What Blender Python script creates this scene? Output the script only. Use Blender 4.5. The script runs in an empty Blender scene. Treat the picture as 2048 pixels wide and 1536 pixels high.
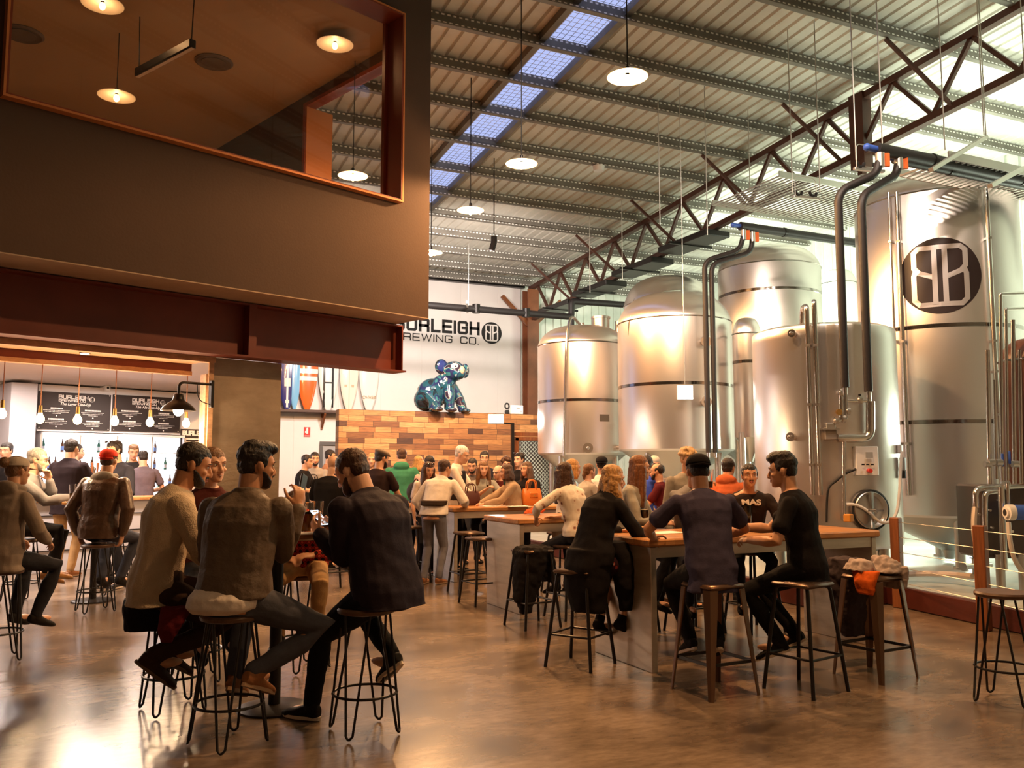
import bpy, bmesh, math, random
from mathutils import Vector as V, Matrix, Euler, noise
from math import sin, cos, pi, radians as rad, sqrt, atan2
random.seed(7)
SC = bpy.context.scene
COL = SC.collection
# ------------------------------------------------------------------ camera frame (2048 x 1536)
FPX = 1750.0; EYE = 1.5; TH = rad(24.9); PIT = math.atan(167/FPX)
CF = V((sin(TH)*cos(PIT), cos(TH)*cos(PIT), sin(PIT)))
CR = V((cos(TH), -sin(TH), 0.0)); CU = CR.cross(CF); CO = V((0, 0, EYE))
def ray(u, v): return CF*FPX + CR*(u-1024) + CU*(768-v)
def onz(u, v, z=0.0):
    d = ray(u, v); return CO + d*((z-EYE)/d.z)
def onY(u, v, y):
    d = ray(u, v); return CO + d*(y/d.y)
def dep(u, v, Z):
    d = ray(u, v); return CO + d*(Z/(d.x*sin(TH)+d.y*cos(TH)))
def onplane(u, v, p, n):
    d = ray(u, v); return CO + d*((V(p)-CO).dot(n)/d.dot(n))
def camyaw(a):            # heading, degrees clockwise from straight away from the viewer -> rotation about z
    return -(TH + rad(a))
# skewed frame of the upper room and the bar
MA = rad(20.1); MD = V((cos(MA), sin(MA), 0)); MN = V((-sin(MA), cos(MA), 0)); M0 = V((3.79, 10.81, 0))
def mz(s, t, z): return M0 + MD*s + MN*t + V((0, 0, z))
def onT(u, v, t): return onplane(u, v, mz(0, t, 0), MN)
def to_st(p): q = V(p)-M0; return q.dot(MD), q.dot(MN), p[2]

# ------------------------------------------------------------------ objects
def setp(o, label=None, cat=None, group=None, kind=None):
    if label: o['label'] = label
    if cat: o['category'] = cat
    if group: o['group'] = group
    if kind: o['kind'] = kind
    return o
def thing(name, label, cat, loc=(0, 0, 0), rotz=0.0, group=None):
    o = bpy.data.objects.new(name, None); COL.objects.link(o)
    o.empty_display_size = .1
    o.location = loc; o.rotation_euler = (0, 0, rotz)
    return setp(o, label, cat, group)
def copy_tree(o, parent=None):
    c = o.copy(); COL.objects.link(c)
    if parent: c.parent = parent
    for ch in list(o.children): copy_tree(ch, c)
    return c
def dup(o, loc, rotz, label, group=None):
    c = copy_tree(o); c.location = loc; c.rotation_euler = (0, 0, rotz); c['label'] = label
    if group: c['group'] = group
    return c
class MB:
    def __init__(s, M=None): s.v = []; s.f = []; s.m = []; s.k = 0; s.M = M
    def add(s, vs, fs, mi=None):
        b = len(s.v); s.v += [V(p) for p in vs]
        s.f += [tuple(b+i for i in f) for f in fs]; s.m += [s.k if mi is None else mi]*len(fs)
        return s
    def box(s, c, d, rot=None, bev=0.0):
        x, y, z = d[0]/2, d[1]/2, d[2]/2; c = V(c)
        R = Matrix.Rotation(rot, 3, 'Z') if isinstance(rot, (int, float)) else rot
        vs = []; fs = []
        b = min(bev, x*.9, y*.9, z*.9)
        if b <= 0:
            vs = [(i*x, j*y, k*z) for i in (-1, 1) for j in (-1, 1) for k in (-1, 1)]
            fs = [(0, 1, 3, 2), (4, 6, 7, 5), (0, 4, 5, 1), (2, 3, 7, 6), (0, 2, 6, 4), (1, 5, 7, 3)]
        else:
            idx = {}
            for i in (-1, 1):
                for j in (-1, 1):
                    for k in (-1, 1):
                        for a, p in enumerate(((i*x, j*(y-b), k*(z-b)), (i*(x-b), j*y, k*(z-b)), (i*(x-b), j*(y-b), k*z))):
                            idx[(i, j, k, a)] = len(vs); vs.append(p)
            S = (-1, 1)
            for i in S: fs.append([idx[(i, j, k, 0)] for j, k in ((-1, -1), (1, -1), (1, 1), (-1, 1))][::i])
            for j in S: fs.append([idx[(i, j, k, 1)] for i, k in ((-1, -1), (1, -1), (1, 1), (-1, 1))][::-j])
            for k in S: fs.append([idx[(i, j, k, 2)] for i, j in ((-1, -1), (1, -1), (1, 1), (-1, 1))][::k])
            for i in S:
                for j in S: fs.append([idx[(i, j, -1, 0)], idx[(i, j, -1, 1)], idx[(i, j, 1, 1)], idx[(i, j, 1, 0)]][::i*j])
                for k in S: fs.append([idx[(i, -1, k, 0)], idx[(i, -1, k, 2)], idx[(i, 1, k, 2)], idx[(i, 1, k, 0)]][::-i*k])
            for j in S:
                for k in S: fs.append([idx[(-1, j, k, 1)], idx[(-1, j, k, 2)], idx[(1, j, k, 2)], idx[(1, j, k, 1)]][::j*k])
            for i in S:
                for j in S:
                    for k in S: fs.append([idx[(i, j, k, 0)], idx[(i, j, k, 1)], idx[(i, j, k, 2)]][::i*j*k])
        vs = [(R @ V(p) if R is not None else V(p)) + c for p in vs]
        return s.add(vs, fs)
    def bar(s, a, b, w, h=None, up=(0, 0, 1), bev=0.0):     # square bar between two points
        a = V(a); b = V(b); d = b-a; L = d.length; d.normalize(); h = h or w
        u = V(up); 
        if abs(u.dot(d)) > .98: u = V((0, 1, 0))
        x = d.cross(u).normalized(); z = x.cross(d)
        R = Matrix((x, d, z)).transposed()
        return s.box((a+b)/2, (w, L, h), R, bev)
    def rings(s, rs, closed=False, cap=True):
        n = len(rs[0]); b = len(s.v); vs = [p for r in rs for p in r]; fs = []
        m = len(rs)
        for i in range(m if closed else m-1):
            i2 = (i+1) % m
            for j in range(n):
                k = (j+1) % n; fs.append((i*n+j, i*n+k, i2*n+k, i2*n+j))
        if cap and not closed:
            fs.append(tuple(range(n))[::-1]); fs.append(tuple((m-1)*n+j for j in range(n)))
        return s.add(vs, fs)
    def lathe(s, prof, n=24, o=(0, 0, 0), R=None, cap=True):
        o = V(o); rs = []
        for r, z in prof:
            ring = [V((r*cos(2*pi*j/n), r*sin(2*pi*j/n), z)) for j in range(n)]
            rs.append([(R @ p if R is not None else p)+o for p in ring])
        return s.rings(rs, cap=cap)
    def cyl(s, a, b, r, r2=None, n=12):
        return s.tube([a, b], [r, r if r2 is None else r2], n)
    def tube(s, pts, r, n=8, closed=False, cap=True):
        pts = [V(p) for p in pts]; m = len(pts)
        rr = r if isinstance(r, (list, tuple)) else [r]*m
        T = []
        for i in range(m):
            if closed: t = pts[(i+1) % m]-pts[i-1]
            else: t = pts[min(i+1, m-1)]-pts[max(i-1, 0)]
            T.append(t.normalized() if t.length > 1e-9 else V((0, 0, 1)))
        u = V((0, 0, 1)) if abs(T[0].z) < .9 else V((1, 0, 0))
        x = T[0].cross(u).normalized(); rs = []
        for i in range(m):
            x = (x - T[i]*x.dot(T[i])).normalized(); y = T[i].cross(x)
            rs.append([pts[i]+(x*cos(2*pi*j/n)+y*sin(2*pi*j/n))*rr[i] for j in range(n)])
        return s.rings(rs, closed, cap)
    def prism(s, poly, d, M=None):                      # poly in xz, thickness d along +y
        M = M or Matrix.Identity(4); n = len(poly)
        vs = [M @ V((x, 0, z)) for x, z in poly]+[M @ V((x, d, z)) for x, z in poly]
        fs = [tuple(range(n)), tuple(range(2*n-1, n-1, -1))]+[(i, i+n, (i+1) % n+n, (i+1) % n) for i in range(n)]
        return s.add(vs, fs)
    def sphere(s, c, r, n=12, m=8, R=None):
        c = V(c); r = r if isinstance(r, (tuple, list)) else (r, r, r); rs = []
        for i in range(1, m):
            a = pi*i/m
            ring = [V((r[0]*sin(a)*cos(2*pi*j/n), r[1]*sin(a)*sin(2*pi*j/n), -r[2]*cos(a))) for j in range(n)]
            rs.append([(R @ p if R is not None else p)+c for p in ring])
        s.rings(rs, cap=False); b = len(s.v)-n*(m-1)
        p0 = V((0, 0, -r[2])); p1 = V((0, 0, r[2]))
        if R is not None: p0 = R @ p0; p1 = R @ p1
        s.v += [p0+c, p1+c]; i0 = len(s.v)-2; i1 = i0+1
        for j in range(n):
            k = (j+1) % n
            s.f.append((i0, b+k, b+j)); s.m.append(s.k); s.f.append((i1, b+(m-2)*n+j, b+(m-2)*n+k)); s.m.append(s.k)
        return s
    def build(s, name, mats, parent=None, ang=40, loc=None, world=False, fixn=True):
        off = V((0, 0, 0))
        if loc is not None: off = V(loc)
        elif world and parent is not None:
            p = parent
            while p is not None: off += V(p.location); p = p.parent
        me = bpy.data.meshes.new(name)
        if world and parent is not None and abs(parent.rotation_euler.z) > 1e-6:
            Mi = Matrix.Rotation(-parent.rotation_euler.z, 3, 'Z'); vs = [Mi @ (p-off) for p in s.v]
        else: vs = [p-off for p in s.v]
        me.from_pydata([tuple(p) for p in vs], [], s.f)
        mats = mats if isinstance(mats, (list, tuple)) else [mats]
        for m in mats: me.materials.append(m)
        if fixn:
            bm = bmesh.new(); bm.from_mesh(me); bmesh.ops.recalc_face_normals(bm, faces=bm.faces)
            for f, mi in zip(bm.faces, s.m): f.material_index = mi
            bm.to_mesh(me); bm.free()
        else:
            me.polygons.foreach_set('material_index', s.m)
        if ang:
            me.polygons.foreach_set('use_smooth', [True]*len(me.polygons))
            me.set_sharp_from_angle(angle=rad(ang))
        me.update()
        o = bpy.data.objects.new(name, me); COL.objects.link(o)
        if parent is not None: o.parent = parent
        if loc is not None: o.location = loc
        return o
def fillet(pts, r, n=5):                                # round the corners of a polyline
    pts = [V(p) for p in pts]; out = [pts[0]]
    for a, b, c in zip(pts, pts[1:], pts[2:]):
        d1 = (a-b); d2 = (c-b); rr = min(r, d1.length*.49, d2.length*.49)
        p = b+d1.normalized()*rr; q = b+d2.normalized()*rr
        for i in range(n+1):
            t = i/n; out.append(p*(1-t)**2+b*2*t*(1-t)+q*t*t)
    out.append(pts[-1]); return out
def arc(c, r, a0, a1, n, M=None):
    return [V(c)+V((r*cos(a0+(a1-a0)*i/n), r*sin(a0+(a1-a0)*i/n), 0)) for i in range(n+1)]

# ------------------------------------------------------------------ materials
MATS = {}
def mat(name, col, rough=.6, metal=0.0, var=0.0, vscale=4.0, bump=0.0, bscale=60.0, spec=.5, emit=None, es=0.0,
        sx=(1, 1, 1), aniso=0.0, trans=0.0, ior=1.45, sheen=0.0, alpha=1.0, rvar=0.0, col2=None, coat=0.0, gen='Object', sss=0.0):
    if name in MATS: return MATS[name]
    m = bpy.data.materials.new(name); m.use_nodes = True; nt = m.node_tree; N = nt.nodes; L = nt.links
    b = N['Principled BSDF']; MATS[name] = m
    b.inputs['Base Color'].default_value = (*col, 1); b.inputs['Roughness'].default_value = rough
    b.inputs['Metallic'].default_value = metal; b.inputs['Specular IOR Level'].default_value = spec
    b.inputs['IOR'].default_value = ior; b.inputs['Transmission Weight'].default_value = trans
    b.inputs['Coat Weight'].default_value = coat
    if alpha < 1: b.inputs['Alpha'].default_value = alpha
    if sheen: b.inputs['Sheen Weight'].default_value = sheen; b.inputs['Sheen Roughness'].default_value = .5
    if sss: b.inputs['Subsurface Weight'].default_value = sss; b.inputs['Subsurface Radius'].default_value = (.012, .004, .002)
    if emit: b.inputs['Emission Color'].default_value = (*emit, 1); b.inputs['Emission Strength'].default_value = es
    if aniso:
        b.inputs['Anisotropic'].default_value = aniso
        t = N.new('ShaderNodeTangent'); t.direction_type = 'RADIAL'; t.axis = 'Z'; L.new(t.outputs[0], b.inputs['Tangent'])
    if var or bump or rvar or col2:
        tc = N.new('ShaderNodeTexCoord'); mp = N.new('ShaderNodeMapping'); mp.inputs['Scale'].default_value = sx
        L.new(tc.outputs[gen], mp.inputs[0])
    if var or col2 or rvar:
        n = N.new('ShaderNodeTexNoise'); n.inputs['Scale'].default_value = vscale; n.inputs['Detail'].default_value = 6
        n.inputs['Roughness'].default_value = .6
        L.new(mp.outputs[0], n.inputs[0])
        r = N.new('ShaderNodeValToRGB'); r.color_ramp.elements[0].position = .32; r.color_ramp.elements[1].position = .68
        c2 = col2 or tuple(c*(1-var) for c in col); c1 = col if col2 else tuple(min(1, c*(1+var*.5)) for c in col)
        r.color_ramp.elements[0].color = (*c2, 1); r.color_ramp.elements[1].color = (*c1, 1)
        L.new(n.outputs[0], r.inputs[0])
        if var or col2: L.new(r.outputs[0], b.inputs['Base Color'])
        if rvar:
            q = N.new('ShaderNodeMapRange'); q.inputs[1].default_value = .3; q.inputs[2].default_value = .7
            q.inputs[3].default_value = rough-rvar; q.inputs[4].default_value = rough+rvar
            L.new(n.outputs[0], q.inputs[0]); L.new(q.outputs[0], b.inputs['Roughness'])
    if bump:
        n2 = N.new('ShaderNodeTexNoise'); n2.inputs['Scale'].default_value = bscale; n2.inputs['Detail'].default_value = 3
        L.new(mp.outputs[0], n2.inputs[0])
        bp = N.new('ShaderNodeBump'); bp.inputs['Strength'].default_value = bump; bp.inputs['Distance'].default_value = .02
        L.new(n2.outputs[0], bp.inputs['Height']); L.new(bp.outputs[0], b.inputs['Normal'])
    return m
def emis(name, col, s):
    if name in MATS: return MATS[name]
    m = bpy.data.materials.new(name); m.use_nodes = True; nt = m.node_tree; nt.nodes.clear()
    e = nt.nodes.new('ShaderNodeEmission'); e.inputs[0].default_value = (*col, 1); e.inputs[1].default_value = s
    o = nt.nodes.new('ShaderNodeOutputMaterial'); nt.links.new(e.outputs[0], o.inputs[0]); MATS[name] = m; return m
def pane_glass(name, tint=(1, 1, 1), refl=.08):
    if name in MATS: return MATS[name]
    m = bpy.data.materials.new(name); m.use_nodes = True; nt = m.node_tree; nt.nodes.clear(); N = nt.nodes; L = nt.links
    t = N.new('ShaderNodeBsdfTransparent'); t.inputs[0].default_value = (*tint, 1)
    g = N.new('ShaderNodeBsdfGlossy'); g.inputs['Roughness'].default_value = .02
    f = N.new('ShaderNodeLayerWeight'); f.inputs[0].default_value = refl
    x = N.new('ShaderNodeMixShader'); o = N.new('ShaderNodeOutputMaterial')
    L.new(f.outputs['Fresnel'], x.inputs[0]); L.new(t.outputs[0], x.inputs[1]); L.new(g.outputs[0], x.inputs[2]); L.new(x.outputs[0], o.inputs[0])
    MATS[name] = m; return m
def lamp(kind, loc, power, col, size=.1, rot=None, name='lamp_light', sizey=None, spot=None, parent=None, blend=.5):
    l = bpy.data.lights.new(name, kind); l.energy = power; l.color = col
    if kind in ('POINT', 'SPOT'): l.shadow_soft_size = size
    if kind == 'SPOT': l.spot_size = spot; l.spot_blend = blend
    if kind == 'AREA':
        l.size = size
        if sizey: l.shape = 'RECTANGLE'; l.size_y = sizey
    o = bpy.data.objects.new(name, l); COL.objects.link(o)
    if parent is not None: o.parent = parent
    o.location = loc
    if rot: o.rotation_euler = rot
    return o

# ------------------------------------------------------------------ stroke lettering
GL = {
 'B': (.8, [[(0, 0), (0, 1)], [(0, 0), (.7, 0), (.8, .1), (.8, .42), (.72, .52), (0, .52)], [(.6, .52), (.68, .54), (.76, .62), (.76, .9), (.67, 1), (0, 1)]]),
 'U': (.8, [[(0, 1), (0, .12), (.1, 0), (.7, 0), (.8, .12), (.8, 1)]]),
 'R': (.8, [[(0, 0), (0, 1), (.7, 1), (.8, .9), (.8, .55), (.7, .45), (0, .45)], [(.58, .45), (.74, .42), (.8, .33), (.8, 0)]]),
 'L': (.7, [[(0, 1), (0, 0), (.7, 0)]]),
 'E': (.75, [[(.75, 0), (0, 0), (0, 1), (.75, 1)], [(0, .5), (.7, .5)]]),
 'I': (0.0, [[(0, 0), (0, 1)]]),
 'G': (.8, [[(.8, .76), (.8, .9), (.7, 1), (.1, 1), (0, .9), (0, .1), (.1, 0), (.7, 0), (.8, .1), (.8, .48), (.42, .48)]]),
 'H': (.8, [[(0, 0), (0, 1)], [(.8, 0), (.8, 1)], [(0, .5), (.8, .5)]]),
 'W': (1.15, [[(0, 1), (.28, 0), (.575, .98), (.87, 0), (1.15, 1)]]),
 'N': (.8, [[(0, 0), (0, 1), (.8, 0), (.8, 1)]]),
 'C': (.78, [[(.78, .76), (.78, .9), (.68, 1), (.1, 1), (0, .9), (0, .1), (.1, 0), (.68, 0), (.78, .1), (.78, .26)]]),
 'O': (.8, [[(.7, 0), (.8, .1), (.8, .9), (.7, 1), (.1, 1), (0, .9), (0, .1), (.1, 0), (.7, 0)]]),
 'M': (1.0, [[(0, 0), (0, 1), (.5, .1), (1, 1), (1, 0)]]),
 'A': (.9, [[(0, 0), (.45, 1), (.9, 0)], [(.16, .33), (.74, .33)]]),
 'S': (.76, [[(.76, .8), (.76, .92), (.68, 1), (.08, 1), (0, .92), (0, .6), (.08, .52), (.68, .5), (.76, .42), (.76, .08), (.68, 0), (.08, 0), (0, .08), (0, .2)]]),
 'T': (.8, [[(0, 1), (.8, 1)], [(.4, 0), (.4, 1)]]),
 '.': (.02, [[(0, 0), (0, .02)]]), ' ': (.5, []),
}
def stroke(mb, pl, w, th, f, capx=True, closed=False):
    """a flat ribbon of width w, thickness th along a 2-D polyline, mapped to 3-D by f(x, z, d)"""
    p = [V((a, b)) for a, b in pl]; n = len(p)
    if capx and not closed:
        p[0] = p[0]-(p[1]-p[0]).normalized()*w*.5 if (p[1]-p[0]).length > 0 else p[0]
        p[-1] = p[-1]+(p[-1]-p[-2]).normalized()*w*.5
    Ls = []; Rs = []
    for i in range(n):
        a = (p[i]-p[i-1]) if (i > 0 or closed) else (p[1]-p[0]); b = (p[(i+1) % n]-p[i]) if (i < n-1 or closed) else a
        a = a.normalized(); b = b.normalized(); t = (a+b)
        t = t.normalized() if t.length > 1e-6 else a
        k = min(2.2, 1/max(.3, t.dot(a))); nn = V((-t.y, t.x))*w*.5*k
        Ls.append(p[i]+nn); Rs.append(p[i]-nn)
    for i in range(n if closed else n-1):
        j = (i+1) % n
        q = [Ls[i], Ls[j], Rs[j], Rs[i]]
        L = (Ls[j]-Ls[i]).length; m = max(1, int(L/.12)) if getattr(f, 'sub', False) else 1
        for k in range(m):
            t0, t1 = k/m, (k+1)/m
            r = [q[0].lerp(q[1], t0), q[0].lerp(q[1], t1), q[3].lerp(q[2], t1), q[3].lerp(q[2], t0)]
            vs = [f(a.x, a.y, 0) for a in r]+[f(a.x, a.y, th) for a in r]
            mb.add(vs, [(0, 1, 2, 3), (7, 6, 5, 4), (0, 4, 5, 1), (1, 5, 6, 2), (2, 6, 7, 3), (3, 7, 4, 0)])
def letters(mb, txt, h, w, f, sp=.32, x0=0.0, z0=0.0, sx=1.0):
    x = x0
    for ch in txt:
        wd, sts = GL[ch]
        for pl in sts: stroke(mb, [(x+a*h*sx, z0+b*h) for a, b in pl], w, .012, f)
        x += (wd*sx+sp)*h
    return x
def text_width(txt, h, sp=.32, sx=1.0): return sum((GL[c][0]*sx+sp)*h for c in txt)-sp*h
def monogram(mb, cx, cz, h, w, f):
    k = h*.86
    def T(pl, m): return [(cx+(x-.5)*k*m, cz+(z-.5)*h) for x, z in pl]
    for m in (1, -1):
        stroke(mb, T([(.405, 0), (.405, 1)], m), w, .014, f, False)
        stroke(mb, T([(.5, 1), (.12, 1), (.03, .93), (.03, .66), (.12, .57), (.405, .47)], m), w, .013, f, False)
        stroke(mb, T([(.06, .62), (.02, .52), (.02, .09), (.12, 0), (.5, 0)], m), w, .012, f, False)
def text_mesh(txt, size, name, m, parent, M, shear=0.0, sx=1.0, bold=0.0, ext=.002):
    cu = bpy.data.curves.new(name, 'FONT'); cu.body = txt; cu.size = size; cu.align_x = 'CENTER'; cu.shear = shear
    cu.extrude = ext; cu.offset = bold; cu.resolution_u = 3
    o = bpy.data.objects.new(name, cu); COL.objects.link(o)
    dg = bpy.context.evaluated_depsgraph_get(); me = bpy.data.meshes.new_from_object(o.evaluated_get(dg))
    bpy.data.objects.remove(o); bpy.data.curves.remove(cu)
    me.transform(Matrix.Diagonal((sx, 1, 1, 1))); me.transform(M); me.materials.clear(); me.materials.append(m)
    r = bpy.data.objects.new(name, me); COL.objects.link(r); r.parent = parent
    return r
# ================================================================== materials
def tex_floor():
    m = bpy.data.materials.new('polished_concrete'); m.use_nodes = True; nt = m.node_tree; N = nt.nodes; L = nt.links
    b = N['Principled BSDF']; tc = N.new('ShaderNodeTexCoord')
    def noi(sc, det, sx=(1, 1, 1), dist=0.0):
        mp = N.new('ShaderNodeMapping'); mp.inputs['Scale'].default_value = sx; L.new(tc.outputs['Object'], mp.inputs[0])
        n = N.new('ShaderNodeTexNoise'); n.inputs['Scale'].default_value = sc; n.inputs['Detail'].default_value = det
        n.inputs['Distortion'].default_value = dist; n.inputs['Roughness'].default_value = .62; L.new(mp.outputs[0], n.inputs[0]); return n
    a = noi(.9, 7, (1, 1.5, 1), .3); c = noi(9, 12, (1, 2.2, 1))
    r = N.new('ShaderNodeValToRGB'); r.color_ramp.elements[0].position = .34; r.color_ramp.elements[1].position = .68
    r.color_ramp.elements[0].color = (.085, .058, .040, 1); r.color_ramp.elements[1].color = (.33, .24, .17, 1); L.new(a.outputs[0], r.inputs[0])
    r2 = N.new('ShaderNodeValToRGB'); r2.color_ramp.elements[0].position = .3; r2.color_ramp.elements[0].color = (.6, .58, .56, 1)
    r2.color_ramp.elements[1].position = .75; r2.color_ramp.elements[1].color = (1.1, 1.1, 1.1, 1); L.new(c.outputs[0], r2.inputs[0])
    x = N.new('ShaderNodeMixRGB'); x.blend_type = 'MULTIPLY'; x.inputs[0].default_value = 1; L.new(r.outputs[0], x.inputs[1]); L.new(r2.outputs[0], x.inputs[2])
    L.new(x.outputs[0], b.inputs['Base Color'])
    q = N.new('ShaderNodeMapRange'); q.inputs[1].default_value = .3; q.inputs[2].default_value = .7; q.inputs[3].default_value = .215; q.inputs[4].default_value = .262
    L.new(a.outputs[0], q.inputs[0]); L.new(q.outputs[0], b.inputs['Roughness'])
    d = noi(1.6, 3, (1, 2.6, 1)); bp = N.new('ShaderNodeBump'); bp.inputs['Strength'].default_value = .025; bp.inputs['Distance'].default_value = .02
    L.new(d.outputs[0], bp.inputs['Height']); L.new(bp.outputs[0], b.inputs['Normal'])
    b.inputs['Specular IOR Level'].default_value = .62
    return m
def tex_planks(name, bw, rh, cols, axis='xz', grain=True, mortar=(.03, .012, .005), rough=.55, ms=.004):
    m = bpy.data.materials.new(name); m.use_nodes = True; nt = m.node_tree; N = nt.nodes; L = nt.links
    b = N['Principled BSDF']; b.inputs['Roughness'].default_value = rough
    tc = N.new('ShaderNodeTexCoord'); sp = N.new('ShaderNodeSeparateXYZ'); cb = N.new('ShaderNodeCombineXYZ'); L.new(tc.outputs['Object'], sp.inputs[0])
    L.new(sp.outputs[0 if axis[0] == 'x' else 1], cb.inputs[0]); L.new(sp.outputs[2 if axis[1] == 'z' else (1 if axis[1] == 'y' else 0)], cb.inputs[1])
    br = N.new('ShaderNodeTexBrick'); br.inputs['Scale'].default_value = 1; br.inputs['Brick Width'].default_value = bw; br.inputs['Row Height'].default_value = rh
    br.inputs['Mortar Size'].default_value = ms; br.offset = .37; br.offset_frequency = 3; br.squash = .62; br.squash_frequency = 2; br.inputs['Mortar Smooth'].default_value = .2
    br.inputs['Color1'].default_value = (0, 0, 0, 1); br.inputs['Color2'].default_value = (1, 1, 1, 1); br.inputs['Mortar'].default_value = (.5, .5, .5, 1)
    L.new(cb.outputs[0], br.inputs[0])
    r = N.new('ShaderNodeValToRGB'); r.color_ramp.interpolation = 'LINEAR'
    els = r.color_ramp.elements
    while len(els) < len(cols): els.new(.5)
    for i, c in enumerate(cols): els[i].position = i/(len(cols)-1); els[i].color = (*c, 1)
    L.new(br.outputs['Color'], r.inputs[0])
    mp = N.new('ShaderNodeMapping'); mp.inputs['Scale'].default_value = (2.5, 26, 26) if axis[0] == 'x' else (26, 2.5, 26); L.new(tc.outputs['Object'], mp.inputs[0])
    n = N.new('ShaderNodeTexNoise'); n.inputs['Scale'].default_value = 1.6; n.inputs['Detail'].default_value = 6; n.inputs['Distortion'].default_value = .6; L.new(mp.outputs[0], n.inputs[0])
    r2 = N.new('ShaderNodeValToRGB'); r2.color_ramp.elements[0].position = .3; r2.color_ramp.elements[0].color = (.5, .45, .4, 1)
    r2.color_ramp.elements[1].position = .65; r2.color_ramp.elements[1].color = (1.05, 1.05, 1.05, 1); L.new(n.outputs[0], r2.inputs[0])
    x = N.new('ShaderNodeMixRGB'); x.blend_type = 'MULTIPLY'; x.inputs[0].default_value = .8; L.new(r.outputs[0], x.inputs[1]); L.new(r2.outputs[0], x.inputs[2])
    y = N.new('ShaderNodeMixRGB'); y.inputs[2].default_value = (*mortar, 1); L.new(br.outputs['Fac'], y.inputs[0]); L.new(x.outputs[0], y.inputs[1])
    L.new(y.outputs[0], b.inputs['Base Color'])
    bp = N.new('ShaderNodeBump'); bp.inputs['Strength'].default_value = .5; bp.inputs['Distance'].default_value = .01; bp.invert = True
    L.new(br.outputs['Fac'], bp.inputs['Height']); L.new(bp.outputs[0], b.inputs['Normal'])
    return m
def tex_purlin():
    m = bpy.data.materials.new('galvanised_purlin'); m.use_nodes = True; nt = m.node_tree; N = nt.nodes; L = nt.links
    b = N['Principled BSDF']; b.inputs['Roughness'].default_value = .55; b.inputs['Metallic'].default_value = .15
    tc = N.new('ShaderNodeTexCoord'); sp = N.new('ShaderNodeSeparateXYZ'); L.new(tc.outputs['Object'], sp.inputs[0])
    def mth(op, a, bb=None, c=None):
        n = N.new('ShaderNodeMath'); n.operation = op
        for i, q in enumerate((a, bb, c)):
            if q is None: continue
            if isinstance(q, (int, float)): n.inputs[i].default_value = q
            else: L.new(q, n.inputs[i])
        return n.outputs[0]
    fx = mth('FRACT', mth('MULTIPLY', sp.outputs[0], 11.0)); dotx = mth('LESS_THAN', fx, .52)
    z = sp.outputs[2]
    z1 = mth('LESS_THAN', mth('ABSOLUTE', mth('ADD', z, .078)), .013); z2 = mth('LESS_THAN', mth('ABSOLUTE', mth('SUBTRACT', z, .078)), .013)
    k = mth('MULTIPLY', dotx, mth('MAXIMUM', z1, z2))
    n = N.new('ShaderNodeTexNoise'); n.inputs['Scale'].default_value = 3; n.inputs['Detail'].default_value = 5; L.new(tc.outputs['Object'], n.inputs[0])
    r = N.new('ShaderNodeValToRGB'); r.color_ramp.elements[0].position = .3; r.color_ramp.elements[0].color = (.15, .135, .115, 1)
    r.color_ramp.elements[1].position = .7; r.color_ramp.elements[1].color = (.23, .21, .18, 1); L.new(n.outputs[0], r.inputs[0])
    x = N.new('ShaderNodeMixRGB'); x.inputs[2].default_value = (.95, .93, .88, 1); L.new(k, x.inputs[0]); L.new(r.outputs[0], x.inputs[1]); L.new(x.outputs[0], b.inputs['Base Color'])
    return m
m_floor = tex_floor()
m_roof = mat('roof_sheet', (.80, .77, .69), .5, .1, var=.15, vscale=1.2)
m_purlin = tex_purlin()
m_truss = mat('oxide_red_steel', (.09, .034, .021), .5, var=.3, vscale=3)
m_ibeam = mat('beam_red_paint', (.15, .026, .012), .5, var=.2, vscale=2)
m_mezz = mat('brown_render', (.075, .041, .026), .8, var=.08, vscale=1.5, bump=.08, bscale=40)
m_soffit = mat('soffit_board', (.42, .30, .21), .75, var=.1)
m_copper = mat('orange_frame', (.62, .22, .07), .4, .2)
m_reveal = mat('dark_red_reveal', (.22, .04, .018), .5)
m_concrete = mat('board_formed_concrete', (.40, .315, .235), .8, var=.22, vscale=2.2, bump=.25, bscale=14, sx=(1, 1, 2))
m_white = mat('white_wall_panel', (.80, .74, .71), .65, var=.05, vscale=.8)
m_clad = mat('pale_wall_cladding', (.72, .74, .66), .5, var=.08)
m_dark = mat('black_steel', (.016, .013, .012), .38, .3)
m_black = mat('matt_black', (.012, .010, .010), .7)
m_plinth = mat('brewery_floor', (.50, .51, .47), .33, var=.3, vscale=1.5, rvar=.04)
m_curb = mat('dark_red_kerb', (.075, .014, .009), .45, var=.2)
m_woodwall = tex_planks('pallet_planks', .62, .128, [(.06, .02, .008), (.24, .085, .024), (.40, .165, .045), (.52, .25, .085), (.32, .125, .034), (.11, .036, .012)])
m_tablewood = tex_planks('table_timber', 1.1, .075, [(.50, .22, .075), (.62, .30, .11), (.56, .26, .09)], axis='xy', mortar=(.4, .17, .06), rough=.32, ms=.0015)
m_ply = mat('warm_ply', (.62, .36, .2), .55, var=.25, vscale=3, sx=(1, 8, 8))
m_barwall = mat('bar_white_wall', (.78, .74, .74), .7)
m_barpale = mat('bar_grey_wall', (.52, .50, .53), .75)
m_steel = mat('brushed_sheet_steel', (.62, .55, .47), .42, .75, var=.18, vscale=2.5, sx=(1, 1, 6))
m_inox = mat('stainless_tank', (.90, .855, .83), .29, .93, aniso=.65)
m_inoxd = mat('stainless_dull', (.60, .57, .54), .34, 1.0)
m_pipe = mat('stainless_pipe', (.75, .72, .69), .2, 1.0)
m_band = mat('polished_band', (.34, .31, .29), .14, 1.0)
m_insul = mat('black_pipe_lagging', (.022, .018, .018), .5, bump=.1, bscale=20)
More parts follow.
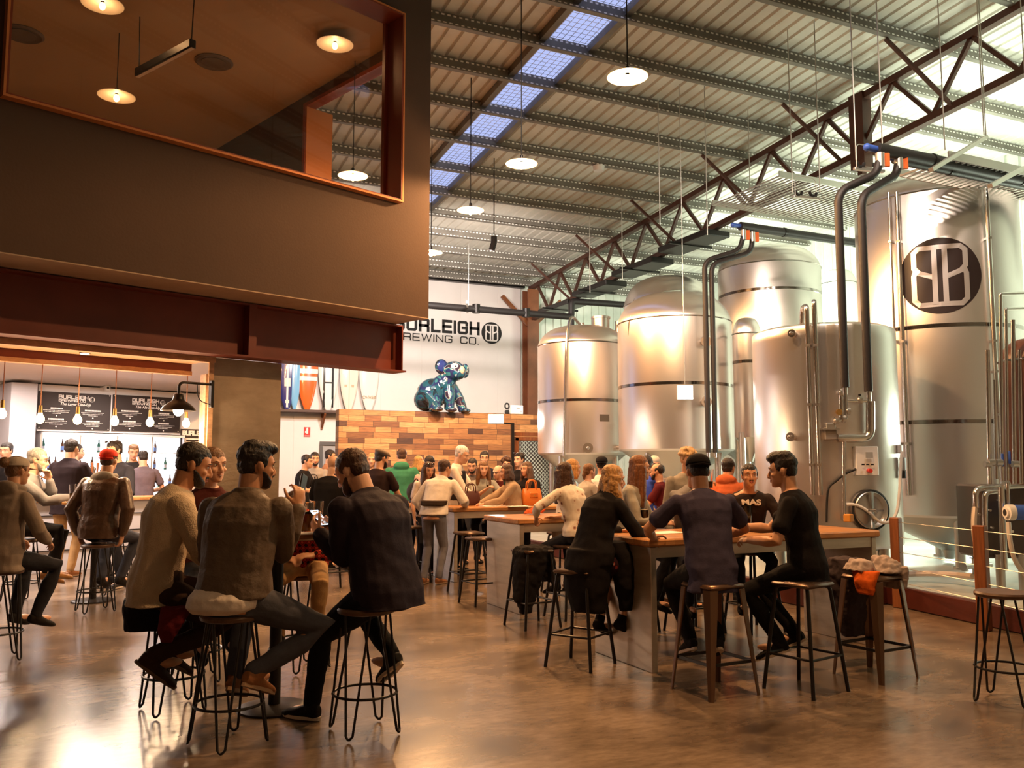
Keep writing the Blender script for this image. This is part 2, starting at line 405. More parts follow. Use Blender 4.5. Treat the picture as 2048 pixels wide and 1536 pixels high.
m_orange = mat('orange_plastic', (.85, .16, .03), .5)
m_blue = mat('blue_plastic', (.05, .12, .5), .4)
m_red = mat('red_plastic', (.6, .03, .02), .4)
m_wpl = mat('white_plastic', (.8, .78, .76), .45)
m_grey = mat('grey_plastic', (.35, .35, .35), .5)
m_post = mat('hardwood_post', (.24, .078, .025), .5, var=.3, vscale=5, sx=(8, 8, .8))
m_brass = mat('brass', (.75, .45, .16), .3, 1.0)
m_wire = mat('steel_wire', (.7, .68, .64), .35, .9)

# ================================================================== floor, roof, walls
def zroof(y): return 7.1+(23.6-y)*.07
st = lambda o: setp(o, kind='structure')
b = MB(); b.box((5, 10, -.06), (30, 29, .12)); st(b.build('floor', m_floor, ang=0))
# raised brewery floor with red kerb
kp = [V((3.7, -3.6, 0)), V((8.33, 7.2, 0)), V((6.95, 7.2, 0)), V((6.95, 17.3, 0)), V((16.6, 17.3, 0)), V((16.6, -3.6, 0))]
k0 = onz(2048, 1268); k1 = onz(1772, 1207); kd = (k1-k0).normalized()
kp[0] = k0-kd*((k0.y+3.4)/kd.y); kp[1] = k0+kd*((7.2-k0.y)/kd.y)
b = MB(); n = len(kp)
b.add([p+V((0, 0, .002)) for p in kp]+[p+V((0, 0, .205)) for p in kp], [tuple(range(n)), tuple(range(2*n-1, n-1, -1))]+[(i, (i+1) % n, (i+1) % n+n, i+n) for i in range(n)])
st(b.build('floor_brewery', m_plinth, ang=0))
b = MB()
for p, q in ((kp[0], kp[1]), (kp[1]+V((.01, 0, 0)), kp[2]-V((.04, 0, 0))), (kp[2], kp[3])):
    b.bar(p+V((0, 0, .11)), q+V((0, 0, .11)), .09, .215, bev=.012)
o = b.build('trim_kerb', m_curb); st(o)
# corrugated roof; strip of translucent sheets between x = 5.65 and 6.45
def corrug(x0, x1, y0, y1, per=.235, z=0.0, dz=.045, th=0):
    vs = []; fs = []; x = x0; pr = []
    while x < x1-1e-6:
        for a, h in ((0, 0), (per*.72, 0), (per*.80, dz), (per*.92, dz)):
            if x+a <= x1: pr.append((x+a, h))
        x += per
    pr.append((x1, 0))
    ys = (y0, y1)
    for (xx, h) in pr:
        for y in ys: vs.append((xx, y, zroof(y)+h+z))
    for i in range(len(pr)-1): fs.append((2*i, 2*i+1, 2*i+3, 2*i+2))
    return vs, fs
SKX0, SKX1 = 5.72, 6.5
b = MB(); v, f = corrug(-9.5, SKX0, -4.2, 23.7); b.add(v, f); v, f = corrug(SKX1, 17.2, -4.2, 23.7); b.add(v, f)
v, f = corrug(SKX0, SKX1, -4.2, 8.2); b.add(v, f)
v, f = corrug(SKX0, SKX1, 18.3, 23.7); b.add(v, f)
st(b.build('ceiling', m_roof, ang=20, fixn=False))
# skylight sheets with safety mesh (sky seen through them)
m_sky = bpy.data.materials.new('translucent_sheet'); m_sky.use_nodes = True
nt = m_sky.node_tree; nt.nodes.clear(); N = nt.nodes; L = nt.links
t_ = N.new('ShaderNodeBsdfTransparent'); t_.inputs[0].default_value = (.95, .97, 1, 1); d_ = N.new('ShaderNodeBsdfTranslucent'); d_.inputs[0].default_value = (.7, .75, .85, 1)
x_ = N.new('ShaderNodeMixShader'); x_.inputs[0].default_value = .15; o_ = N.new('ShaderNodeOutputMaterial'); L.new(t_.outputs[0], x_.inputs[1]); L.new(d_.outputs[0], x_.inputs[2]); L.new(x_.outputs[0], o_.inputs[0])
PUR = [-2.6, -1.3, 0, 1.3, 2.6, 3.9, 5.2, 6.5, 7.75, 9.0, 10.15, 11.2, 12.3, 13.45, 14.7, 16.0, 17.25, 18.5, 19.75, 21.0, 22.2, 23.2]
sy = [8.2, 9.0, 10.15, 11.2, 12.3, 13.45, 14.7, 16.0, 17.25, 18.3]
for i, (y0, y1) in enumerate(zip(sy, sy[1:])):
    b = MB(); b.add([(SKX0, y0+.01, zroof(y0)), (SKX1, y0+.01, zroof(y0)), (SKX1, y1-.01, zroof(y1)), (SKX0, y1-.01, zroof(y1))], [(0, 1, 2, 3)])
    o = st(b.build('window_%d' % (i+1), m_sky, ang=0))
    b = MB()
    for k in range(1, 8):
        x = SKX0+(SKX1-SKX0)*k/8; b.bar((x, y0, zroof(y0)-.03), (x, y1, zroof(y1)-.03), .007)
    y = y0
    while y < y1: b.bar((SKX0, y, zroof(y)-.03), (SKX1, y, zroof(y)-.03), .006); y += .11
    b.build('safety_mesh', m_wire, o, ang=0)
for x in (SKX0-.03, SKX1+.03):
    b = MB(); b.bar((x, 8.2, zroof(8.2)-.06), (x, 23.4, zroof(23.4)-.06), .1, .12); st(b.build('trim_skylight_edge', m_purlin, ang=0))
# purlins: Z section, one object each, plus sag rods
ordn = ['', 'second ', 'third ', 'fourth ', 'fifth ', 'sixth ', 'seventh ', 'eighth ', 'ninth ', 'tenth ', 'eleventh ', 'twelfth ', 'thirteenth ', 'fourteenth ', 'fifteenth ', 'sixteenth ', 'seventeenth ', 'eighteenth ', 'nineteenth ', 'twentieth ', 'twenty first ', 'twenty second ']
for i, y in enumerate(reversed(PUR)):
    if y < 5: continue
    b = MB(); z = zroof(y)-.125
    xl = -9.0                                            # purlins stop at the walls of the upper room
    if y < 10.81: xl = max(xl, 3.79+(y-10.81)/.3437*.939+.3)
    elif y < 17.1: xl = 3.79-.3437*(y-10.81)/.939+.12
    x1 = 16.6; xc = (xl+x1)/2-4; Lx = x1-xl
    b.box((xc, 0, 0), (Lx, .012, .2)); b.box((xc, .04, .1), (Lx, .09, .012)); b.box((xc, -.04, -.1), (Lx, .09, .012)); b.box((xc, -.084, -.088), (Lx, .01, .03))
    o = b.build('roof_beam', m_purlin, ang=0, loc=None); o.location = (4, y, z)
    setp(o, 'long galvanised Z purlin with dotted edges, %sfrom the sign wall' % (ordn[i] if i else 'nearest, first '), 'roof purlin', 'roof purlins', 'thing')
# walls
b = MB(); x = -2.6; xe = 11.25
while x < xe:
    w = min(1.19, xe-x); b.box((x+w/2, 23.66, 3.9), (w, .12, 7.8), bev=.008); x += 1.19
st(b.build('wall_back', m_white, ang=0))
b = MB(); b.box((14.2, 23.7, 3.7), (5.9, .04, 7.4))
x = 11.6
while x < 17: b.box((x, 23.66, 3.7), (.05, .05, 7.4)); x += .27
st(b.build('wall_back_cladding', [m_clad], ang=0))
b = MB(); b.box((16.75, 10, 4.2), (.12, 29, 9))
y = -3
while y < 23.4: b.box((16.68, y, 4.2), (.05, .06, 9)); y += .3
st(b.build('wall_right', m_clad, ang=0))
b = MB(); b.box((5, -4.1, 4.6), (30, .12, 9.6)); st(b.build('wall_front', mat('far_grey_wall', (.5, .4, .32), .8), ang=0))
b = MB(); b.box((-9.6, 10, 4.6), (.12, 29, 9.6)); st(b.build('wall_left', mat('far_brown_wall', (.4, .31, .24), .8), ang=0))
b = MB(); b.box((4.3, 23.5, 7.0), (14, .18, .22)); st(b.build('trim_eaves_beam', m_dark, ang=0))
# steel column and truss at the end of the white wall
XT = 11.42
b = MB(); b.box((XT, 23.1, 3.4), (.36, .05, 6.8)); b.box((XT, 23.45, 3.4), (.36, .05, 6.8)); b.box((XT, 23.28, 3.4), (.05, .34, 6.8)); b.box((XT, 23.28, .02), (.5, .5, .04))
col = b.build('steel_column', mat('column_rust', (.2, .065, .025), .5, var=.3, vscale=2), ang=0); setp(col, 'rust brown steel column beside the white sign wall', 'column', kind='thing')
tr = thing('roof_truss', 'long rust red steel roof truss with zigzag web above the tanks', 'roof truss', (XT, 23.2, 6.0))
def tz(y): return zroof(y)-.27
def bz(y): return tz(y)-.95
b = MB(); b.bar((XT, 23.3, tz(23.3)), (XT, -2, tz(-2)), .13, .11); b.build('top_chord', m_truss, tr, 0, world=True)
b = MB(); b.bar((XT, 23.1, bz(23.1)), (XT, -2, bz(-2)), .13, .11); b.build('bottom_chord', m_truss, tr, 0, world=True)
y = 22.8; up = True
while y > 2:
    y2 = y-.72
    b = MB(); b.bar((XT, y, tz(y)-.03 if up else bz(y)+.03), (XT, y2, bz(y2)+.03 if up else tz(y2)-.03), .065, .065); b.build('web_member', m_truss, tr, 0, world=True)
    y = y2; up = not up
y = 10.55
b = MB(); b.box((XT, y, (tz(y)+bz(y))/2-.1), (.2, .3, 1.3)); b.box((XT, y, bz(y)-.3), (.1, .1, .16)); b.build('splice_plate', m_truss, tr, 0, world=True)
for k, yy in enumerate([21.0, 18.5, 16.0, 13.45, 11.2, 9.0, 6.5]):
    b = MB(); b.bar((XT-1.1, yy, zroof(yy)-.25), (XT, yy-.25, bz(yy)), .05, .05); b.build('fly_brace', m_truss, tr, 0, world=True)
b = MB(); b.bar((XT-.95, 23.25, 6.55), (XT-.1, 23.25, 5.75), .1, .1); b.bar((XT+1.0, 23.25, 6.55), (XT+.1, 23.25, 5.75), .1, .1); b.build('knee_brace', m_post, col, 0, loc=None)

# ================================================================== timber partition, shelf, surfboards, sign
wl = onY(678, 818, 19.6); wr = onY(1078, 832, 19.6); WZ = wl.z
b = MB(); b.box(((wl.x+wr.x)/2, 19.75, WZ/2), (wr.x-wl.x, .3, WZ), bev=.01); st(b.build('wall_timber_partition', m_woodwall, ang=0))
# shelf
s0 = onY(565, 818, 23.3); s1 = onY(690, 824, 23.3); SZ = s0.z
sh = thing('wall_shelf', 'long dark wall shelf carrying the surfboards on the white wall', 'shelf', (s0.x, 23.3, SZ))
b = MB(); b.box((s0.x+.9, 23.38, SZ-.04), (3.9, .42, .07), bev=.006); b.build('shelf_board', mat('dark_walnut', (.08, .035, .02), .5), sh, 0, world=True)
for x in (s0.x+1.1, s0.x+2.3, s0.x-.3):
    b = MB(); b.bar((x, 23.56, SZ-.08), (x, 23.56, SZ-.5), .05, .07); b.bar((x, 23.2, SZ-.1), (x, 23.55, SZ-.45), .05, .05); b.build('bracket', m_post, sh, 0, world=True)
# surfboards
def surfboard(u, wpx, cols, label, striping):
    Zc = 22.9; c = onY(u, 735, 23.42); w = .56*wpx/42.; Lb = 2.75
    root = thing('surfboard', label, 'surfboard', (c.x, 23.42, SZ), group='surfboards on the wall shelf')
    b = MB(); n = 22; mats = cols[0]
    rs = []
    for i in range(n+1):
        t = i/n; hw = w/2*(max(0.0, 1-abs(2*min(t, .98+.02*t)-.92)**3.2))**.55*(1 if t > .02 else .75)+.004
        if t < .45: hw = w/2*(sin(pi*min(1, (t+.025)/.47)/2))**.62
        z = t*Lb; y = .10*(1-t)-.02
        th = .035*(hw/(w/2))**.5+.004
        ring = []
        for j in range(12):
            a = 2*pi*j/12; ca, sa = cos(a), sin(a)
            ring.append((c.x+hw*(abs(ca)**.7)*(1 if ca > 0 else -1), 23.43-y*.6+th*sa, SZ+.002+z))
        rs.append(ring)
    b.rings(rs)
    b.build('board', cols[0], root, 40, world=True)
    for nm, m, kind, a0, a1 in striping:
        b = MB()
        if kind == 'h':                                  # band across the deck
            rs = []
            for i in range(7):
                t = a0+(a1-a0)*i/6
                hw = w/2*(sin(pi*min(1, (t+.025)/.47)/2))**.62 if t < .45 else w/2*(max(0., 1-abs(2*t-.92)**3.2))**.55
                th = .035*(hw/(w/2))**.5+.004; y = .10*(1-t)-.02
                ring = []
                for j in range(12):
                    a = 2*pi*j/12; ca, sa = cos(a), sin(a)
                    ring.append((c.x+(hw+.003)*(abs(ca)**.7)*(1 if ca > 0 else -1), 23.43-y*.6+(th+.003)*sa, SZ+t*Lb))
                rs.append(ring)
            b.rings(rs)
        else:                                            # stripe along the deck, follows the rocker
            x0, x1 = a0*w, a1*w; t0, t1 = kind; rs = []
            for i in range(9):
                t = t0+(t1-t0)*i/8; hw = w/2*(sin(pi*min(1, (t+.025)/.47)/2))**.62 if t < .45 else w/2
                th = .035*(hw/(w/2))**.5+.004; y = .10*(1-t)-.02
                def yy(x): return 23.43-y*.6-th*max(.2, 1-abs(x/hw)**2.86)**.5-.002
                rs.append([(c.x+x0, yy(x0), SZ+t*Lb), (c.x+x1, yy(x1), SZ+t*Lb), (c.x+x1, yy(x1)+.01, SZ+t*Lb), (c.x+x0, yy(x0)+.01, SZ+t*Lb)])
            b.rings(rs)
        b.build(nm, m, root, 30, world=True)
    return root
sb = lambda n, c: mat(n, c, .15, coat=.6)
s_w = sb('board_white', (.85, .8, .74)); s_b = sb('board_navy', (.035, .035, .16)); s_o = sb('board_orange', (.9, .13, .02)); s_k = sb('board_black', (.02, .02, .02)); s_c = sb('board_cream', (.86, .74, .62)); s_lb = sb('board_sky', (.2, .45, .7)); s_t = sb('board_tan', (.6, .45, .3))
surfboard(575, 38, [s_b], 'navy blue surfboard with white stripe, leftmost on the wall shelf', [('stringer', s_w, (.02, .9), -.05, .05), ('emblem', s_c, (.22, .30), -.16, .16), ('emblem', s_c, (.06, .09), -.1, .1)])
surfboard(590, 26, [s_lb], 'pale blue surfboard half hidden behind the navy one', [])
surfboard(615, 42, [s_o], 'orange surfboard with two white bands near its middle', [('band', s_w, 'h', .355, .40), ('band', s_w, 'h', .285, .325)])
surfboard(657, 42, [s_w], 'white surfboard with two bold black stripes', [('stripe', s_k, (.03, .9), -.27, -.17), ('stripe', s_k, (.03, .9), .15, .25), ('crossbar', s_k, (.265, .28), -.2, .2)])
surfboard(698, 40, [s_c], 'cream surfboard with a grey stringer and tan patch', [('stringer', s_t, (.02, .9), -.012, .012), ('emblem', s_t, (.235, .26), -.25, .25)])
o = surfboard(738, 42, [s_w], 'plain white surfboard with small lettering, rightmost on the shelf', [])
c = onY(738, 795, 23.3); text_mesh('OVHER', .12, 'lettering', s_t, o, Matrix.Translation((0, -.075, c.z-SZ-.03)) @ Matrix.Rotation(pi/2, 4, 'X'), ext=.012)
# wall sign
def wallf(y): return lambda x, z, d: V((x, y-d, z))
sg = thing('wall_sign', 'large black brewery lettering and round emblem on the white wall', 'sign', (9.5, 23.59, 5.2))
p0 = onY(959, 671, 23.6); top = onY(959, 644.5, 23.6)
hgt = (top.z-p0.z)*1.0
W1 = (p0.x-onY(786, 661, 23.6).x)
sxx = 1.18
def fit(txt, h, W, sp): 
    base = text_width(txt, h, sp, 1.0); fixed = sp*h*(len(txt)-1); return (W-fixed)/(base-fixed)
b = MB(); xs = p0.x-W1; letters(b, 'BURLEIGH', hgt*.8, hgt*.2, wallf(23.6), sp=.4, x0=xs+.06, z0=p0.z+hgt*.1, sx=fit('BURLEIGH', hgt*.8, W1-.1, .4))
b.build('upper_lettering', m_black, sg, 0, world=True)
q0 = onY(957, 689.5, 23.6); h2 = onY(957, 675, 23.6).z-q0.z
sxx = fit('BREWING CO.', h2*.87, W1-.08, .42); b = MB(); xq = letters(b, 'BREWING ', h2*.87, h2*.13, wallf(23.6), sp=.42, x0=xs+.04, z0=q0.z+h2*.065, sx=sxx)
b.build('lower_lettering', m_black, sg, 0, world=True)
b = MB(); letters(b, 'CO.', h2*.87, h2*.13, wallf(23.6), sp=.42, x0=xq, z0=q0.z+h2*.065, sx=sxx); b.build('lower_lettering', m_black, sg, 0, world=True)
cc = onY(983, 666, 23.6); rr = (onY(1003, 667, 23.6)-onY(963, 666, 23.6)).length/2
b = MB(); b.lathe([(0.001, 0), (rr, 0), (rr, .012), (.001, .012)], 48, cc+V((0, -.0, 0)), Matrix.Rotation(pi/2, 3, 'X'))
b.build('round_badge', m_black, sg, 0, world=True)
b = MB(); monogram(b, cc.x, cc.z, rr*1.42, rr*.12, wallf(23.59)); b.build('emblem', m_white, sg, 0, world=True)
# extinguisher sign, back door
e = onY(614, 864, 23.59); b = MB(); b.box((e.x, 23.59, e.z), (.17, .012, .26))
fs_ = b.build('fire_extinguisher_sign', m_red, ang=0, loc=e); setp(fs_, 'small red sign with white pictogram on the white wall', 'sign')
b = MB(); b.box((e.x+.0, 23.58, e.z+.02), (.05, .01, .13)); b.sphere((e.x, 23.58, e.z+.095), (.022, .005, .022), 8, 6); b.box((e.x-.045, 23.58, e.z-.0), (.02, .01, .05)); b.box((e.x, 23.58, e.z-.105), (.13, .01, .02)); b.build('pictogram', m_wpl, fs_, 0, world=True)
d0 = onY(645, 890, 23.58); b = MB(); b.box((d0.x+.45, 23.58, d0.z/2), (.9, .05, d0.z)); o = b.build('door_1', mat('grey_door', (.36, .34, .33), .6), ang=0); st(o)
b = MB(); b.box((d0.x+.45, 23.56, d0.z+.04), (1.05, .09, .1)); b.box((d0.x-.04, 23.56, d0.z/2), (.08, .09, d0.z)); st(b.build('trim_door', mat('dark_frame', (.1, .09, .085), .5), ang=0))
# small things on top of the partition
c = onY(1032, 822, 19.7)
b = MB(); b.box((c.x, 19.72, WZ+.11), (.33, .2, .22), bev=.01); o = b.build('white_box', m_wpl, ang=0, loc=(c.x, 19.72, WZ)); setp(o, 'white control box standing on the timber partition', 'box')
b = MB(); b.box((c.x+.02, 19.615, WZ+.15), (.09, .006, .035)); b.box((c.x+.1, 19.615, WZ+.06), (.02, .006, .02)); b.build('label_plate', m_grey, o, 0, world=True)
c = onY(1014, 822, 19.7)
t = thing('gas_regulator', 'small black regulator beside the white box on the partition', 'regulator', (c.x, 19.7, WZ))
b = MB(); b.box((c.x, 19.7, WZ+.05), (.1, .1, .1), bev=.02); b.build('body', m_black, t, 0, world=True)
b = MB(); b.tube([V((c.x, 19.7, WZ+.2))+V((.055*cos(a*pi/8), 0, .065*sin(a*pi/8))) for a in range(16)], .02, 8, True); b.build('ring', m_black, t, world=True)
# ================================================================== upper room (skewed box) with picture window
RZ = Matrix.Rotation(MA, 3, 'Z')
def bst(mb, s0, s1, t0, t1, z0, z1, bev=0.0):
    c = mz((s0+s1)/2, (t0+t1)/2, (z0+z1)/2)
    return mb.box(c, (abs(s1-s0), abs(t1-t0), abs(z1-z0)), RZ, bev)
MZB = to_st(onT(855, 636, 0))[2]
MZS = to_st(onT(857, 620, 0))[0]
MZT = 7.55; MZF = 7.93; ML = -9.5
wbl = to_st(onT(5, 197, 0)); wbr = to_st(onT(795, 401, 0)); wtr = to_st(onT(808, 38, 0))
WS0, WS1 = wbl[0], wbr[0]; WZ0, WZ1 = (wbl[2]+wbr[2])/2, wtr[2]
b = MB(); T = .14
bst(b, ML, MZS, 0, T, MZB, WZ0); bst(b, ML, MZS, 0, T, WZ1, MZF); bst(b, ML, WS0, 0, T, WZ0, WZ1); bst(b, WS1, MZS, 0, T, WZ0, WZ1)
st(b.build('wall_upper_room', m_mezz, ang=0))
b = MB(); bst(b, ML, MZS, T, 6.5, MZB, MZB+.12); bst(b, ML, MZS, 0, T, MZB-.012, MZB); st(b.build('ceiling_soffit', m_soffit, ang=0))
# side wall of the room with its opening towards the hall
jt0 = to_st(onplane(765, 390, mz(MZS-.1, 0, 0), MD)); jf = to_st(onplane(612, 358, mz(MZS-.1, 0, 0), MD)); jft = to_st(onplane(612, 215, mz(MZS-.1, 0, 0), MD))
OT0, OT1 = .4, 2.92; OZ0, OZ1 = WZ0, 7.19
m_room = mat('room_wall_paint', (.42, .27, .16), .8); m_roomc = mat('room_ceiling_paint', (.42, .27, .16), .85)
b = MB(); D = .12
bst(b, MZS-D, MZS, T, 6.5, MZB, OZ0); bst(b, MZS-D, MZS, T, 6.5, OZ1, MZT); bst(b, MZS-D, MZS, T, OT0, OZ0, OZ1); bst(b, MZS-D, MZS, OT1, 6.5, OZ0, OZ1)
st(b.build('wall_upper_room_side', m_mezz, ang=0))
b = MB(); bst(b, ML, MZS-D, 6.3, 6.5, MZB+.12, MZT); st(b.build('wall_upper_room_back', m_room, ang=0))
b = MB()
c0 = [mz(s, t, z) for s, t, z in ((ML, T, 7.46), (MZS-D, T, 7.46), (MZS-D, 6.3, 7.3), (ML, 6.3, 7.3))]
b.add(c0+[p+V((0, 0, .1)) for p in c0], [(0, 1, 2, 3), (7, 6, 5, 4), (0, 4, 5, 1), (1, 5, 6, 2), (2, 6, 7, 3), (3, 7, 4, 0)])
st(b.build('ceiling_upper_room', m_roomc, ang=0))
# jambs of the side opening
b = MB(); F = .06
bst(b, MZS-D-.03, MZS+.03, OT1, OT1+F, OZ0, OZ1+F); bst(b, MZS-D-.03, MZS+.03, OT0-F, OT1, OZ1, OZ1+F)
st(b.build('trim_side_opening', m_reveal, ang=0))
b = MB(); bst(b, MZS-D-.01, MZS+.35, OT1-.02, OT1, OZ0, OZ1); st(b.build('trim_lit_jamb', m_copper, ang=0))  # orange colour stands for the lit inner reveal of the jamb
# picture window: frame, reveal, glass
win = thing('window_20', 'wide picture window of the upper room in an orange frame', None); st(win); win.location = mz(WS0, 0, WZ0)
b = MB(); P = .10; E = .022
bst(b, WS0-E, WS0, -P, .0, WZ0-E, WZ1+E); bst(b, WS1, WS1+E, -P, .0, WZ0-E, WZ1+E); bst(b, WS0, WS1, -P, 0, WZ0-E, WZ0); bst(b, WS0, WS1, -P, 0, WZ1, WZ1+E)
b.build('frame', m_copper, win, 0, world=True)
b = MB(); GT = .26
bst(b, WS0, WS0+.02, -P+.004, GT, WZ0, WZ1); bst(b, WS1-.02, WS1, -P+.004, GT, WZ0, WZ1); bst(b, WS0, WS1, -P+.004, GT, WZ0, WZ0+.015); bst(b, WS0, WS1, -P+.004, GT, WZ1-.02, WZ1)
bst(b, WS1-.06, WS1-.02, GT-.03, GT+.03, WZ0, WZ1)
b.build('reveal', m_reveal, win, 0, world=True)
b = MB(); bst(b, WS0, WS1, GT, GT+.012, WZ0, WZ1); b.build('glass', pane_glass('room_glass', (.92, .92, .92), .25), win, 0, world=True)
# things inside the room
m_dish = mat('lamp_dish_white', (.82, .72, .58), .4); m_bulb = emis('lamp_filament', (1, .55, .2), 60)
m_bulb_in = emis('lamp_filament_room', (1, .52, .2), 22)
def saucer(loc, ztop, dia, label, group, power, bulbmat, lightcol=(1, .52, .21), name='pendant_lamp', cone=172):
    t = thing(name, label, 'pendant lamp', loc, 0, group)
    r = dia/2
    b = MB(); b.lathe([(.03, .05), (.05, .035), (r*.6, .028), (r, .0), (r, -.006), (r*.6, .02), (.03, .03)], 40); b.build('shade', m_dish, t, 50)
    b = MB(); b.cyl((0, 0, .03), (0, 0, .11), .026, .02); b.build('socket', m_dark, t)
    b = MB(); b.sphere((0, 0, -.03), (.036, .036, .05), 16, 10); b.build('bulb', bulbmat, t)
    b = MB(); b.cyl((0, 0, .1), (0, 0, ztop-loc[2]), .007, n=6); b.build('cord', m_black, t)
    if power: lamp('SPOT', (0, 0, -.085), power, lightcol, .06, parent=t, spot=rad(cone), blend=.25); lamp('POINT', (0, 0, -.09), power*.13*(cone > 150)+1, lightcol, .05, parent=t)
    return t
def inroom(u, v, Z): return dep(u, v, Z)
for (u, v, Z, d, lab) in ((670, 88, 11.6, .5, 'saucer lamp at right behind the upper window'), (233, 192, 11.4, .48, 'saucer lamp low at left behind the upper window'), (205, 8, 10.4, .5, 'saucer lamp at top left behind the upper window')):
    p = inroom(u, v, Z); saucer(tuple(p), 7.4, d, lab, 'saucer lamps inside the upper room', 14, m_bulb_in)
p = dep(275, 146, 11.0); q = dep(387, 60, 10.2); q.z = p.z
t = thing('linear_light', 'black linear light hanging inside the upper room', 'light fitting', (p+q)/2)
b = MB(); b.bar(p, q, .09, .11, bev=.01); b.build('housing', m_dark, t, 0, world=True)
b = MB(); b.bar(p+V((0, 0, -.058)), q+V((0, 0, -.058)), .05, .008); b.build('diffuser', mat('frosted_strip', (.6, .5, .42), .6), t, 0, world=True)
b = MB(); b.cyl(q.lerp(p, .03), V((q.x, q.y, 7.4)), .008, n=6); b.cyl(p.lerp(q, .03), V((p.x, p.y, 7.4)), .008, n=6); b.build('hanger', m_black, t, world=True)
for u, v, lab in ((428, 122, 'round ceiling vent right of the linear light upstairs'), (45, 62, 'round ceiling vent at the left of the upper window')):
    c = onz(u, v, 7.4); s_, t_, _ = to_st(c); zc = 7.46-(t_-T)/(6.3-T)*.16-.01
    c = V((c.x, c.y, zc)); b = MB(); b.lathe([(.2, 0), (.24, -.02), (.27, 0), (.27, .01), (.2, .01)], 32, c); b.lathe([(.001, -.004), (.17, -.012), (.17, .008), (.001, .008)], 32, c)
    o = b.build('ceiling_vent', mat('vent_grey', (.12, .09, .08), .6), loc=c); setp(o, lab, 'vent', 'round vents upstairs')
c = onz(65, 102, 7.38); b = MB(); b.box(c, (.24, .24, .05), RZ, .01); o = b.build('square_sensor', m_dark, ang=0, loc=c); setp(o, 'small dark square fitting on the upper room ceiling', 'sensor')
c = mz(to_st(dep(460, 300, 14))[0], 6.24, to_st(dep(460, 282, 14))[2])
pa = onT(382, 280, 6.22); pb = onT(535, 300, 6.22)
b = MB(); b.bar(pa, pb, .03, .05); b.bar(pa, V((pa.x, pa.y, pa.z-1.2)), .03, .04); b.bar(pb, V((pb.x, pb.y, pb.z-1.2)), .03, .04)
o = b.build('whiteboard_frame', m_reveal, ang=0, loc=pa); setp(o, 'thin framed panel outline on the upper room back wall', 'panel')
s_, t_, z_ = to_st(onT(350, 250, 6.2)); b = MB(); bst(b, s_-.12, s_+.12, 6.18, 6.3, MZB+.12, min(7.25, z_+.1)); o = b.build('white_post', m_barwall, ang=0, loc=mz(s_, 6.2, MZB+.12)); setp(o, 'pale upright panel behind the upper window sill', 'panel')

# ================================================================== steel I-beam and concrete column below the room
ibr = to_st(onT(797, 700, .75)); ibz0 = to_st(onT(600, 724, .65))[2]; IBS = min(ibr[0], MZS+.12)
b = MB(); bst(b, ML, IBS, .79, .82, ibz0+.02, MZB-.012); bst(b, ML, IBS+.06, .65, .95, ibz0, ibz0+.022); bst(b, ML, IBS+.0, .65, .95, MZB-.034, MZB-.014)
for u in (497,):
    s_ = to_st(onT(u, 690, .75))[0]; bst(b, s_-.05, s_+.05, .65, .8, ibz0+.02, MZB-.03)
bst(b, IBS-.02, IBS, .65, .95, ibz0+.02, MZB-.03)
o = b.build('steel_beam', m_ibeam, ang=0); setp(o, 'deep red steel I-beam carrying the upper room', 'beam', kind='thing')
cl = to_st(onT(424, 800, .98))[0]; cr = to_st(onT(561, 800, .98))[0]
b = MB(); pf = [mz(cl, .97, 0), mz(cr, .97, 0), mz(cr+.3, 1.7, 0), mz(cl+.45, 1.7, 0)]
b.add(pf+[p+V((0, 0, ibz0)) for p in pf], [(0, 1, 2, 3), (7, 6, 5, 4), (0, 4, 5, 1), (1, 5, 6, 2), (2, 6, 7, 3), (3, 7, 4, 0)])
o = b.build('wall_concrete_column', m_concrete, ang=0); st(o)

# ================================================================== bar opening
b = MB(); cp = [mz(ML, 1.07, 3.0), mz(cl, 1.07, 3.0), mz(cl+.5, 1.7, 3.0), mz(1.9, 8.6, 3.0), mz(ML, 8.6, 3.0)]
b.add(cp+[p+V((0, 0, .06)) for p in cp], [(0, 1, 2, 3, 4), (9, 8, 7, 6, 5)]+[(i, (i+1) % 5, (i+1) % 5+5, i+5) for i in range(5)]); st(b.build('ceiling_bar', m_white, ang=0))
z0 = to_st(onT(200, 698, 1.05))[2]; z1 = to_st(onT(200, 708, 1.05))[2]; zb1 = to_st(onT(200, 733, 1.6))[2]
b = MB(); bst(b, ML, cl+.02, .95, 1.07, z0-.05, ibz0); st(b.build('trim_bar_header', m_ply, ang=0))
b = MB(); bst(b, ML, cl, 1.07, 1.7, z0-.02, z0+.02); st(b.build('ceiling_bar_edge', m_ply, ang=0))
b = MB(); bst(b, ML, cl, 1.55, 1.61, zb1+.02, 3.0); st(b.build('trim_bar_beam', m_ibeam, ang=0))
b = MB(); bst(b, ML, cl, 1.53, 1.65, zb1-.03, zb1+.02); st(b.build('trim_bar_rail', m_ply, ang=0))
b = MB(); bst(b, cl-.06, cl, .95, .97, 0, z0-.05); sj = to_st(onT(407, 800, 1.55))[0]; bst(b, sj, sj+.08, 1.5, 1.65, 0, zb1); st(b.build('trim_bar_jamb', m_ply, ang=0))
# downlight
p = onT(170, 701, 1.25); t = thing('downlight', 'small black cylinder downlight under the bar bulkhead', 'downlight', p)
b = MB(); b.cyl(p+V((0, 0, .035)), p+V((0, 0, -.035)), .055, n=24); b.build('housing', m_dark, t, world=True)
b = MB(); b.cyl(p+V((0, 0, -.034)), p+V((0, 0, -.042)), .045, n=24); b.build('lens', emis('lens_glow', (1, .86, .7), 12), t, world=True)
lamp('SPOT', (0, 0, -.06), 60, (1, .7, .42), .05, spot=rad(120), parent=t)
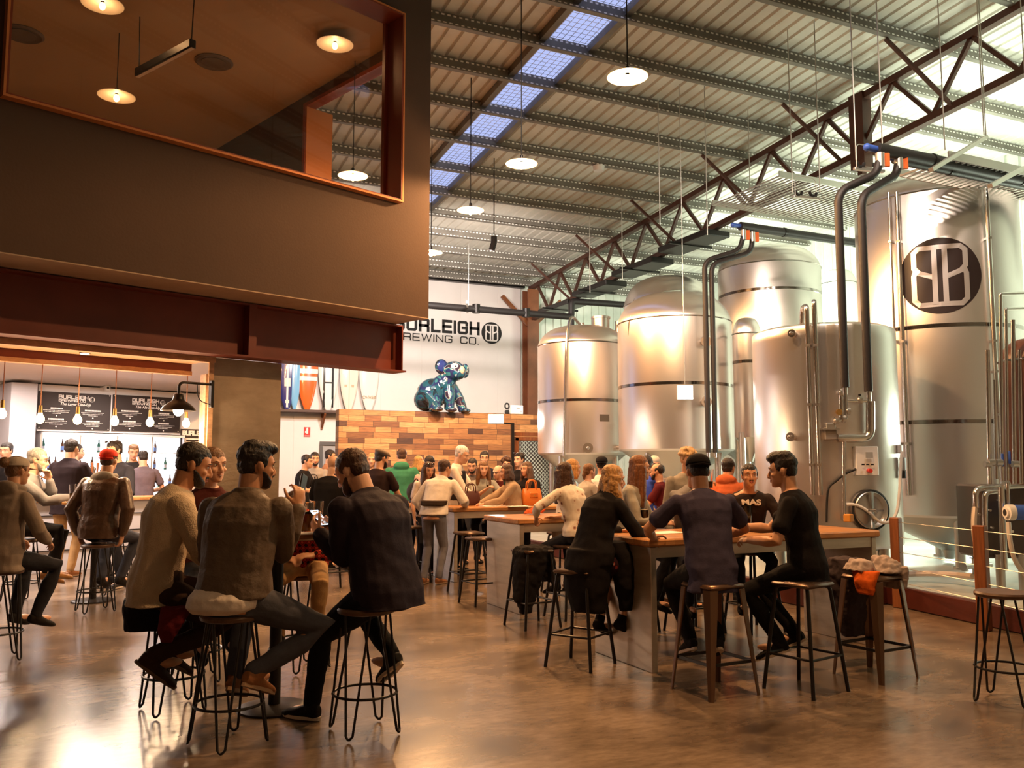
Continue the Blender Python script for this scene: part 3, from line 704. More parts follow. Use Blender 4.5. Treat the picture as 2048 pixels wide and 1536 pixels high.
# bar back wall, side wall, counter
BT = 8.0
b = MB(); bst(b, ML, 1.95, BT+.3, BT+.4, 0, 3.0); st(b.build('wall_bar_back', m_barwall, ang=0))
bs0 = to_st(onT(0, 800, BT))[0]; fs0 = to_st(onT(75, 870, BT))[0]; fs1 = to_st(onT(361, 880, BT))[0]
fz1 = (to_st(onT(75, 862, BT))[2]+to_st(onT(361, 874, BT))[2])/2
sl0 = to_st(onT(10, 800, BT-.02))[0]; sl1 = to_st(onT(76, 800, BT-.02))[0]
zt = to_st(onT(60, 770, BT))[2]
b = MB(); bst(b, sl0, fs0-.14, BT-.35, BT+.3, 0, zt); st(b.build('wall_bar_nib', m_barpale, ang=0))
b = MB(); bst(b, fs0-.03, fs1+.45, BT-.05, BT+.3, fz1+.02, zt+.02); st(b.build('wall_bar_fascia', m_barwall, ang=0))
# glass-door bottle fridge
fr = thing('bottle_fridge', 'long brightly lit glass bottle fridge behind the bar', 'fridge', mz((fs0+fs1)/2, BT, 0))
b = MB(); bst(b, fs0, fs1, BT+.25, BT+.29, .25, fz1); bst(b, fs0, fs0+.03, BT-.2, BT+.27, .2, fz1); bst(b, fs1-.03, fs1, BT-.2, BT+.27, .2, fz1); bst(b, fs0, fs1, BT-.2, BT+.27, fz1-.04, fz1); bst(b, fs0, fs1, BT-.2, BT+.27, .05, .3)
b.build('cabinet', m_barwall, fr, 0, world=True)
b = MB(); bst(b, fs0+.04, fs1-.04, BT+.235, BT+.248, .35, fz1-.06); b.build('light_panel', emis('fridge_glow', (.93, .95, 1), 5), fr, 0, world=True)
b = MB()
shz = [.45, .8, 1.13, 1.46, 1.78]
for z in shz: b.k = 0; bst(b, fs0+.03, fs1-.03, BT-.1, BT+.22, z-.012, z)
b.build('shelf', m_wire, fr, 0, world=True)
ndoor = 4
for i in range(ndoor+1):
    s_ = fs0+(fs1-fs0)*i/ndoor; b = MB(); bst(b, s_-.015, s_+.015, BT-.22, BT-.19, .3, fz1-.04); b.build('door_frame', m_wire, fr, 0, world=True)
for i in range(ndoor):
    s_ = fs0+(fs1-fs0)*i/ndoor; sb_ = fs0+(fs1-fs0)*(i+1)/ndoor
    b = MB(); bst(b, s_+.02, sb_-.02, BT-.208, BT-.202, .32, fz1-.05); b.build('door_glass', pane_glass('fridge_glass', (.97, .98, 1), .05), fr, 0, world=True)
m_bot = mat('bottle_amber', (.10, .035, .012), .15); m_botg = mat('bottle_green', (.03, .10, .07), .15); m_can = mat('can_silver', (.6, .6, .65), .3, .8); m_lab = mat('bottle_label_blue', (.12, .2, .45), .6)
def bottle(loc, m, lab):
    b = MB(); b.lathe([(.03, 0), (.031, .13), (.012, .185), (.012, .23), (.014, .235)], 8); o = b.build('beer_bottle', m); o.location = loc
    b = MB(); b.lathe([(.0315, .03), (.0315, .10)], 8, cap=False); b.build('label_band', lab, o); return o
bp1 = bottle((0, 0, -5), m_bot, m_lab); bp2 = bottle((0, 0, -5), m_botg, m_can)
kk = 0; rnd = random.Random(3)
for zi, z in enumerate(shz):
    gname = ['lowest', 'second', 'third', 'fourth', 'top'][zi]+' fridge shelf'
    s_ = fs0+.12
    while s_ < fs1-.1:
        if zi < 4 or rnd.random() < .35:
            if rnd.random() < (.92 if zi < 3 else .45):
                src = bp1 if rnd.random() < .6 else bp2
                o = src if (kk == 0 and src is bp1) else copy_tree(src)
                if src is bp1 and kk == 0: kk = 1
                o.location = mz(s_, BT+.05, z+.001)
                amb = src is bp1
                setp(o, ('brown glass bottle with blue label on the ' if amb else 'green glass bottle with silver label on the ')+gname, 'bottle', ('brown bottles on the ' if amb else 'green bottles on the ')+gname)
        s_ += .105
bpy.data.objects.remove(bp2.children[0]) if bp2.location.z < -4 else None
bpy.data.objects.remove(bp2) if bp2.location.z < -4 else None
# menu boards
def menu(ul, ur, vt, vb, label, line, seed):
    tt = BT-.07; a = to_st(onT(ul, vt[0], tt)); c = to_st(onT(ur, vt[1], tt)); zb = (to_st(onT(ul, vb[0], tt))[2]+to_st(onT(ur, vb[1], tt))[2])/2; ztp = (a[2]+c[2])/2
    s0, s1 = a[0], c[0]; w = s1-s0; h = ztp-zb
    t = thing('menu_board', label, 'menu board', mz((s0+s1)/2, tt, zb), MA, 'black menu boards over the bar fridge')
    b = MB(); b.box((0, 0, h/2), (w, .03, h), bev=.004); b.build('panel', mat('menu_black', (.028, .018, .016), .6), t, 0)
    mw = mat('menu_chalk', (.92, .86, .8), .6)
    F = lambda x, z, d: V((x, -.017-d*.4, z))
    b = MB(); hh = h*.085; W = text_width('BURLEIGH', hh, .35, 1.15)
    letters(b, 'BURLEIGH', hh, hh*.24, F, .35, -W/2-w*.03, h*.835, 1.15)
    letters(b, 'BREWING CO', hh*.62, hh*.14, F, .3, -W/2-w*.03, h*.755, 1.42); b.build('board_lettering', mw, t, 0)
    b = MB(); b.lathe([(.001, 0), (hh*.85, 0), (hh*.85, .006), (.001, .006)], 24, (W/2+hh*.65, -.015, h*.84), Matrix.Rotation(pi/2, 3, 'X')); b.build('badge', mw, t, 0)
    b = MB(); monogram(b, W/2+hh*.65, h*.84, hh*1.15, hh*.16, lambda x, z, d: V((x, -.023-d*.3, z))); b.build('badge_emblem', m_black, t, 0)
    text_mesh(line, h*.105, 'line_up_title', mw, t, Matrix.Translation((0, -.018, h*.655)) @ Matrix.Rotation(pi/2, 4, 'X'), shear=.25, bold=.0012)
    R = random.Random(seed)
    for cx in (-w*.25, w*.25):
        for z0 in (h*.56, h*.27):
            b = MB(); hw = w*R.uniform(.07, .12); z = z0-(h*.03 if cx > 0 else 0)
            x = cx-hw
            while x < cx+hw: b.box((x, -.018, z), (w*.011, .006, h*.042)); x += w*.0165     # heading, too small to read
            for k, hw2 in enumerate((w*R.uniform(.14, .18), w*R.uniform(.1, .17), w*R.uniform(.05, .09))):
                x = cx-hw2; zz = z-h*(.055+.042*k)
                while x < cx+hw2: b.box((x, -.017, zz), (w*R.uniform(.008, .014), .004, h*.013)); x += w*.018
            b.lathe([(.001, 0), (h*.018, 0), (h*.018, .004), (.001, .004)], 10, (cx, -.014, z-h*.2), Matrix.Rotation(pi/2, 3, 'X'))
            b.build('fine_print', mw, t, 0)
    for i in (-1, 1):
        for j in (.03, .97):
            b = MB(); b.sphere((i*w*.475, -.018, h*j), (.012, .008, .012), 8, 6); b.build('stud', m_wire, t)
    return t
menu(77, 222, (782, 790), (858, 861), 'black menu board headed The Lager Line-Up, left of two', 'The Lager Line-Up', 1)
menu(226, 361, (790, 796), (861, 866), 'black menu board headed The Ale Line-Up, right of two', 'The Ale Line-Up', 2)
# small price board at the end of the bar
a = to_st(onT(361, 873, BT-.12)); c = to_st(onT(404, 905, BT-.12)); t = thing('price_board', 'small black board with white lines right of the fridge', 'sign', mz((a[0]+c[0])/2, BT-.12, c[2]), MA)
w = c[0]-a[0]; h = a[2]-c[2]+.15
b = MB(); b.box((0, 0, h/2), (w, .03, h)); b.build('panel', mat('menu_black', (.03, .02, .02), .6), t, 0)
b = MB(); letters(b, 'BURLEIGH', h*.16, h*.05, lambda x, z, d: V((x, -.017-d*.4, z)), .3, -w*.42, h*.75, .9)
for k in range(4): b.box((0, -.018, h*(.58-.14*k)), (w*.8, .005, h*.06))
b.build('board_lettering', mat('menu_chalk', (.9, .85, .8), .6), t, 0)
# hanging bulbs over the counter
m_amber = mat('amber_bulb_glass', (1, .8, .5), .1, trans=.9)
m_fil = emis('bulb_glow', (1, .72, .36), 16)
for i, (u, v) in enumerate(((4, 828), (80, 838), (155, 840), (229, 843), (300, 845), (372, 847))):
    p = onT(u, v, 1.59); s_, t_, z_ = to_st(p)
    nm = ['leftmost', 'second', 'third', 'fourth', 'fifth', 'rightmost'][i]
    t = thing('hanging_bulb', 'bare glowing bulb over the bar, %s in the row' % (nm+' from left' if 0 < i < 5 else nm), 'pendant lamp', p, 0, 'bare bulbs over the bar')
    b = MB(); b.sphere((0, 0, 0), (.045, .045, .052), 16, 10); b.cyl((0, 0, .03), (0, 0, .07), .03, .02); b.build('bulb', m_fil, t)
    b = MB(); b.cyl((0, 0, .065), (0, 0, .15), .022, .018); b.build('socket', m_brass, t)
    b = MB(); b.cyl((0, 0, .15), (0, 0, zb1-z_), .006, n=6); b.build('cord', mat('cord_brown', (.25, .1, .05), .7), t)
    lamp('POINT', (0, -.02, -.09), 20, (1, .66, .36), .05, parent=t)
# cctv camera
p = onT(214, 776, BT-.25); t = thing('security_camera', 'small white security camera above the menu boards', 'camera', p)
b = MB(); b.box(p, (.10, .10, .09), RZ, .015); b.build('body', m_wpl, t, 0, world=True)
b = MB(); b.sphere(p+MN*-.05, .022, 10, 8); b.build('lens', m_black, t, world=True)
b = MB(); b.cyl(p+V((0, 0, .02)), p+MN*.3+V((0, 0, .02)), .02); b.build('mount', m_wpl, t, world=True)
# gooseneck wall lamp on the jamb
pl = onT(423, 788, .9); sh_ = onT(357, 806, .9)
t = thing('gooseneck_lamp', 'lit black gooseneck barn lamp on the bar door jamb', 'wall lamp', pl)
b = MB(); b.box(pl, (.035, .07, .32), RZ, .006); b.build('wall_plate', m_dark, t, 0, world=True)
za = to_st(onT(424, 769, .9))[2]; A = V((pl.x, pl.y, za)); B = V((sh_.x, sh_.y, za)); C = V((sh_.x, sh_.y, to_st(onT(357, 787, .9))[2]))
b = MB(); b.tube(fillet([A, B, C], .12, 8), .016, 10); b.build('arm', m_dark, t, world=True)
b = MB(); b.tube(fillet([A+MD*-.18+V((0, 0, .0)), A+MD*-.16+V((0, 0, -.2)), A+V((0, 0, -.24))], .12, 6), .006, 6); b.build('cable', m_dark, t, world=True)
zs = to_st(onT(357, 821, .9))[2]; S = V((sh_.x, sh_.y, zs)); H_ = C.z-zs
b = MB(); b.lathe([(.03, H_), (.05, H_-.01), (.062, H_*.7), (.07, H_*.58), (.12, H_*.42), (.17, H_*.2), (.195, .0), (.192, -.004), (.16, H_*.18), (.11, H_*.36), (.06, H_*.5)], 32, S); b.build('shade', m_dark, t, 50, world=True)
b = MB(); b.sphere(S+V((0, 0, -.0)), (.055, .055, .065), 16, 10); b.build('bulb', emis('barn_glow', (1, .74, .42), 26), t, world=True)
lamp('POINT', tuple(S+V((0, 0, -.1))-V(t.location)), 45, (1, .66, .36), .06, parent=t)
for s_ in (-6.5, -4.5, -2.5): lamp('AREA', tuple(mz(s_, 4.2, 2.95)), 130, (1, .80, .66), .5, rot=(0, 0, 0), sizey=.5, name='bar_fill_light')  # unseen area lamps without fittings, added to brighten the bar
for s_ in (-3.2, -1.2): lamp('AREA', tuple(mz(s_, 6.6, 2.95)), 70, (1, .82, .72), .4, rot=(0, 0, 0), sizey=.4, name='bar_fill_light')  # two more added lamps, unseen, nearer the bar back wall
# counter
CT = to_st(onz(200, 1137, 0))[1]
b0 = MB(); CEND = -.1; ct = thing('bar_counter', 'long pale panelled bar counter with timber top', 'counter', mz(-4, CT+.3, 0))
bst(b0, ML, CEND, CT, CT+.1, 0, 1.0); b0.build('front_panel', m_barpale, ct, 0, world=True)
b = MB()
for z in (.3, .55, .8): bst(b, ML, CEND, CT-.012, CT, z, z+.012)
b.build('panel_groove', m_dark, ct, 0, world=True)
b = MB(); bst(b, ML, CEND+.02, CT-.06, CT+.65, 1.0, 1.05, .008); b.build('counter_top', m_tablewood, ct, 0, world=True)
# beer tap tower on the counter
p = onT(185, 930, CT+.35); t = thing('beer_tap_tower', 'shiny beer tap tower on the bar counter', 'beer tap', (p.x, p.y, 1.05))
b = MB(); b.lathe([(.07, 0), (.07, .02), (.045, .04), (.042, .38), (.055, .42), (.05, .46), (.001, .48)], 20); b.build('column', m_pipe, t)
for k in (-1, 0, 1):
    b = MB(); b.cyl((.06*k, -.04, .36), (.07*k, -.13, .34), .014); b.cyl((.07*k, -.13, .35), (.07*k, -.13, .29), .011); b.build('spout', m_pipe, t)
    b = MB(); b.cyl((.07*k, -.12, .36), (.075*k, -.14, .52), .012, .02); b.build('tap_handle', m_post, t)
# ================================================================== tanks
PZ = .205
def cpos(u, Z):
    p = dep(u, 935, Z); return V((p.x, p.y, 0))
def vz(v, Z, u=1024): return dep(u, v, Z).z
def tank(u, Z, R, vb, vs, vt, label, legs=True, bands=(), flat=False, m=None, cone=.55, name='brewing_tank', lr=pi/4+.2, shoulder=.14):
    c = cpos(u, Z); zb = vz(vb, Z-R*.7, u); zs = vz(vs, Z-R*.6, u); zt = vz(vt, Z, u) if not flat else zs+.06
    t = thing(name, label, 'tank', (c.x, c.y, PZ), 0)
    m = m or m_inox
    a = atan2(-c.y, -c.x)
    pr = [(R*.97, zb-.02), (R, zb+.01), (R, zs-shoulder)]
    if flat: pr += [(R, zs-.02), (R*.985, zs), (R*.9, zs+.03), (.001, zs+.06)]
    else:
        n = 10
        for i in range(1, n+1):
            th = i/n*pi/2
            e = 1.35
            pr.append((max(.001, R*cos(th)**(.55)) if i < n else .001, zs-shoulder+(zt-zs+shoulder)*sin(th)**e))
    b = MB(); b.lathe(pr, 72, c); b.build('shell', m, t, 35, world=True)
    b = MB(); b.lathe([(R*.97, zb), (R*.75, zb-cone*.3), (.1, zb-cone), (.06, zb-cone-.12)], 56, c); b.build('cone_bottom', m_inoxd, t, 35, world=True)
    for v in bands:
        z = vz(v, Z-R, u); b = MB(); b.lathe([(R, z-.028), (R+.006, z-.024), (R+.006, z+.024), (R, z+.028)], 72, c, cap=False); b.build('band', m_band, t, 40, world=True)
    if not flat:
        b = MB(); b.lathe([(R+.001, zs-shoulder-.012), (R+.016, zs-shoulder), (R+.001, zs-shoulder+.012)], 72, c, cap=False); b.build('rim_weld', m_band, t, 60, world=True)
    if legs:
        for k in range(4):
            q = c+V((cos(a+lr+k*pi/2), sin(a+lr+k*pi/2), 0))*R*.84
            b = MB(); b.cyl(V((q.x, q.y, PZ+.03)), V((q.x, q.y, zb+.06)), .062, n=16); b.cyl(V((q.x, q.y, PZ)), V((q.x, q.y, PZ+.03)), .09, n=16); b.build('leg', m_inoxd, t, world=True)
    return t, c, R, zb, zs, zt
T1 = tank(1166, 17.0, .87, 907, 672, 654, 'first small domed stainless tank beside the mesh gate', bands=(799,))
T2 = tank(1353, 15.2, .985, 899, 622, 590, 'copper reflecting domed stainless tank with a white light before it', bands=(765,))
T2b = tank(1342, 18.2, .93, 900, 590, 556, 'domed tank rising behind the copper reflecting tank', bands=())
T3 = tank(1548, 17.0, .98, 900, 515, 497, 'tall stainless tank with a rounded top between the black pipe pairs', bands=(575,))
T3b = tank(1500, 14.5, .235, 872, 650, 636, 'narrow stainless vessel between the two largest middle tanks', bands=(722,), cone=.3)
T4 = tank(1690, 20.0, .40, 900, 552, 540, 'slim pale tank far behind the flat topped tank', legs=True, m=mat('pale_enamel', (.8, .82, .74), .35))
T5 = tank(1653, 10.75, .84, 1092, 655, 650, 'flat topped stainless tank with manway and control box', flat=True, bands=(), cone=.2)
T6 = tank(1891, 12.2, 1.055, 1032, 384, 366, 'tallest stainless tank bearing the round brewery emblem', bands=(648, 842), cone=.50, shoulder=.06, lr=.14)
T7 = tank(2090, 9.2, .38, 970, 690, 676, 'dark brown insulated tank at the right edge', m=mat('dark_cladding', (.12, .05, .035), .35), legs=False, cone=.03)
def on_cyl(T, u, v, off=0.0):                            # point on the visible side of a tank
    t, c, R = T[0], T[1], T[2]; d = ray(u, v); R += off
    a = d.x**2+d.y**2; bq = -2*(d.x*c.x+d.y*c.y); cq = c.x**2+c.y**2-R*R
    D = bq*bq-4*a*cq; k = (-bq-sqrt(max(0, D)))/(2*a); return CO+d*k
def cyl_f(T, p, e=.004):                                 # x along the surface, z up, from the point p
    t, c, R = T[0], T[1], T[2]; a0 = atan2(p.y-c.y, p.x-c.x)
    def f(x, z, d):
        a = a0+x/R; r = R+e+d*.35
        return V((c.x+r*cos(a), c.y+r*sin(a), p.z+z))
    f.sub = True
    return f
# round emblem on the tallest tank
p = on_cyl(T6, 1880, 551); q = on_cyl(T6, 1880, 475); rE = abs(q.z-p.z)
f = cyl_f(T6, p); b = MB(); vs = [f(0, 0, 0)]; fs = []
NR, NA = 10, 64
for i in range(1, NR+1):
    for j in range(NA): vs.append(f(rE*i/NR*cos(2*pi*j/NA), rE*i/NR*sin(2*pi*j/NA), 0))
for j in range(NA): fs.append((0, 1+j, 1+(j+1) % NA))
for i in range(NR-1):
    for j in range(NA):
        k = (j+1) % NA; fs.append((1+i*NA+j, 1+(i+1)*NA+j, 1+(i+1)*NA+k, 1+i*NA+k))
b.add(vs, fs); dk = b.build('emblem_disc', mat('emblem_black', (.035, .022, .022), .35), T6[0], 60, world=True)
b = MB(); monogram(b, 0, 0, rE*1.5, rE*.125, cyl_f(T6, p, .009)); b.build('emblem_letters', mat('emblem_silver', (.78, .74, .76), .3, .6), T6[0], 30, world=True)
def vpipe(T, u, v0, v1, r, name='riser_pipe', m=None, off=.06, par=True, clamps=3):
    a = on_cyl(T, u, v0, off); z1 = on_cyl(T, u, v1, off).z
    b = MB(); b.cyl(a, V((a.x, a.y, z1)), r, n=12); o = b.build(name, m or m_pipe, T[0], world=True)
    for k in range(clamps):
        z = a.z+(z1-a.z)*(k+.5)/clamps; c = T[1]; d = (V((c.x, c.y, z))-V((a.x, a.y, z))).normalized()
        b = MB(); b.bar(V((a.x, a.y, z))-d*.03, V((a.x, a.y, z))+d*(off+.01), .05, .03); b.build('clamp', m_inoxd, T[0], 0, world=True)
    return o
vpipe(T6, 1777, 385, 990, .018); vpipe(T6, 1793, 385, 990, .03)
vpipe(T6, 1972, 375, 1000, .03); vpipe(T6, 1990, 700, 960, .018)
vpipe(T5, 1614, 632, 990, .028, off=.07); vpipe(T5, 1629, 632, 990, .028, off=.07)
# pipe bends over the rim of the flat tank
b = MB(); a = on_cyl(T5, 1614, 632, .07); b.tube(fillet([a, a+V((0, 0, .12)), a+V((.12, .2, .14)), a+V((.14, .24, -.1))], .08), .028, 10); a = on_cyl(T5, 1629, 632, .07); b.tube(fillet([a, a+V((0, 0, .2)), a+V((.22, .22, .0)), a+V((.25, .25, -.1))], .08), .028, 10); b.build('rim_bend', m_pipe, T5[0], world=True)
# T1 sight pipe with hook over the dome, T1 hatch, T2 hoop pipe
a = on_cyl(T1, 1133, 690, .05); lo = on_cyl(T1, 1128, 912, .05); top = dep(1165, 648, 17)
b = MB(); b.tube(fillet([V((lo.x, lo.y, lo.z)), V((a.x, a.y, a.z+.1)), V((a.x, a.y, top.z+.1))+(T1[1]-V((a.x, a.y, 0)))*.25, V((T1[1].x, T1[1].y, T1[5]+.0))], .3, 8), .028, 10); b.build('vent_pipe', m_pipe, T1[0], world=True)
c = T1[1]; b = MB(); b.cyl(V((c.x+.25, c.y-.3, T1[5]-.1)), V((c.x+.25, c.y-.3, T1[5]+.13)), .17, n=24); b.cyl(V((c.x+.25, c.y-.3, T1[5]+.13)), V((c.x+.25, c.y-.3, T1[5]+.17)), .19, n=24)
b.cyl(V((c.x+.62, c.y-.35, T1[5]-.16)), V((c.x+.62, c.y-.35, T1[5]+.1)), .07, n=16); b.build('top_hatch', m_inoxd, T1[0], world=True)
for T in (T1, T2, T2b):
    c = T[1]
    b = MB(); b.tube(fillet([V((c.x-T[2]*.98, c.y-.05, T[4]-.4)), V((c.x-T[2]*.99, c.y-.1, T[4]-.05)), V((c.x-T[2]*.5, c.y-.3, T[5]-.04)), V((c.x, c.y-.2, T[5]+.04))], .3, 8), .02, 8) if T is not T1 else b.cyl(V((c.x, c.y, T[5]-.05)), V((c.x, c.y, T[5]+.08)), .05)
    b.build('top_pipe', m_pipe, T[0], world=True)
p = on_cyl(T1, 1209, 836, .005); f = cyl_f(T1, p, .003); b = MB(); stroke(b, [(-.1, 0), (.1, 0)], .13, .012, f, False); b.build('name_plate', mat('plate_dark', (.15, .14, .13), .4, .5), T1[0], 0, world=True)
def port(T, u, v, r=.07):
    p = on_cyl(T, u, v, 0); d = (p-V((T[1].x, T[1].y, p.z))).normalized()
    b = MB(); b.cyl(p-d*.02, p+d*.06, r, n=16); b.cyl(p+d*.06, p+d*.085, r*1.35, n=16); b.sphere(p+d*.11, r*.5, 8, 6); b.build('sample_valve', m_pipe, T[0], world=True)
port(T1, 1175, 896); port(T1, 1236, 896, .05); port(T2, 1407, 684); port(T2, 1408, 804); port(T5, 1589, 668, .035); port(T5, 1587, 874, .04)
# manway door on the flat tank
p = on_cyl(T5, 1737, 1020, 0); d = (p-V((T5[1].x, T5[1].y, p.z))).normalized(); x = V((-d.y, d.x, 0))
Rm = Matrix((x, V((0, 0, 1)), d)).transposed()
if Rm.determinant() < 0: Rm = Matrix((-x, V((0, 0, 1)), d)).transposed()
b = MB(); b.lathe([(.20, -.12), (.215, .05), (.20, .065), (.19, .05), (.17, .02), (.001, .05)], 40, p, Rm); b.build('manway_door', m_inoxd, T5[0], 45, world=True)
b = MB(); b.lathe([(.205, .02), (.228, .03), (.232, .05), (.215, .06)], 40, p, Rm, cap=False); b.build('manway_gasket', m_black, T5[0], 45, world=True)
b = MB(); b.bar(p+d*.075-V((0, 0, .2)), p+d*.075+V((0, 0, .2)), .035, .02); b.cyl(p+d*.05, p+d*.16, .02); b.bar(p+d*.14-x*.09, p+d*.14+x*.09, .02); b.build('manway_handle', m_pipe, T5[0], world=True)
# control box, conduit and valve group in front of the flat tank
def panel_at(T, u0, v0, u1, v1, depth, m, name, lab=None):
    p = on_cyl(T, (u0+u1)/2, (v0+v1)/2, .05); d = (p-V((T[1].x, T[1].y, p.z))).normalized(); Zc = (p-CO).dot(CF.normalized())
    w = abs(u1-u0)/FPX*p.xy.length*.93; h = abs(v1-v0)/FPX*p.xy.length*.93; d = V((-sin(TH), -cos(TH), 0))*.7+d*.3; d.normalize(); x = V((-d.y, d.x, 0))
    R = Matrix((x, -d, V((0, 0, 1)))).transposed()
    b = MB(); b.box(p-d*depth*.2, (w, depth, h), R, .008); return b, p, d, x, w, h, R
b, p, d, x, w, h, R = panel_at(T5, 1709, 893, 1755, 951, .12, m_wpl, 'c')
t = thing('control_box', 'white control box with red stop button on the flat topped tank', 'control box', p); b.build('enclosure', m_wpl, t, 0, world=True)
b = MB(); b.cyl(p+d*.05+V((0, 0, -h*.33)), p+d*.11+V((0, 0, -h*.33)), .024, n=12); b.build('stop_button', m_red, t, world=True)
b = MB(); b.box(p+d*.085+V((0, 0, h*.2)), (w*.3, .015, h*.2), R); b.build('display', m_grey, t, 0, world=True)
b = MB()
for k in range(3): b.box(p+d*.085+x*w*(-.28+.2*k)+V((0, 0, -h*.12)), (w*.12, .01, h*.05), R)
b.build('indicator_window', m_black, t, 0, world=True)
b, p, d, x, w, h, R = panel_at(T5, 1648, 855, 1672, 880, .14, m_wpl, 'c')
t = thing('actuator_box', 'grey valve actuator on the flat topped tank', 'actuator', p); b.build('housing', mat('actuator_grey', (.34, .29, .25), .4, .4), t, 0, world=True)
b = MB(); b.box(p+V((0, 0, h*.62)), (w*.8, .1, h*.5), R, .008); b.box(p+V((0, 0, h*.36)), (w*1.3, .14, .015), R); b.build('cap', m_inoxd, t, 0, world=True)
Zp = (p-CO).dot(V((sin(TH), cos(TH), 0)))
def fp(u, v, dz=0.0): return dep(u, v, Zp-.06+dz)
lg = thing('lagged_steel_pipe', 'bright silver lagged elbow pipe before the flat topped tank', 'pipe', fp(1738, 870))
b = MB(); b.tube(fillet([fp(1741, 803), fp(1741, 876), fp(1675, 876)], .1, 8), .048, 16); b.build('lagging', m_pipe, lg, world=True)
b = MB(); b.cyl(fp(1688, 880), fp(1688, 1040), .021, n=12); b.build('drop_pipe', m_pipe, lg, world=True)
vg = thing('valve_group', 'cluster of steel valves under the black pipes', 'valve', fp(1690, 820))
b = MB(); b.tube(fillet([fp(1692, 790), fp(1692, 838), fp(1670, 842)], .04), .022, 10); b.cyl(fp(1682, 783), fp(1684, 838), .03, n=12); b.cyl(fp(1694, 802), fp(1738, 802), .018, n=10); b.cyl(fp(1738, 785), fp(1738, 806), .03); b.build('manifold', m_pipe, vg, world=True)
for u, v in ((1682, 786), (1696, 822), (1687, 838), (1720, 800), (1672, 842)):
    b = MB(); b.cyl(fp(u-3, v), fp(u+3, v), .045, n=14); b.sphere(fp(u, v), .035, 10, 8); b.build('valve_body', m_inoxd, vg, world=True)
b = MB(); b.bar(fp(1720, 800), fp(1719, 788), .02); b.build('lever', m_black, vg, 0, world=True)
gz = thing('pressure_gauge', 'small round copper gauge left of the valve cluster', 'gauge', fp(1677, 824))
b = MB(); pg = fp(1677, 824); b.cyl(pg, pg-CF*.03, .035, n=20); b.build('dial', m_brass, gz, world=True)
# cables and hoses
def hose(name, label, cat, pts, r, m, group=None, n=8):
    pts = [V(p) for p in pts]; out = []
    for i in range(len(pts)-1):
        p0, p1, p2, p3 = pts[max(i-1, 0)], pts[i], pts[i+1], pts[min(i+2, len(pts)-1)]
        for k in range(n):
            t = k/n; out.append(.5*((2*p1)+(p2-p0)*t+(2*p0-5*p1+4*p2-p3)*t*t+(3*p1-p0-3*p2+p3)*t**3))
    out.append(pts[-1]); b = MB(); b.tube(out, r, 8); o = b.build(name, m, loc=pts[0]); return setp(o, label, cat, group)
hose('white_hose', 'white hose drooping across the flat tank manway', 'hose', [fp(1692, 1009), fp(1712, 1010), fp(1735, 1022), fp(1757, 1042), fp(1778, 1044), fp(1793, 1025), fp(1799, 985), fp(1801, 940), fp(1804, 903)], .018, m_wpl)
hose('black_cable', 'black cable curving down the flat topped tank', 'cable', [fp(1712, 938), fp(1690, 948), fp(1672, 962), fp(1658, 975), fp(1654, 1000), fp(1653, 1045)], .013, m_black)
b = MB(); q = fp(1800, 898, .35); b.box(q, (.07, .05, .1), .4, .01); o = b.build('white_wall_bracket', m_wpl, ang=0, loc=q); setp(o, 'white hose bracket between the two nearest tanks', 'bracket')
q = fp(1806, 928, .35); b = MB(); b.box(q, (.07, .06, .16), .4, .01); o = b.build('level_sensor', m_grey, ang=0, loc=q); setp(o, 'grey sensor under the white hose bracket', 'sensor'); b = MB(); b.box(q-V((0, 0, .12)), (.05, .05, .09), .4, .01); b.build('socket', m_black, o, 0, world=True)
q = fp(1697, 1036, -.1); b = MB(); b.box(q, (.1, .08, .085), .4, .008); o = b.build('amber_block', mat('amber_plastic', (.65, .26, .04), .5), ang=0, loc=q); setp(o, 'small amber box at the foot of the flat topped tank', 'box')
hose('floor_hose', 'pale hose lying along the kerb on the brewery floor', 'hose', [dep(1775, 1157, 10.2), dep(1800, 1150, 10.15), dep(1850, 1147, 10.05), dep(1900, 1149, 9.9), dep(1945, 1153, 9.6)], .032, mat('pale_hose', (.7, .55, .45), .5))
# lagged black pipes: two pairs dropping from overhead headers
def drop(us, vtop, vbot, Z, head, label, group, r):
    for i, u in enumerate(us):
        a = dep(u, vbot[i], Z); bz_ = dep(u, vtop[i], Z).z; hx = head[i]
        h0 = dep(hx[0], hx[1], hx[2]); h1 = dep(hx[3], hx[4], hx[2])
        pts = fillet([a, V((a.x, a.y, bz_)), h0, h1], .16, 8)
        b = MB(); b.tube(pts, r, 14); o = b.build('lagged_pipe', m_insul, loc=a); setp(o, label[i], 'pipe', group)
        b = MB(); b.cyl(a+V((0, 0, .02)), a-V((0, 0, .08)), r*.55, n=12); b.build('end_fitting', m_pipe, o, world=True)
        b = MB(); q = h1; b.cyl(q-V((0, 0, .08)), q+V((0, 0, .08)), r*1.1, n=12); b.build('union', m_wire, o, world=True)
        b = MB(); b.box(q+CR*(r*1.6), (.07, .03, .16), -TH, .006); b.build('valve_lever', m_orange, o, 0, world=True)
drop((1690, 1737), (383, 392), (775, 783), 9.62, ((1752, 348, 9.7, 1760, 320), (1792, 350, 9.9, 1797, 325)), ('left lagged black pipe dropping before the flat tank', 'right lagged black pipe dropping before the flat tank'), 'near lagged drop pipes', .047)
drop((1417, 1431), (522, 528), (905, 905), 13.85, ((1480, 500, 13.9, 1487, 470), (1502, 505, 14.0, 1505, 474)), ('left lagged black pipe at the copper reflecting tank', 'right lagged black pipe at the copper reflecting tank'), 'far lagged drop pipes', .042)
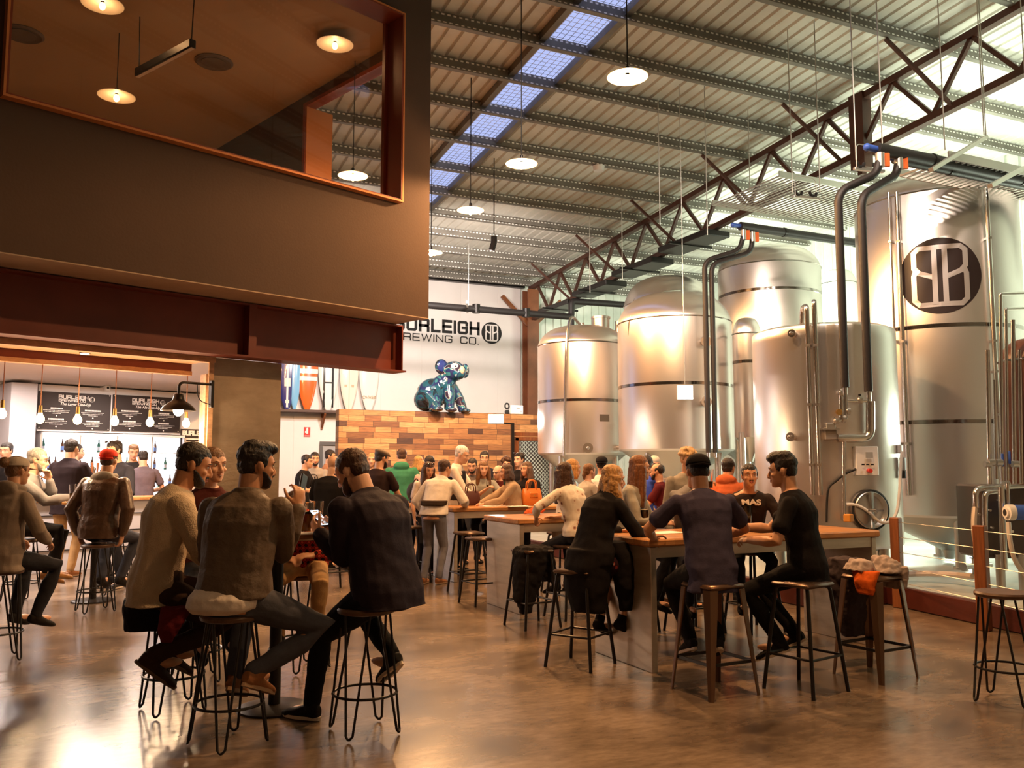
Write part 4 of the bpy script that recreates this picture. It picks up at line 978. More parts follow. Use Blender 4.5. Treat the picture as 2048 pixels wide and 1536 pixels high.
def header(u, v, Z, L, r, label, m=m_insul, name='overhead_pipe', group=None, ends=True):
    a = dep(u, v, Z); b = MB(); b.cyl(a, a+V((L, 0, 0)), r, n=16); o = b.build(name, m, loc=a); setp(o, label, 'pipe', group)
    b = MB()
    k = .9
    while k < L: b.cyl(a+V((k, 0, 0)), a+V((k+.05, 0, 0)), r*1.13, n=16); k += 1.6
    b.build('pipe_clip', m_dark, o, world=True)
    if ends:
        b = MB(); b.cyl(a-V((.12, 0, 0)), a, r*.5, n=12); b.sphere(a-V((.14, 0, 0)), r*.6, 10, 8); b.build('end_cap', m_blue, o, world=True)
    return a
h1 = header(1752, 298, 9.75, 6.5, .075, 'thick black overhead pipe at upper right', group='near overhead pipes')
header(1790, 318, 9.95, 6.0, .06, 'second black overhead pipe just behind and below the thick one', group='near overhead pipes')
header(1480, 452, 13.9, 6.0, .07, 'black overhead pipe above the tall rounded tank')
a = dep(857, 607, 22.6); b = MB(); e = dep(1143, 634, 22.6)
a.y = e.y; a.z = e.z
b.tube(fillet([a-V((3, 0, 0)), V((e.x, e.y, e.z)), V((e.x, e.y, e.z+.0))+V((0, 0, .42)), V((e.x+3.4, e.y-.2, e.z+.45))], .1), .085, 12); b.cyl(e+V((0, 0, .1)), e-V((0, 0, .5)), .075, n=12)
o = b.build('overhead_pipe', m_insul, loc=e); setp(o, 'black overhead pipe crossing the white sign wall', 'pipe')
for u, v in ((925, 614), (1043, 627)):
    q = dep(u, v, 22.3); b = MB(); b.cyl(V((q.x, e.y, e.z-.1)), V((q.x, e.y, e.z+.12)), .1, n=12); b.build('pipe_clip', m_dark, o, world=True)
q = dep(937, 622, 22); b = MB(); b.bar(V((q.x-.6, q.y-1.4, q.z-.06)), V((q.x+.05, q.y+.2, q.z)), .05); o = b.build('support_channel', m_wire, ang=0, loc=q); setp(o, 'grey support channel under the pipe on the sign wall', 'bracket')
b = MB(); b.cyl(q, V((q.x, q.y, zroof(q.y)-.1)), .006, n=6); b.build('hanger_rod', m_wire, o, world=True)
# wire mesh cable trays
def tray(u, v, Z, L, W, label, group=None, per=.1):
    a = dep(u, v, Z); t = thing('cable_tray', label, 'cable tray', a, 0, group)
    b = MB(); x = 0
    while x <= L:
        b.bar(a+V((x, 0, 0)), a+V((x, -W, 0)), .022); x += per
    b.build('rungs', m_wire, t, 0, world=True)
    b = MB()
    for y in (0, -W): b.bar(a+V((0, y, .04)), a+V((L, y, .04)), .02, .1)
    b.build('side_rails', m_wire, t, 0, world=True)
    return a
a1 = tray(1425, 410, 15.2, 5.2, 1.7, 'wide wire cable tray over the middle tanks', 'wire cable trays')
a2 = tray(1800, 352, 10.7, 6.5, .7, 'wire cable tray under the thick black pipe at upper right', 'wire cable trays')
def rod(u, v0, Z, r=.007): 
    q = dep(u, v0, Z); return q
for i, (u, v, Z) in enumerate(((1320, 450, 14.6), (1415, 470, 14.2), (1585, 385, 12.5), (1640, 385, 12.3), (1712, 320, 10.2), (1765, 300, 10.0), (1968, 270, 10.4), (1890, 300, 10.3), (1245, 560, 19), (1180, 585, 20), (1500, 380, 15))):
    q = dep(u, v, Z); b = MB(); b.cyl(q, V((q.x, q.y, zroof(q.y)-.05)), .008, n=6)
    o = b.build('hanger_rod', m_wire, loc=q); setp(o, 'thin steel hanger rod, %s of those hung above the tanks' % ['third from left', 'fifth from left', 'seventh from left', 'eighth from left', 'ninth from left', 'tenth from left', 'rightmost', 'second from right', 'second from left', 'leftmost', 'sixth from left'][i], 'rod', 'hanger rods')
# pipe saddles hanging without pipes
for (u, v, Z, lab) in ((1612, 395, 12.3, 'empty double pipe saddle hanging left of the tallest tank'), (1738, 340, 10.3, 'pipe saddle hanging beside the blue capped pipe end')):
    c = dep(u, v, Z); t = thing('pipe_saddle', lab, 'bracket', c, 0, 'pipe saddles')
    b = MB(); b.box(c, (.42, .05, .035), -TH*.4, .004); b.build('rail', m_wire, t, 0, world=True)
    for s_ in (-.12, .12):
        q = c+V((cos(-TH*.4), sin(-TH*.4), 0))*s_
        b = MB(); b.tube([q+V((.062*cos(pi+pi*k/10), 0, .09+.062*sin(pi+pi*k/10))) for k in range(11)], .02, 8); b.box(q+V((0, 0, .02)), (.1, .05, .03)); b.build('cradle', m_black, t, world=True)
    b = MB(); b.tube(fillet([c+V((-.2, 0, 0)), c+V((-.2, 0, .3)), c+V((.2, 0, .3)), c+V((.2, 0, 0))], .08), .006, 6); b.build('hoop', m_wire, t, world=True)
for (u0, v0, Z0, u1, v1, Z1, lab) in ((1862, 340, 9.7, 1972, 274, 10.4, 'grey slanting channel bracket across the near overhead pipes'), (1980, 372, 9.6, 2060, 330, 10.2, 'second grey slanting channel bracket at the right edge')):
    a = dep(u0, v0, Z0); c = dep(u1, v1, Z1); b = MB(); b.bar(a, c, .055, .045); o = b.build('support_channel', m_wire, ang=0, loc=a); setp(o, lab, 'bracket')
    b = MB(); b.cyl(c, V((c.x, c.y, zroof(c.y)-.02)), .008, n=6); b.build('hanger_rod', m_wire, o, world=True)
# long steel channel (service duct) below the truss
c0 = dep(1092, 602, 22); 
for k, yy in enumerate((21.2, 19.2, 17.2, 15.2)):
    b = MB(); z = bz(yy)-.12; b.box((XT-.05, yy, z), (.62, 1.75, .13), bev=.015); b.box((XT-.1, yy, z-.06), (1.1, .06, .05))
    o = b.build('service_duct', m_dark, ang=0, loc=(XT-.1, yy, z)); setp(o, 'dark service duct slung under the truss, %s from the white wall' % ['first', 'second', 'third', 'fourth'][k], 'duct', 'ducts under the truss')
# floodlight in front of the copper tank and one over the partition
m_fl = emis('flood_face', (1, .98, .94), 9)
p = dep(1370, 785, 14.0); t = thing('hanging_light', 'bright white square light hanging before the copper reflecting tank', 'light', p)
b = MB(); b.box(p, (.26, .04, .24), -TH, .01); b.build('housing', m_wpl, t, 0, world=True)
b = MB(); b.box(p-V((sin(TH), cos(TH), 0))*.024, (.235, .008, .215), -TH); b.build('lit_face', m_fl, t, 0, world=True)
b = MB(); b.cyl(p+V((0, 0, .1)), V((p.x, p.y, zroof(p.y)-.1)), .006, n=6); b.build('cord', m_wire, t, world=True)
pp = dep(1025, 925, 18.6); zt_ = dep(1025, 846, 18.6).z; fl = dep(992, 838, 18.3)
t = thing('floodlight_post', 'black post with a bright white floodlight beside the mesh gate', 'floodlight', (pp.x, pp.y, 0))
b = MB(); b.bar((pp.x, pp.y, 0), (pp.x, pp.y, zt_), .06); b.bar((pp.x, pp.y, zt_-.02), (fl.x, fl.y, zt_+.0), .03); b.build('post', m_dark, t, 0, world=True)
b = MB(); b.box(fl+V((0, 0, .0)), (.34, .09, .2), -TH, .01); b.build('housing', m_wpl, t, 0, world=True)
b = MB(); b.box(fl-V((sin(TH), cos(TH), 0))*.05, (.3, .008, .17), -TH); b.build('lit_face', m_fl, t, 0, world=True)
lamp('SPOT', tuple(fl-V((sin(TH), cos(TH), 0))*.12-V(t.location)), 80, (1, .95, .9), .1, rot=(rad(72), 0, -TH-rad(180)), spot=rad(130), parent=t)
# mesh gate
g0 = dep(1030, 868, 18.7); g1 = g0+V((1.5, 0, 0))
t = thing('mesh_gate', 'timber framed gate with diamond wire mesh beside the first tank', 'gate', (g0.x, g0.y, 0))
b = MB(); b.bar((g0.x, g0.y, g0.z), (g1.x, g1.y, g0.z), .06, .08); b.bar((g0.x+.02, g0.y, 0), (g0.x+.02, g0.y, g0.z-.08), .1, .06); b.bar((g0.x, g0.y, g0.z-.1), (g1.x, g1.y, g0.z-.1), .06, .08); b.build('gate_frame', m_post, t, 0, world=True)
b = MB(); b.box(((g0.x+g1.x)/2+.08, g0.y+.25, g0.z/2), (1.4, .02, g0.z-.1)); b.build('backing_panel', mat('gate_grey', (.11, .10, .10), .7), t, 0, world=True)
b = MB(); 
for k in range(-28, 30):
    x0 = g0.x+.08+k*.085
    for sg_ in (1, -1):
        pts = []
        a_ = V((x0, g0.y, g0.z-.15)); c_ = V((x0+sg_*2.2, g0.y, g0.z-2.35))
        lo_, hi_ = g0.x+.06, g1.x
        ts = [(lo_-a_.x)/(c_.x-a_.x), (hi_-a_.x)/(c_.x-a_.x)]; t0, t1 = max(0, min(ts)), min(1, max(ts))
        if t1 > t0: b.bar(a_.lerp(c_, t0), a_.lerp(c_, t1), .007)
b.build('wire_mesh', m_wire, t, 0, world=True)
# hardwood post and tension wires of the balustrade
p0 = onz(1970, 1261, 0); pz = dep(1970, 1051, (p0-CO).dot(V((sin(TH), cos(TH), 0)))).z
b = MB(); b.box((p0.x, p0.y, pz/2), (.105, .105, pz), .3, .008); o = b.build('balustrade_post', m_post, ang=0, loc=(p0.x, p0.y, 0)); setp(o, 'square hardwood post at the brewery kerb on the right', 'post')
q0 = V((p0.x+2.68*kd.x/kd.y-.02, p0.y+2.68, 0)) if False else kp[1]+V((-.1, -.25, 0))
b = MB(); b.box((q0.x, q0.y, pz/2), (.1, .1, pz), .3, .008); o2 = b.build('balustrade_post', m_post, ang=0, loc=(q0.x, q0.y, 0)); setp(o2, 'far hardwood balustrade post behind the nearest long table', 'post')
for k in range(5):
    z = pz-.05-.16*k
    b = MB(); b.cyl((p0.x, p0.y, z), (q0.x, q0.y, z), .0035, n=6); b.cyl((p0.x, p0.y, z), (p0.x-.7, p0.y-2.05, z), .0035, n=6)
    o = b.build('balustrade_wire', m_wire, loc=(p0.x, p0.y, z)); setp(o, 'thin balustrade wire through the hardwood post, %s from the top' % ['first', 'second', 'third', 'fourth', 'fifth'][k], 'wire', 'balustrade wires')
# pump and filter skid at the right
def ep(u, v, Z=9.0): return dep(u, v, Z)
sk = thing('filter_skid', 'dark steel filter skid with valves and pipes behind the hardwood post', 'machine', tuple(onz(1990, 1175, PZ)))
b = MB(); c = ep(2010, 1070, 9.3); b.box((c.x, c.y, .95), (.75, .5, .75), -TH, .02); b.build('cabinet', mat('skid_dark', (.10, .075, .065), .35, .6), sk, 0, world=True)
b = MB()
for u in (1965, 2000, 2045):
    a = ep(u, 1120, 9.0); b.cyl(V((a.x, a.y, PZ)), V((a.x, a.y, .62)), .045, n=12)
b.build('foot', m_inoxd, sk, world=True)
b = MB()
a = ep(1951, 980, 8.9); b.tube(fillet([ep(1952, 1015, 8.85), ep(1950, 978, 8.85), ep(1975, 976, 8.9), ep(2050, 972, 9.0)], .08), .03, 12)
b.tube(fillet([ep(1970, 1060, 8.85), ep(1970, 985, 8.85), ep(1995, 983, 8.9)], .06), .028, 12)
b.tube([ep(2002, 975, 8.8), ep(2009, 1140, 8.8)], .032, 12); b.tube([ep(2015, 965, 8.8), ep(2017, 1030, 8.8)], .018, 10)
b.build('process_pipe', m_pipe, sk, world=True)
for (u, v0, v1, r) in ((1975, 700, 968, .022), (1989, 760, 958, .016), (2001, 590, 968, .018), (2012, 620, 975, .016), (2026, 640, 970, .022), (2040, 700, 975, .02)):
    b = MB(); b.tube([ep(u, v0, 9.0), ep(u+4, v1, 9.0)], r, 10)
    if v0 < 640: b.tube(fillet([ep(u, v0+3, 9.0), ep(u, v0-2, 9.0), ep(2060, v0-4, 9.2)], .05), r, 10)
    b.build('riser_pipe', m_pipe, sk, world=True)
for u, v, m in ((1982, 925, m_inoxd), (1998, 925, m_inoxd), (2005, 920, m_blue), (2019, 915, m_blue), (2030, 928, m_inoxd), (1975, 928, m_inoxd), (2012, 968, m_inoxd)):
    q = ep(u, v, 8.93); b = MB()
    if m is m_blue: b.box(q, (.025, .02, .13), 0, .005)
    else: b.cyl(q-CR*.03, q+CR*.03, .035, n=12); b.sphere(q, .03, 8, 6)
    b.build('valve_handle' if m is m_blue else 'valve', m, sk, world=True)
for u, v in ((1956, 1028), (1978, 1020), (1983, 1055), (1995, 1000), (2018, 1100), (2022, 1062)):
    q = ep(u, v, 8.92); b = MB(); b.cyl(q, q-CF*.03, .014, n=10); b.build('bolt', m_pipe, sk, world=True)
q = ep(2020, 1025, 8.6); t = thing('pump_motor', 'blue pump motor with a pale round end on the skid', 'pump', q)
b = MB(); b.cyl(q+CR*.02, q+CR*.45, .075, n=24); b.build('motor_body', m_blue, t, world=True)
b = MB(); b.cyl(q-CR*.03, q+CR*.03, .078, n=24); b.cyl(q-CR*.05, q-CR*.03, .05, n=24); b.build('end_ring', m_wpl, t, world=True)
b = MB(); b.cyl(V((q.x, q.y, PZ))+CR*.2, q+CR*.2, .05, n=12); b.build('stand', m_inoxd, t, world=True)
b = MB(); b.cyl(q-CR*.052, q-CR*.045, .032, n=20); b.build('end_hole', m_black, t, world=True)
hose('braided_hose', 'braided hose hanging down beside the hardwood post', 'hose', [ep(1950, 1015, 8.85), ep(1948, 1050, 8.8), ep(1952, 1085, 8.75), ep(1962, 1120, 8.75), ep(1968, 1150, 8.8)], .028, mat('braid', (.5, .42, .36), .4, .3))
hose('clear_hose', 'clear plastic hose hanging below the blue pump motor', 'hose', [ep(2017, 1045, 8.55), ep(2020, 1080, 8.5), ep(2030, 1120, 8.5), ep(2050, 1150, 8.55)], .022, mat('clear_hose_plastic', (.55, .5, .47), .25))
q = onz(1950, 1148, PZ+.0)
t = thing('floor_valve', 'steel three way valve lying on the brewery floor', 'valve', q)
b = MB(); b.cyl(q+V((-.2, 0, .1)), q+V((.25, -.03, .1)), .035, n=14); b.cyl(q+V((0, 0, .0)), q+V((0, 0, .19)), .03, n=12); b.cyl(q+V((-.21, 0, .1)), q+V((-.18, 0, .1)), .055, n=14); b.build('body', m_inoxd, t, world=True)
b = MB(); b.sphere(q+V((0, 0, .21)), .022, 10, 8); b.bar(q+V((0, 0, .19)), q+V((-.1, -.02, .2)), .014); b.build('lever', m_black, t, world=True)
# low timber stack and white kerb at the far wall, under the tall tank
b = MB(); b.box((16.2, 10, PZ+.06), (.3, 12, .12)); st(b.build('trim_white_kerb', m_white, ang=0))
b = MB(); b.box((15.9, 9.0, PZ+.05), (.12, 9, .10), bev=.01); o = b.build('timber_rail', m_ply, ang=0, loc=(15.9, 9, PZ)); setp(o, 'long timber rail lying on the brewery floor under the tallest tank', 'timber')
# hall pendants (saucers)
ORD = []
for (u, v, Z, lab) in ((1255, 153, 8.9, 'largest lit saucer pendant, nearest under the roof'), (1043, 327, 11.5, 'middle lit saucer pendant of the three under the skylights'), (941, 420, 13.6, 'farthest lit saucer pendant of the three under the skylights'), (706, 351, 12.3, 'lit saucer pendant seen through the upper window'), (862, 505, 15.9, 'lit saucer pendant peeping out behind the upper room')):
    p = dep(u, v, Z); saucer(tuple(p), zroof(p.y)-.1, .43, lab, 'saucer pendants in the hall', 520, m_bulb); ORD.append(p)
for p in ((3.6, 4.5, 5.5), (3.2, 1.4, 5.55)):
    saucer(p, zroof(p[1])-.1, .43, 'lit saucer pendant behind the viewpoint', 'saucer pendants out of view', 520 if p[1] > 3 else 120, m_bulb, cone=116)
# little things on the roof
p = onplane(1092, 408, (0, 14.6, 7.5), V((0, .07, 1)).normalized()); p = V((p.x, 14.62, zroof(14.62)-.26)); b = MB(); b.cyl(p, p-V((0, 0, .1)), .12, .1, n=20); o = b.build('smoke_detector', m_wpl, loc=p); setp(o, 'white round smoke detector on a roof purlin', 'detector')
p = dep(988, 485, 17); SPP = p.copy(); b = MB(); b.cyl(p, p+V((0, 0, .12)), .06, n=14); b.cyl(p-V((.05, 0, .16)), p, .06, n=14); o = b.build('spotlight', m_black, loc=p); setp(o, 'small black spotlight under a far purlin', 'spotlight'); b = MB(); b.cyl(p+V((0, 0, .1)), V((p.x, p.y, zroof(p.y))), .01); b.build('stem', m_black, o, world=True)
# ================================================================== tables
def long_table(x0, x1, y0, y1, label, panels=(True, True)):
    t = thing('high_table', label, 'table', ((x0+x1)/2, (y0+y1)/2, 0), 0, 'long high tables')
    H = .97; L = x1-x0; W = y1-y0
    b = MB(); b.box((0, 0, H-.028), (L+.06, W+.05, .056), bev=.012); b.build('tabletop', m_tablewood, t, 30)
    for s in (-1, 1):
        b = MB(); b.box((s*(L/2-.025), 0, (H-.06)/2), (.05, W, H-.06), bev=.004)
        b.build('end_panel', m_steel, t, 0)
    for s in (-1, 1):
        b = MB(); b.box((0, s*(W/2-.03), H-.1), (L-.1, .04, .08)); b.build('apron', m_steel, t, 0)
    return t
TD = long_table(3.70, 5.98, 5.53, 6.36, 'nearest long timber topped steel table, at right with the cap wearing man')
TA = long_table(3.92, 6.2, 8.25, 9.12, 'second long table, whose steel end panel faces the empty floor')
TB = long_table(4.22, 6.5, 10.9, 11.7, 'third long table, carrying the handbags')
TC = long_table(2.42, 4.75, 12.55, 13.35, 'farthest long table, before the man in the green hoodie')
TOP = .971
def round_table(x, y, r, h, label):
    t = thing('round_table', label, 'table', (x, y, 0), 0, 'round high tables')
    b = MB(); b.lathe([(.001, h-.04), (r-.01, h-.04), (r, h-.03), (r, h-.008), (r-.008, h), (.001, h)], 56); b.build('tabletop', m_tablewood, t, 35)
    b = MB(); b.cyl((0, 0, .02), (0, 0, h-.04), .038, n=20); b.build('pedestal', m_dark, t)
    b = MB(); b.lathe([(.04, h-.06), (.16, h-.045), (.16, h-.04), (.001, h-.04)], 24); b.build('mounting_plate', m_dark, t, 30)
    b = MB(); b.lathe([(.001, 0), (.225, 0), (.225, .012), (.2, .02), (.05, .03), (.001, .035)], 48); b.build('base', m_dark, t, 35)
    return t
T1c = onz(548, 1417); T1c = V((T1c.x, T1c.y, 0))
T2c = onz(185, 1202)
RT1 = round_table(T1c.x, T1c.y, .385, 1.10, 'round table with beer glasses in the foreground group'); H1 = 1.101
RT2 = round_table(T2c.x, T2c.y, .36, 1.12, 'round table at far left before the red capped man'); H2 = 1.121
# ================================================================== stools
def hairpin(seat=.70):
    t = thing('bar_stool', 'x', 'stool', (0, 0, 0), 0, 'round hairpin leg stools')
    b = MB(); b.lathe([(.001, seat-.035), (.15, seat-.035), (.165, seat-.028), (.168, seat-.012), (.16, seat), (.001, seat-.004)], 40); b.build('seat', mat('dark_seat_timber', (.11, .055, .03), .4, var=.3, vscale=6, sx=(1, 8, 1)), t, 35)
    for k in range(4):
        a = pi/4+k*pi/2; d = V((cos(a), sin(a), 0)); n = V((-sin(a), cos(a), 0))
        P = [d*.115+n*.075+V((0, 0, seat-.035)), d*.205+n*.02+V((0, 0, .03)), d*.213+V((0, 0, .008)), d*.205-n*.02+V((0, 0, .03)), d*.115-n*.075+V((0, 0, seat-.035))]
        P = [P[0]]+fillet(P[1:4], .02, 4)+[P[4]]
        b = MB(); b.tube(P, .0075, 8); b.build('leg', m_dark, t)
    b = MB(); zr = .22; rr = .115+(.205-.115)*(seat-.035-zr)/(seat-.065)+.004
    b.tube([V((rr*cos(2*pi*i/36), rr*sin(2*pi*i/36), zr)) for i in range(36)], .008, 8, True); b.build('foot_ring', m_dark, t)
    return t
def tubestool(seat=.72):
    t = thing('bar_stool', 'x', 'stool', (0, 0, 0), 0, 'square seat tube leg stools')
    b = MB(); b.box((0, 0, seat-.012), (.31, .31, .03), bev=.02); b.box((0, 0, seat-.006), (.25, .25, .022), bev=.01); b.build('seat', mat('stool_rim', (.10, .06, .04), .3, .6), t, 40)
    for i in (-1, 1):
        for j in (-1, 1):
            b = MB(); b.tube(fillet([V((i*.09, j*.09, seat-.02)), V((i*.125, j*.125, seat-.03)), V((i*.195, j*.195, 0))], .04), .0135, 10); b.build('leg', m_dark, t)
    q = .125+.07*(seat-.24)/(seat-.03)
    for (a, c) in (((-q, -q), (q, -q)), ((q, -q), (q, q)), ((q, q), (-q, q)), ((-q, q), (-q, -q))):
        b = MB(); b.cyl((a[0], a[1], .24), (c[0], c[1], .24), .009, n=8); b.build('foot_rail', m_dark, t)
    return t
def platestool(seat=.72):
    t = thing('bar_stool', 'x', 'stool', (0, 0, 0), 0, 'pressed metal stools')
    b = MB(); b.box((0, 0, seat-.015), (.31, .31, .035), bev=.025); b.build('seat', mat('stool_bronze', (.16, .09, .055), .28, .7), t, 40)
    for i in (-1, 1):
        for j in (-1, 1):
            a = V((i*.13, j*.13, seat-.03)); c = V((i*.20, j*.20, 0)); d = V((i, j, 0)).normalized(); n = V((-d.y, d.x, 0)); rs = []
            for k in range(7):
                f = k/6; p = a.lerp(c, f); w = .05*(1-f)+.02*f
                rs.append([p+n*w, p+d*w*.55, p-n*w, p-n*w-d*.008, p+d*(w*.55-.012), p+n*w-d*.008])
            b = MB(); b.rings(rs); b.build('leg', mat('stool_bronze', (.1, .06, .04), .3, .7), t, 30)
    q = .13+.07*(seat-.22)/seat
    for (a, c) in (((-q, -q), (q, -q)), ((q, -q), (q, q)), ((q, q), (-q, q)), ((-q, q), (-q, -q))):
        b = MB(); b.bar((a[0], a[1], .22), (c[0], c[1], .22), .012, .02); b.build('foot_rail', m_dark, t, 0)
    return t
SH = hairpin(); ST = tubestool(); SP = platestool(); used = set()
def stool(proto, u, v, label, rot=0.0, loc=None):
    p = V(loc) if loc is not None else onz(u, v)
    if id(proto) not in used:
        used.add(id(proto)); proto.location = (p.x, p.y, 0); proto.rotation_euler = (0, 0, rot); proto['label'] = label; return proto
    return dup(proto, (p.x, p.y, 0), rot, label)
def flo(u, Z): p = dep(u, 935, Z); return V((p.x, p.y, 0))
stool(SH, 345, 1420, 'round hairpin stool under the man in the beige sweater', .25)
stool(SH, 0, 0, 'round hairpin stool under the man in the quilted brown jacket', .5, flo(472, 4.93))
stool(SH, 0, 0, 'round hairpin stool under the man holding a phone', .1, flo(737, 5.16))
stool(SH, 2016, 1405, 'empty round hairpin stool at the right edge', .35)
stool(SH, 0, 0, 'round hairpin stool behind the sweater man, under the smiling woman', .0, flo(402, 6.35))
stool(SH, 0, 0, 'round hairpin stool half hidden behind the phone holder', .7, flo(775, 6.0)) if False else None
stool(SH, 0, 0, 'round hairpin stool under the person in the plaid shirt', .4, flo(612, 6.72))
stool(SH, 0, 0, 'round hairpin stool under the girl with the pale cap', .2, flo(12, 7.0))
stool(SH, 0, 0, 'round hairpin stool under the grey haired man with glasses', .6, flo(55, 9.95))
stool(SH, 0, 0, 'round hairpin stool under the man in the red cap', .3, flo(203, 9.32))
stool(SH, 0, 0, 'round hairpin stool behind the red capped man, to his right', .1, flo(243, 10.6))
stool(ST, 0, 0, 'square tube leg stool under the blonde woman in black', .55, flo(1158, 6.85))
stool(SP, 0, 0, 'wide legged metal stool under the man in the backward cap', .05, flo(1420, 6.05))
stool(ST, 0, 0, 'square tube leg stool under the dark haired man in black tee', .2, flo(1598, 6.1))
stool(SP, 0, 0, 'metal stool heaped with grey and orange jackets', .1, flo(1735, 6.5))
stool(ST, 0, 0, 'tube leg stool draped with a long black coat', .1, flo(1064, 8.5))
stool(ST, 0, 0, 'tube leg stool behind the timber leg, left of two under the handbag table', .0, flo(938, 10.75))
stool(ST, 0, 0, 'tube leg stool right of two under the handbag table', .1, flo(966, 9.9))
stool(ST, 0, 0, 'tube leg stool left of the leaning man in jeans', .05, flo(826, 11.75))
stool(ST, 0, 0, 'tube leg stool under the woman in the floral blouse', .1, flo(1140, 9.0))
stool(ST, 0, 0, 'tube leg stool under the moustached man', .0, flo(1500, 8.3))
stool(ST, 0, 0, 'tube leg stool under the man drinking beer', .1, flo(1383, 8.2))
stool(ST, 0, 0, 'tube leg stool under the long haired woman in grey', .0, flo(1256, 8.3))
stool(ST, 0, 0, 'tube leg stool under the bald man in a black tee', .1, flo(666, 10.9))
stool(ST, 0, 0, 'tube leg stool under the woman with short blonde hair', .1, flo(1126, 10.75))
stool(ST, 0, 0, 'tube leg stool under the balding man in maroon', .1, flo(1328, 11.05))
stool(ST, 0, 0, 'tube leg stool under the woman in profile with tied hair', .1, flo(1168, 11.5))
# ================================================================== glasses and table things
m_glass = mat('clear_glass', (1, 1, 1), .02, trans=1.0, ior=1.35)
m_beer = mat('lager', (.95, .46, .06), .12, trans=.3, ior=1.1); m_stout = mat('stout', (.03, .012, .008), .15); m_ale = mat('red_ale', (.42, .06, .018), .12, trans=.25, ior=1.1)
m_foam = mat('beer_foam', (.9, .78, .6), .8)
def pint(p, label, liq, lvl, foam=True, s=1.0, group='beer glasses'):
    t = thing('beer_glass', label, 'glass', p, 0, group); h = .165*s
    def R(z): return (.030+.012*(z/h)**.7)*s
    b = MB(); b.lathe([(.001, 0), (R(0), 0)]+[(R(h*i/6), h*i/6) for i in range(1, 7)]+[(R(h)-.0025, h)]+[(R(h*i/6)-.003, h*i/6) for i in range(5, 0, -1)]+[(R(.008)-.004, .008), (.001, .008)], 28); b.build('glass', m_glass, t, 40)
    if lvl > 0:
        z1 = .009+(h-.02)*lvl; b = MB(); b.lathe([(.001, .009)]+[(R(.009+(z1-.009)*i/5)-.0045, .009+(z1-.009)*i/5) for i in range(6)]+[(.001, z1)], 24); b.build('beer', liq, t, 40)
        if foam: b = MB(); b.lathe([(.001, z1), (R(z1)-.0045, z1), (R(z1+.012)-.0045, z1+.014), (.001, z1+.016)], 24); b.build('foam', m_foam, t, 40)
    return t
def tp(u, v, h): p = onz(u, v, h); return (p.x, p.y, h)
pint(tp(612, 1064, H1), 'nearly full glass of golden beer on the foreground round table', m_beer, .64, True, 1.1)
pint(tp(632, 1059, H1), 'glass of black stout behind the golden beer', m_stout, .6, False, 1.1)
pint(tp(580, 1058, H1), 'tall glass behind the raised hand of the jacketed man', m_beer, .1, False)
pint(tp(146, 1003, H2), 'left glass of beer on the far left round table', m_beer, .5, False, 1.15); pint(tp(158, 1001, H2), 'right glass of beer on the far left round table', m_beer, .55, False, 1.15)
pint(tp(601, 1008, TOP), 'glass of amber beer on the farthest long table', m_ale, .6, True, 1.15)
pint(tp(1289, 1052, TOP), 'glass of red ale beside the bowl on the nearest long table', m_ale, .82, True, 1.05); pint(tp(1317, 1052, TOP), 'half empty beer glass right of the red ale', m_beer, .45, True, 1.1)
pint(tp(1494, 1053, TOP), 'beer glass held by the man in the black tee', m_ale, .4, True, 1.15)
b = MB(); p = tp(1288, 1062, TOP); b.lathe([(.03, 0), (.06, .035), (.058, .036), (.03, .005), (.001, .005)], 24, p); o = b.build('snack_bowl', mat('bowl_tan', (.6, .32, .12), .5), loc=p); setp(o, 'small tan bowl below the red ale', 'bowl')
m_paper = mat('menu_paper', (.85, .8, .75), .7)
def sheet(u, v, h, w, d, rot, label, name='menu_sheet', m=None):
    p = tp(u, v, h); b = MB(); b.box((p[0], p[1], h+.003), (w, d, .006), rot); o = b.build(name, m or m_paper, ang=0, loc=p); setp(o, label, 'menu'); return o
sheet(1330, 1066, TOP, .3, .21, .1, 'white menu sheet before the half empty glass'); sheet(1520, 1062, TOP, .3, .2, -.1, 'white menu sheet under the hand of the man in black tee')
sheet(985, 1012.5, TOP, .32, .21, .1, 'menu sheet beside the maroon handbag'); sheet(1036, 1013, TOP, .3, .2, .0, 'menu sheet before the tan handbag')
sheet(602, 1068, H1, .2, .14, .3, 'menu sheet under the golden beer')
p = tp(594, 1060, H1); b = MB(); b.box((p[0], p[1], H1+.03), (.09, .09, .06), .3, .01); o = b.build('snack_box', mat('box_tan', (.5, .22, .06), .6), ang=0, loc=p); setp(o, 'small tan snack box left of the golden beer', 'box')
# handbags and backpack
def handbag(u, v, w, h, d, m, rot, label, clasp=True):
    p = V(tp(u, v, TOP)); t = thing('handbag', label, 'handbag', p, rot)
    rs = []
    for z, fw, fd in ((0, .94, .9), (.02, 1, 1), (h*.5, 1.0, .85), (h*.9, .9, .45), (h, .86, .2)):
        ring = []
        for j in range(24):
            a = 2*pi*j/24; ca, sa = cos(a), sin(a)
            ring.append((w/2*fw*abs(ca)**.35*(1 if ca > 0 else -1), d/2*fd*abs(sa)**.35*(1 if sa > 0 else -1), z))
        rs.append(ring)
    b = MB(); b.rings(rs); b.build('body', m, t, 50)
    for s in (-1, 1):
        b = MB(); b.tube(fillet([V((-w*.25, s*.03, h*.9)), V((-w*.22, s*.035, h*1.4)), V((0, s*.04, h*1.55)), V((w*.22, s*.035, h*1.4)), V((w*.25, s*.03, h*.9))], .08, 6), .008, 8); b.build('handle', m, t)
    if clasp:
        b = MB(); b.box((w*.05, -d*.42, h*.62), (w*.42, .02, h*.3), bev=.008); b.build('front_flap', m, t, 30)
        b = MB(); b.cyl((w*.05, -d*.45, h*.6), (w*.05, -d*.5, h*.6), .012); b.build('clasp', m_brass, t)
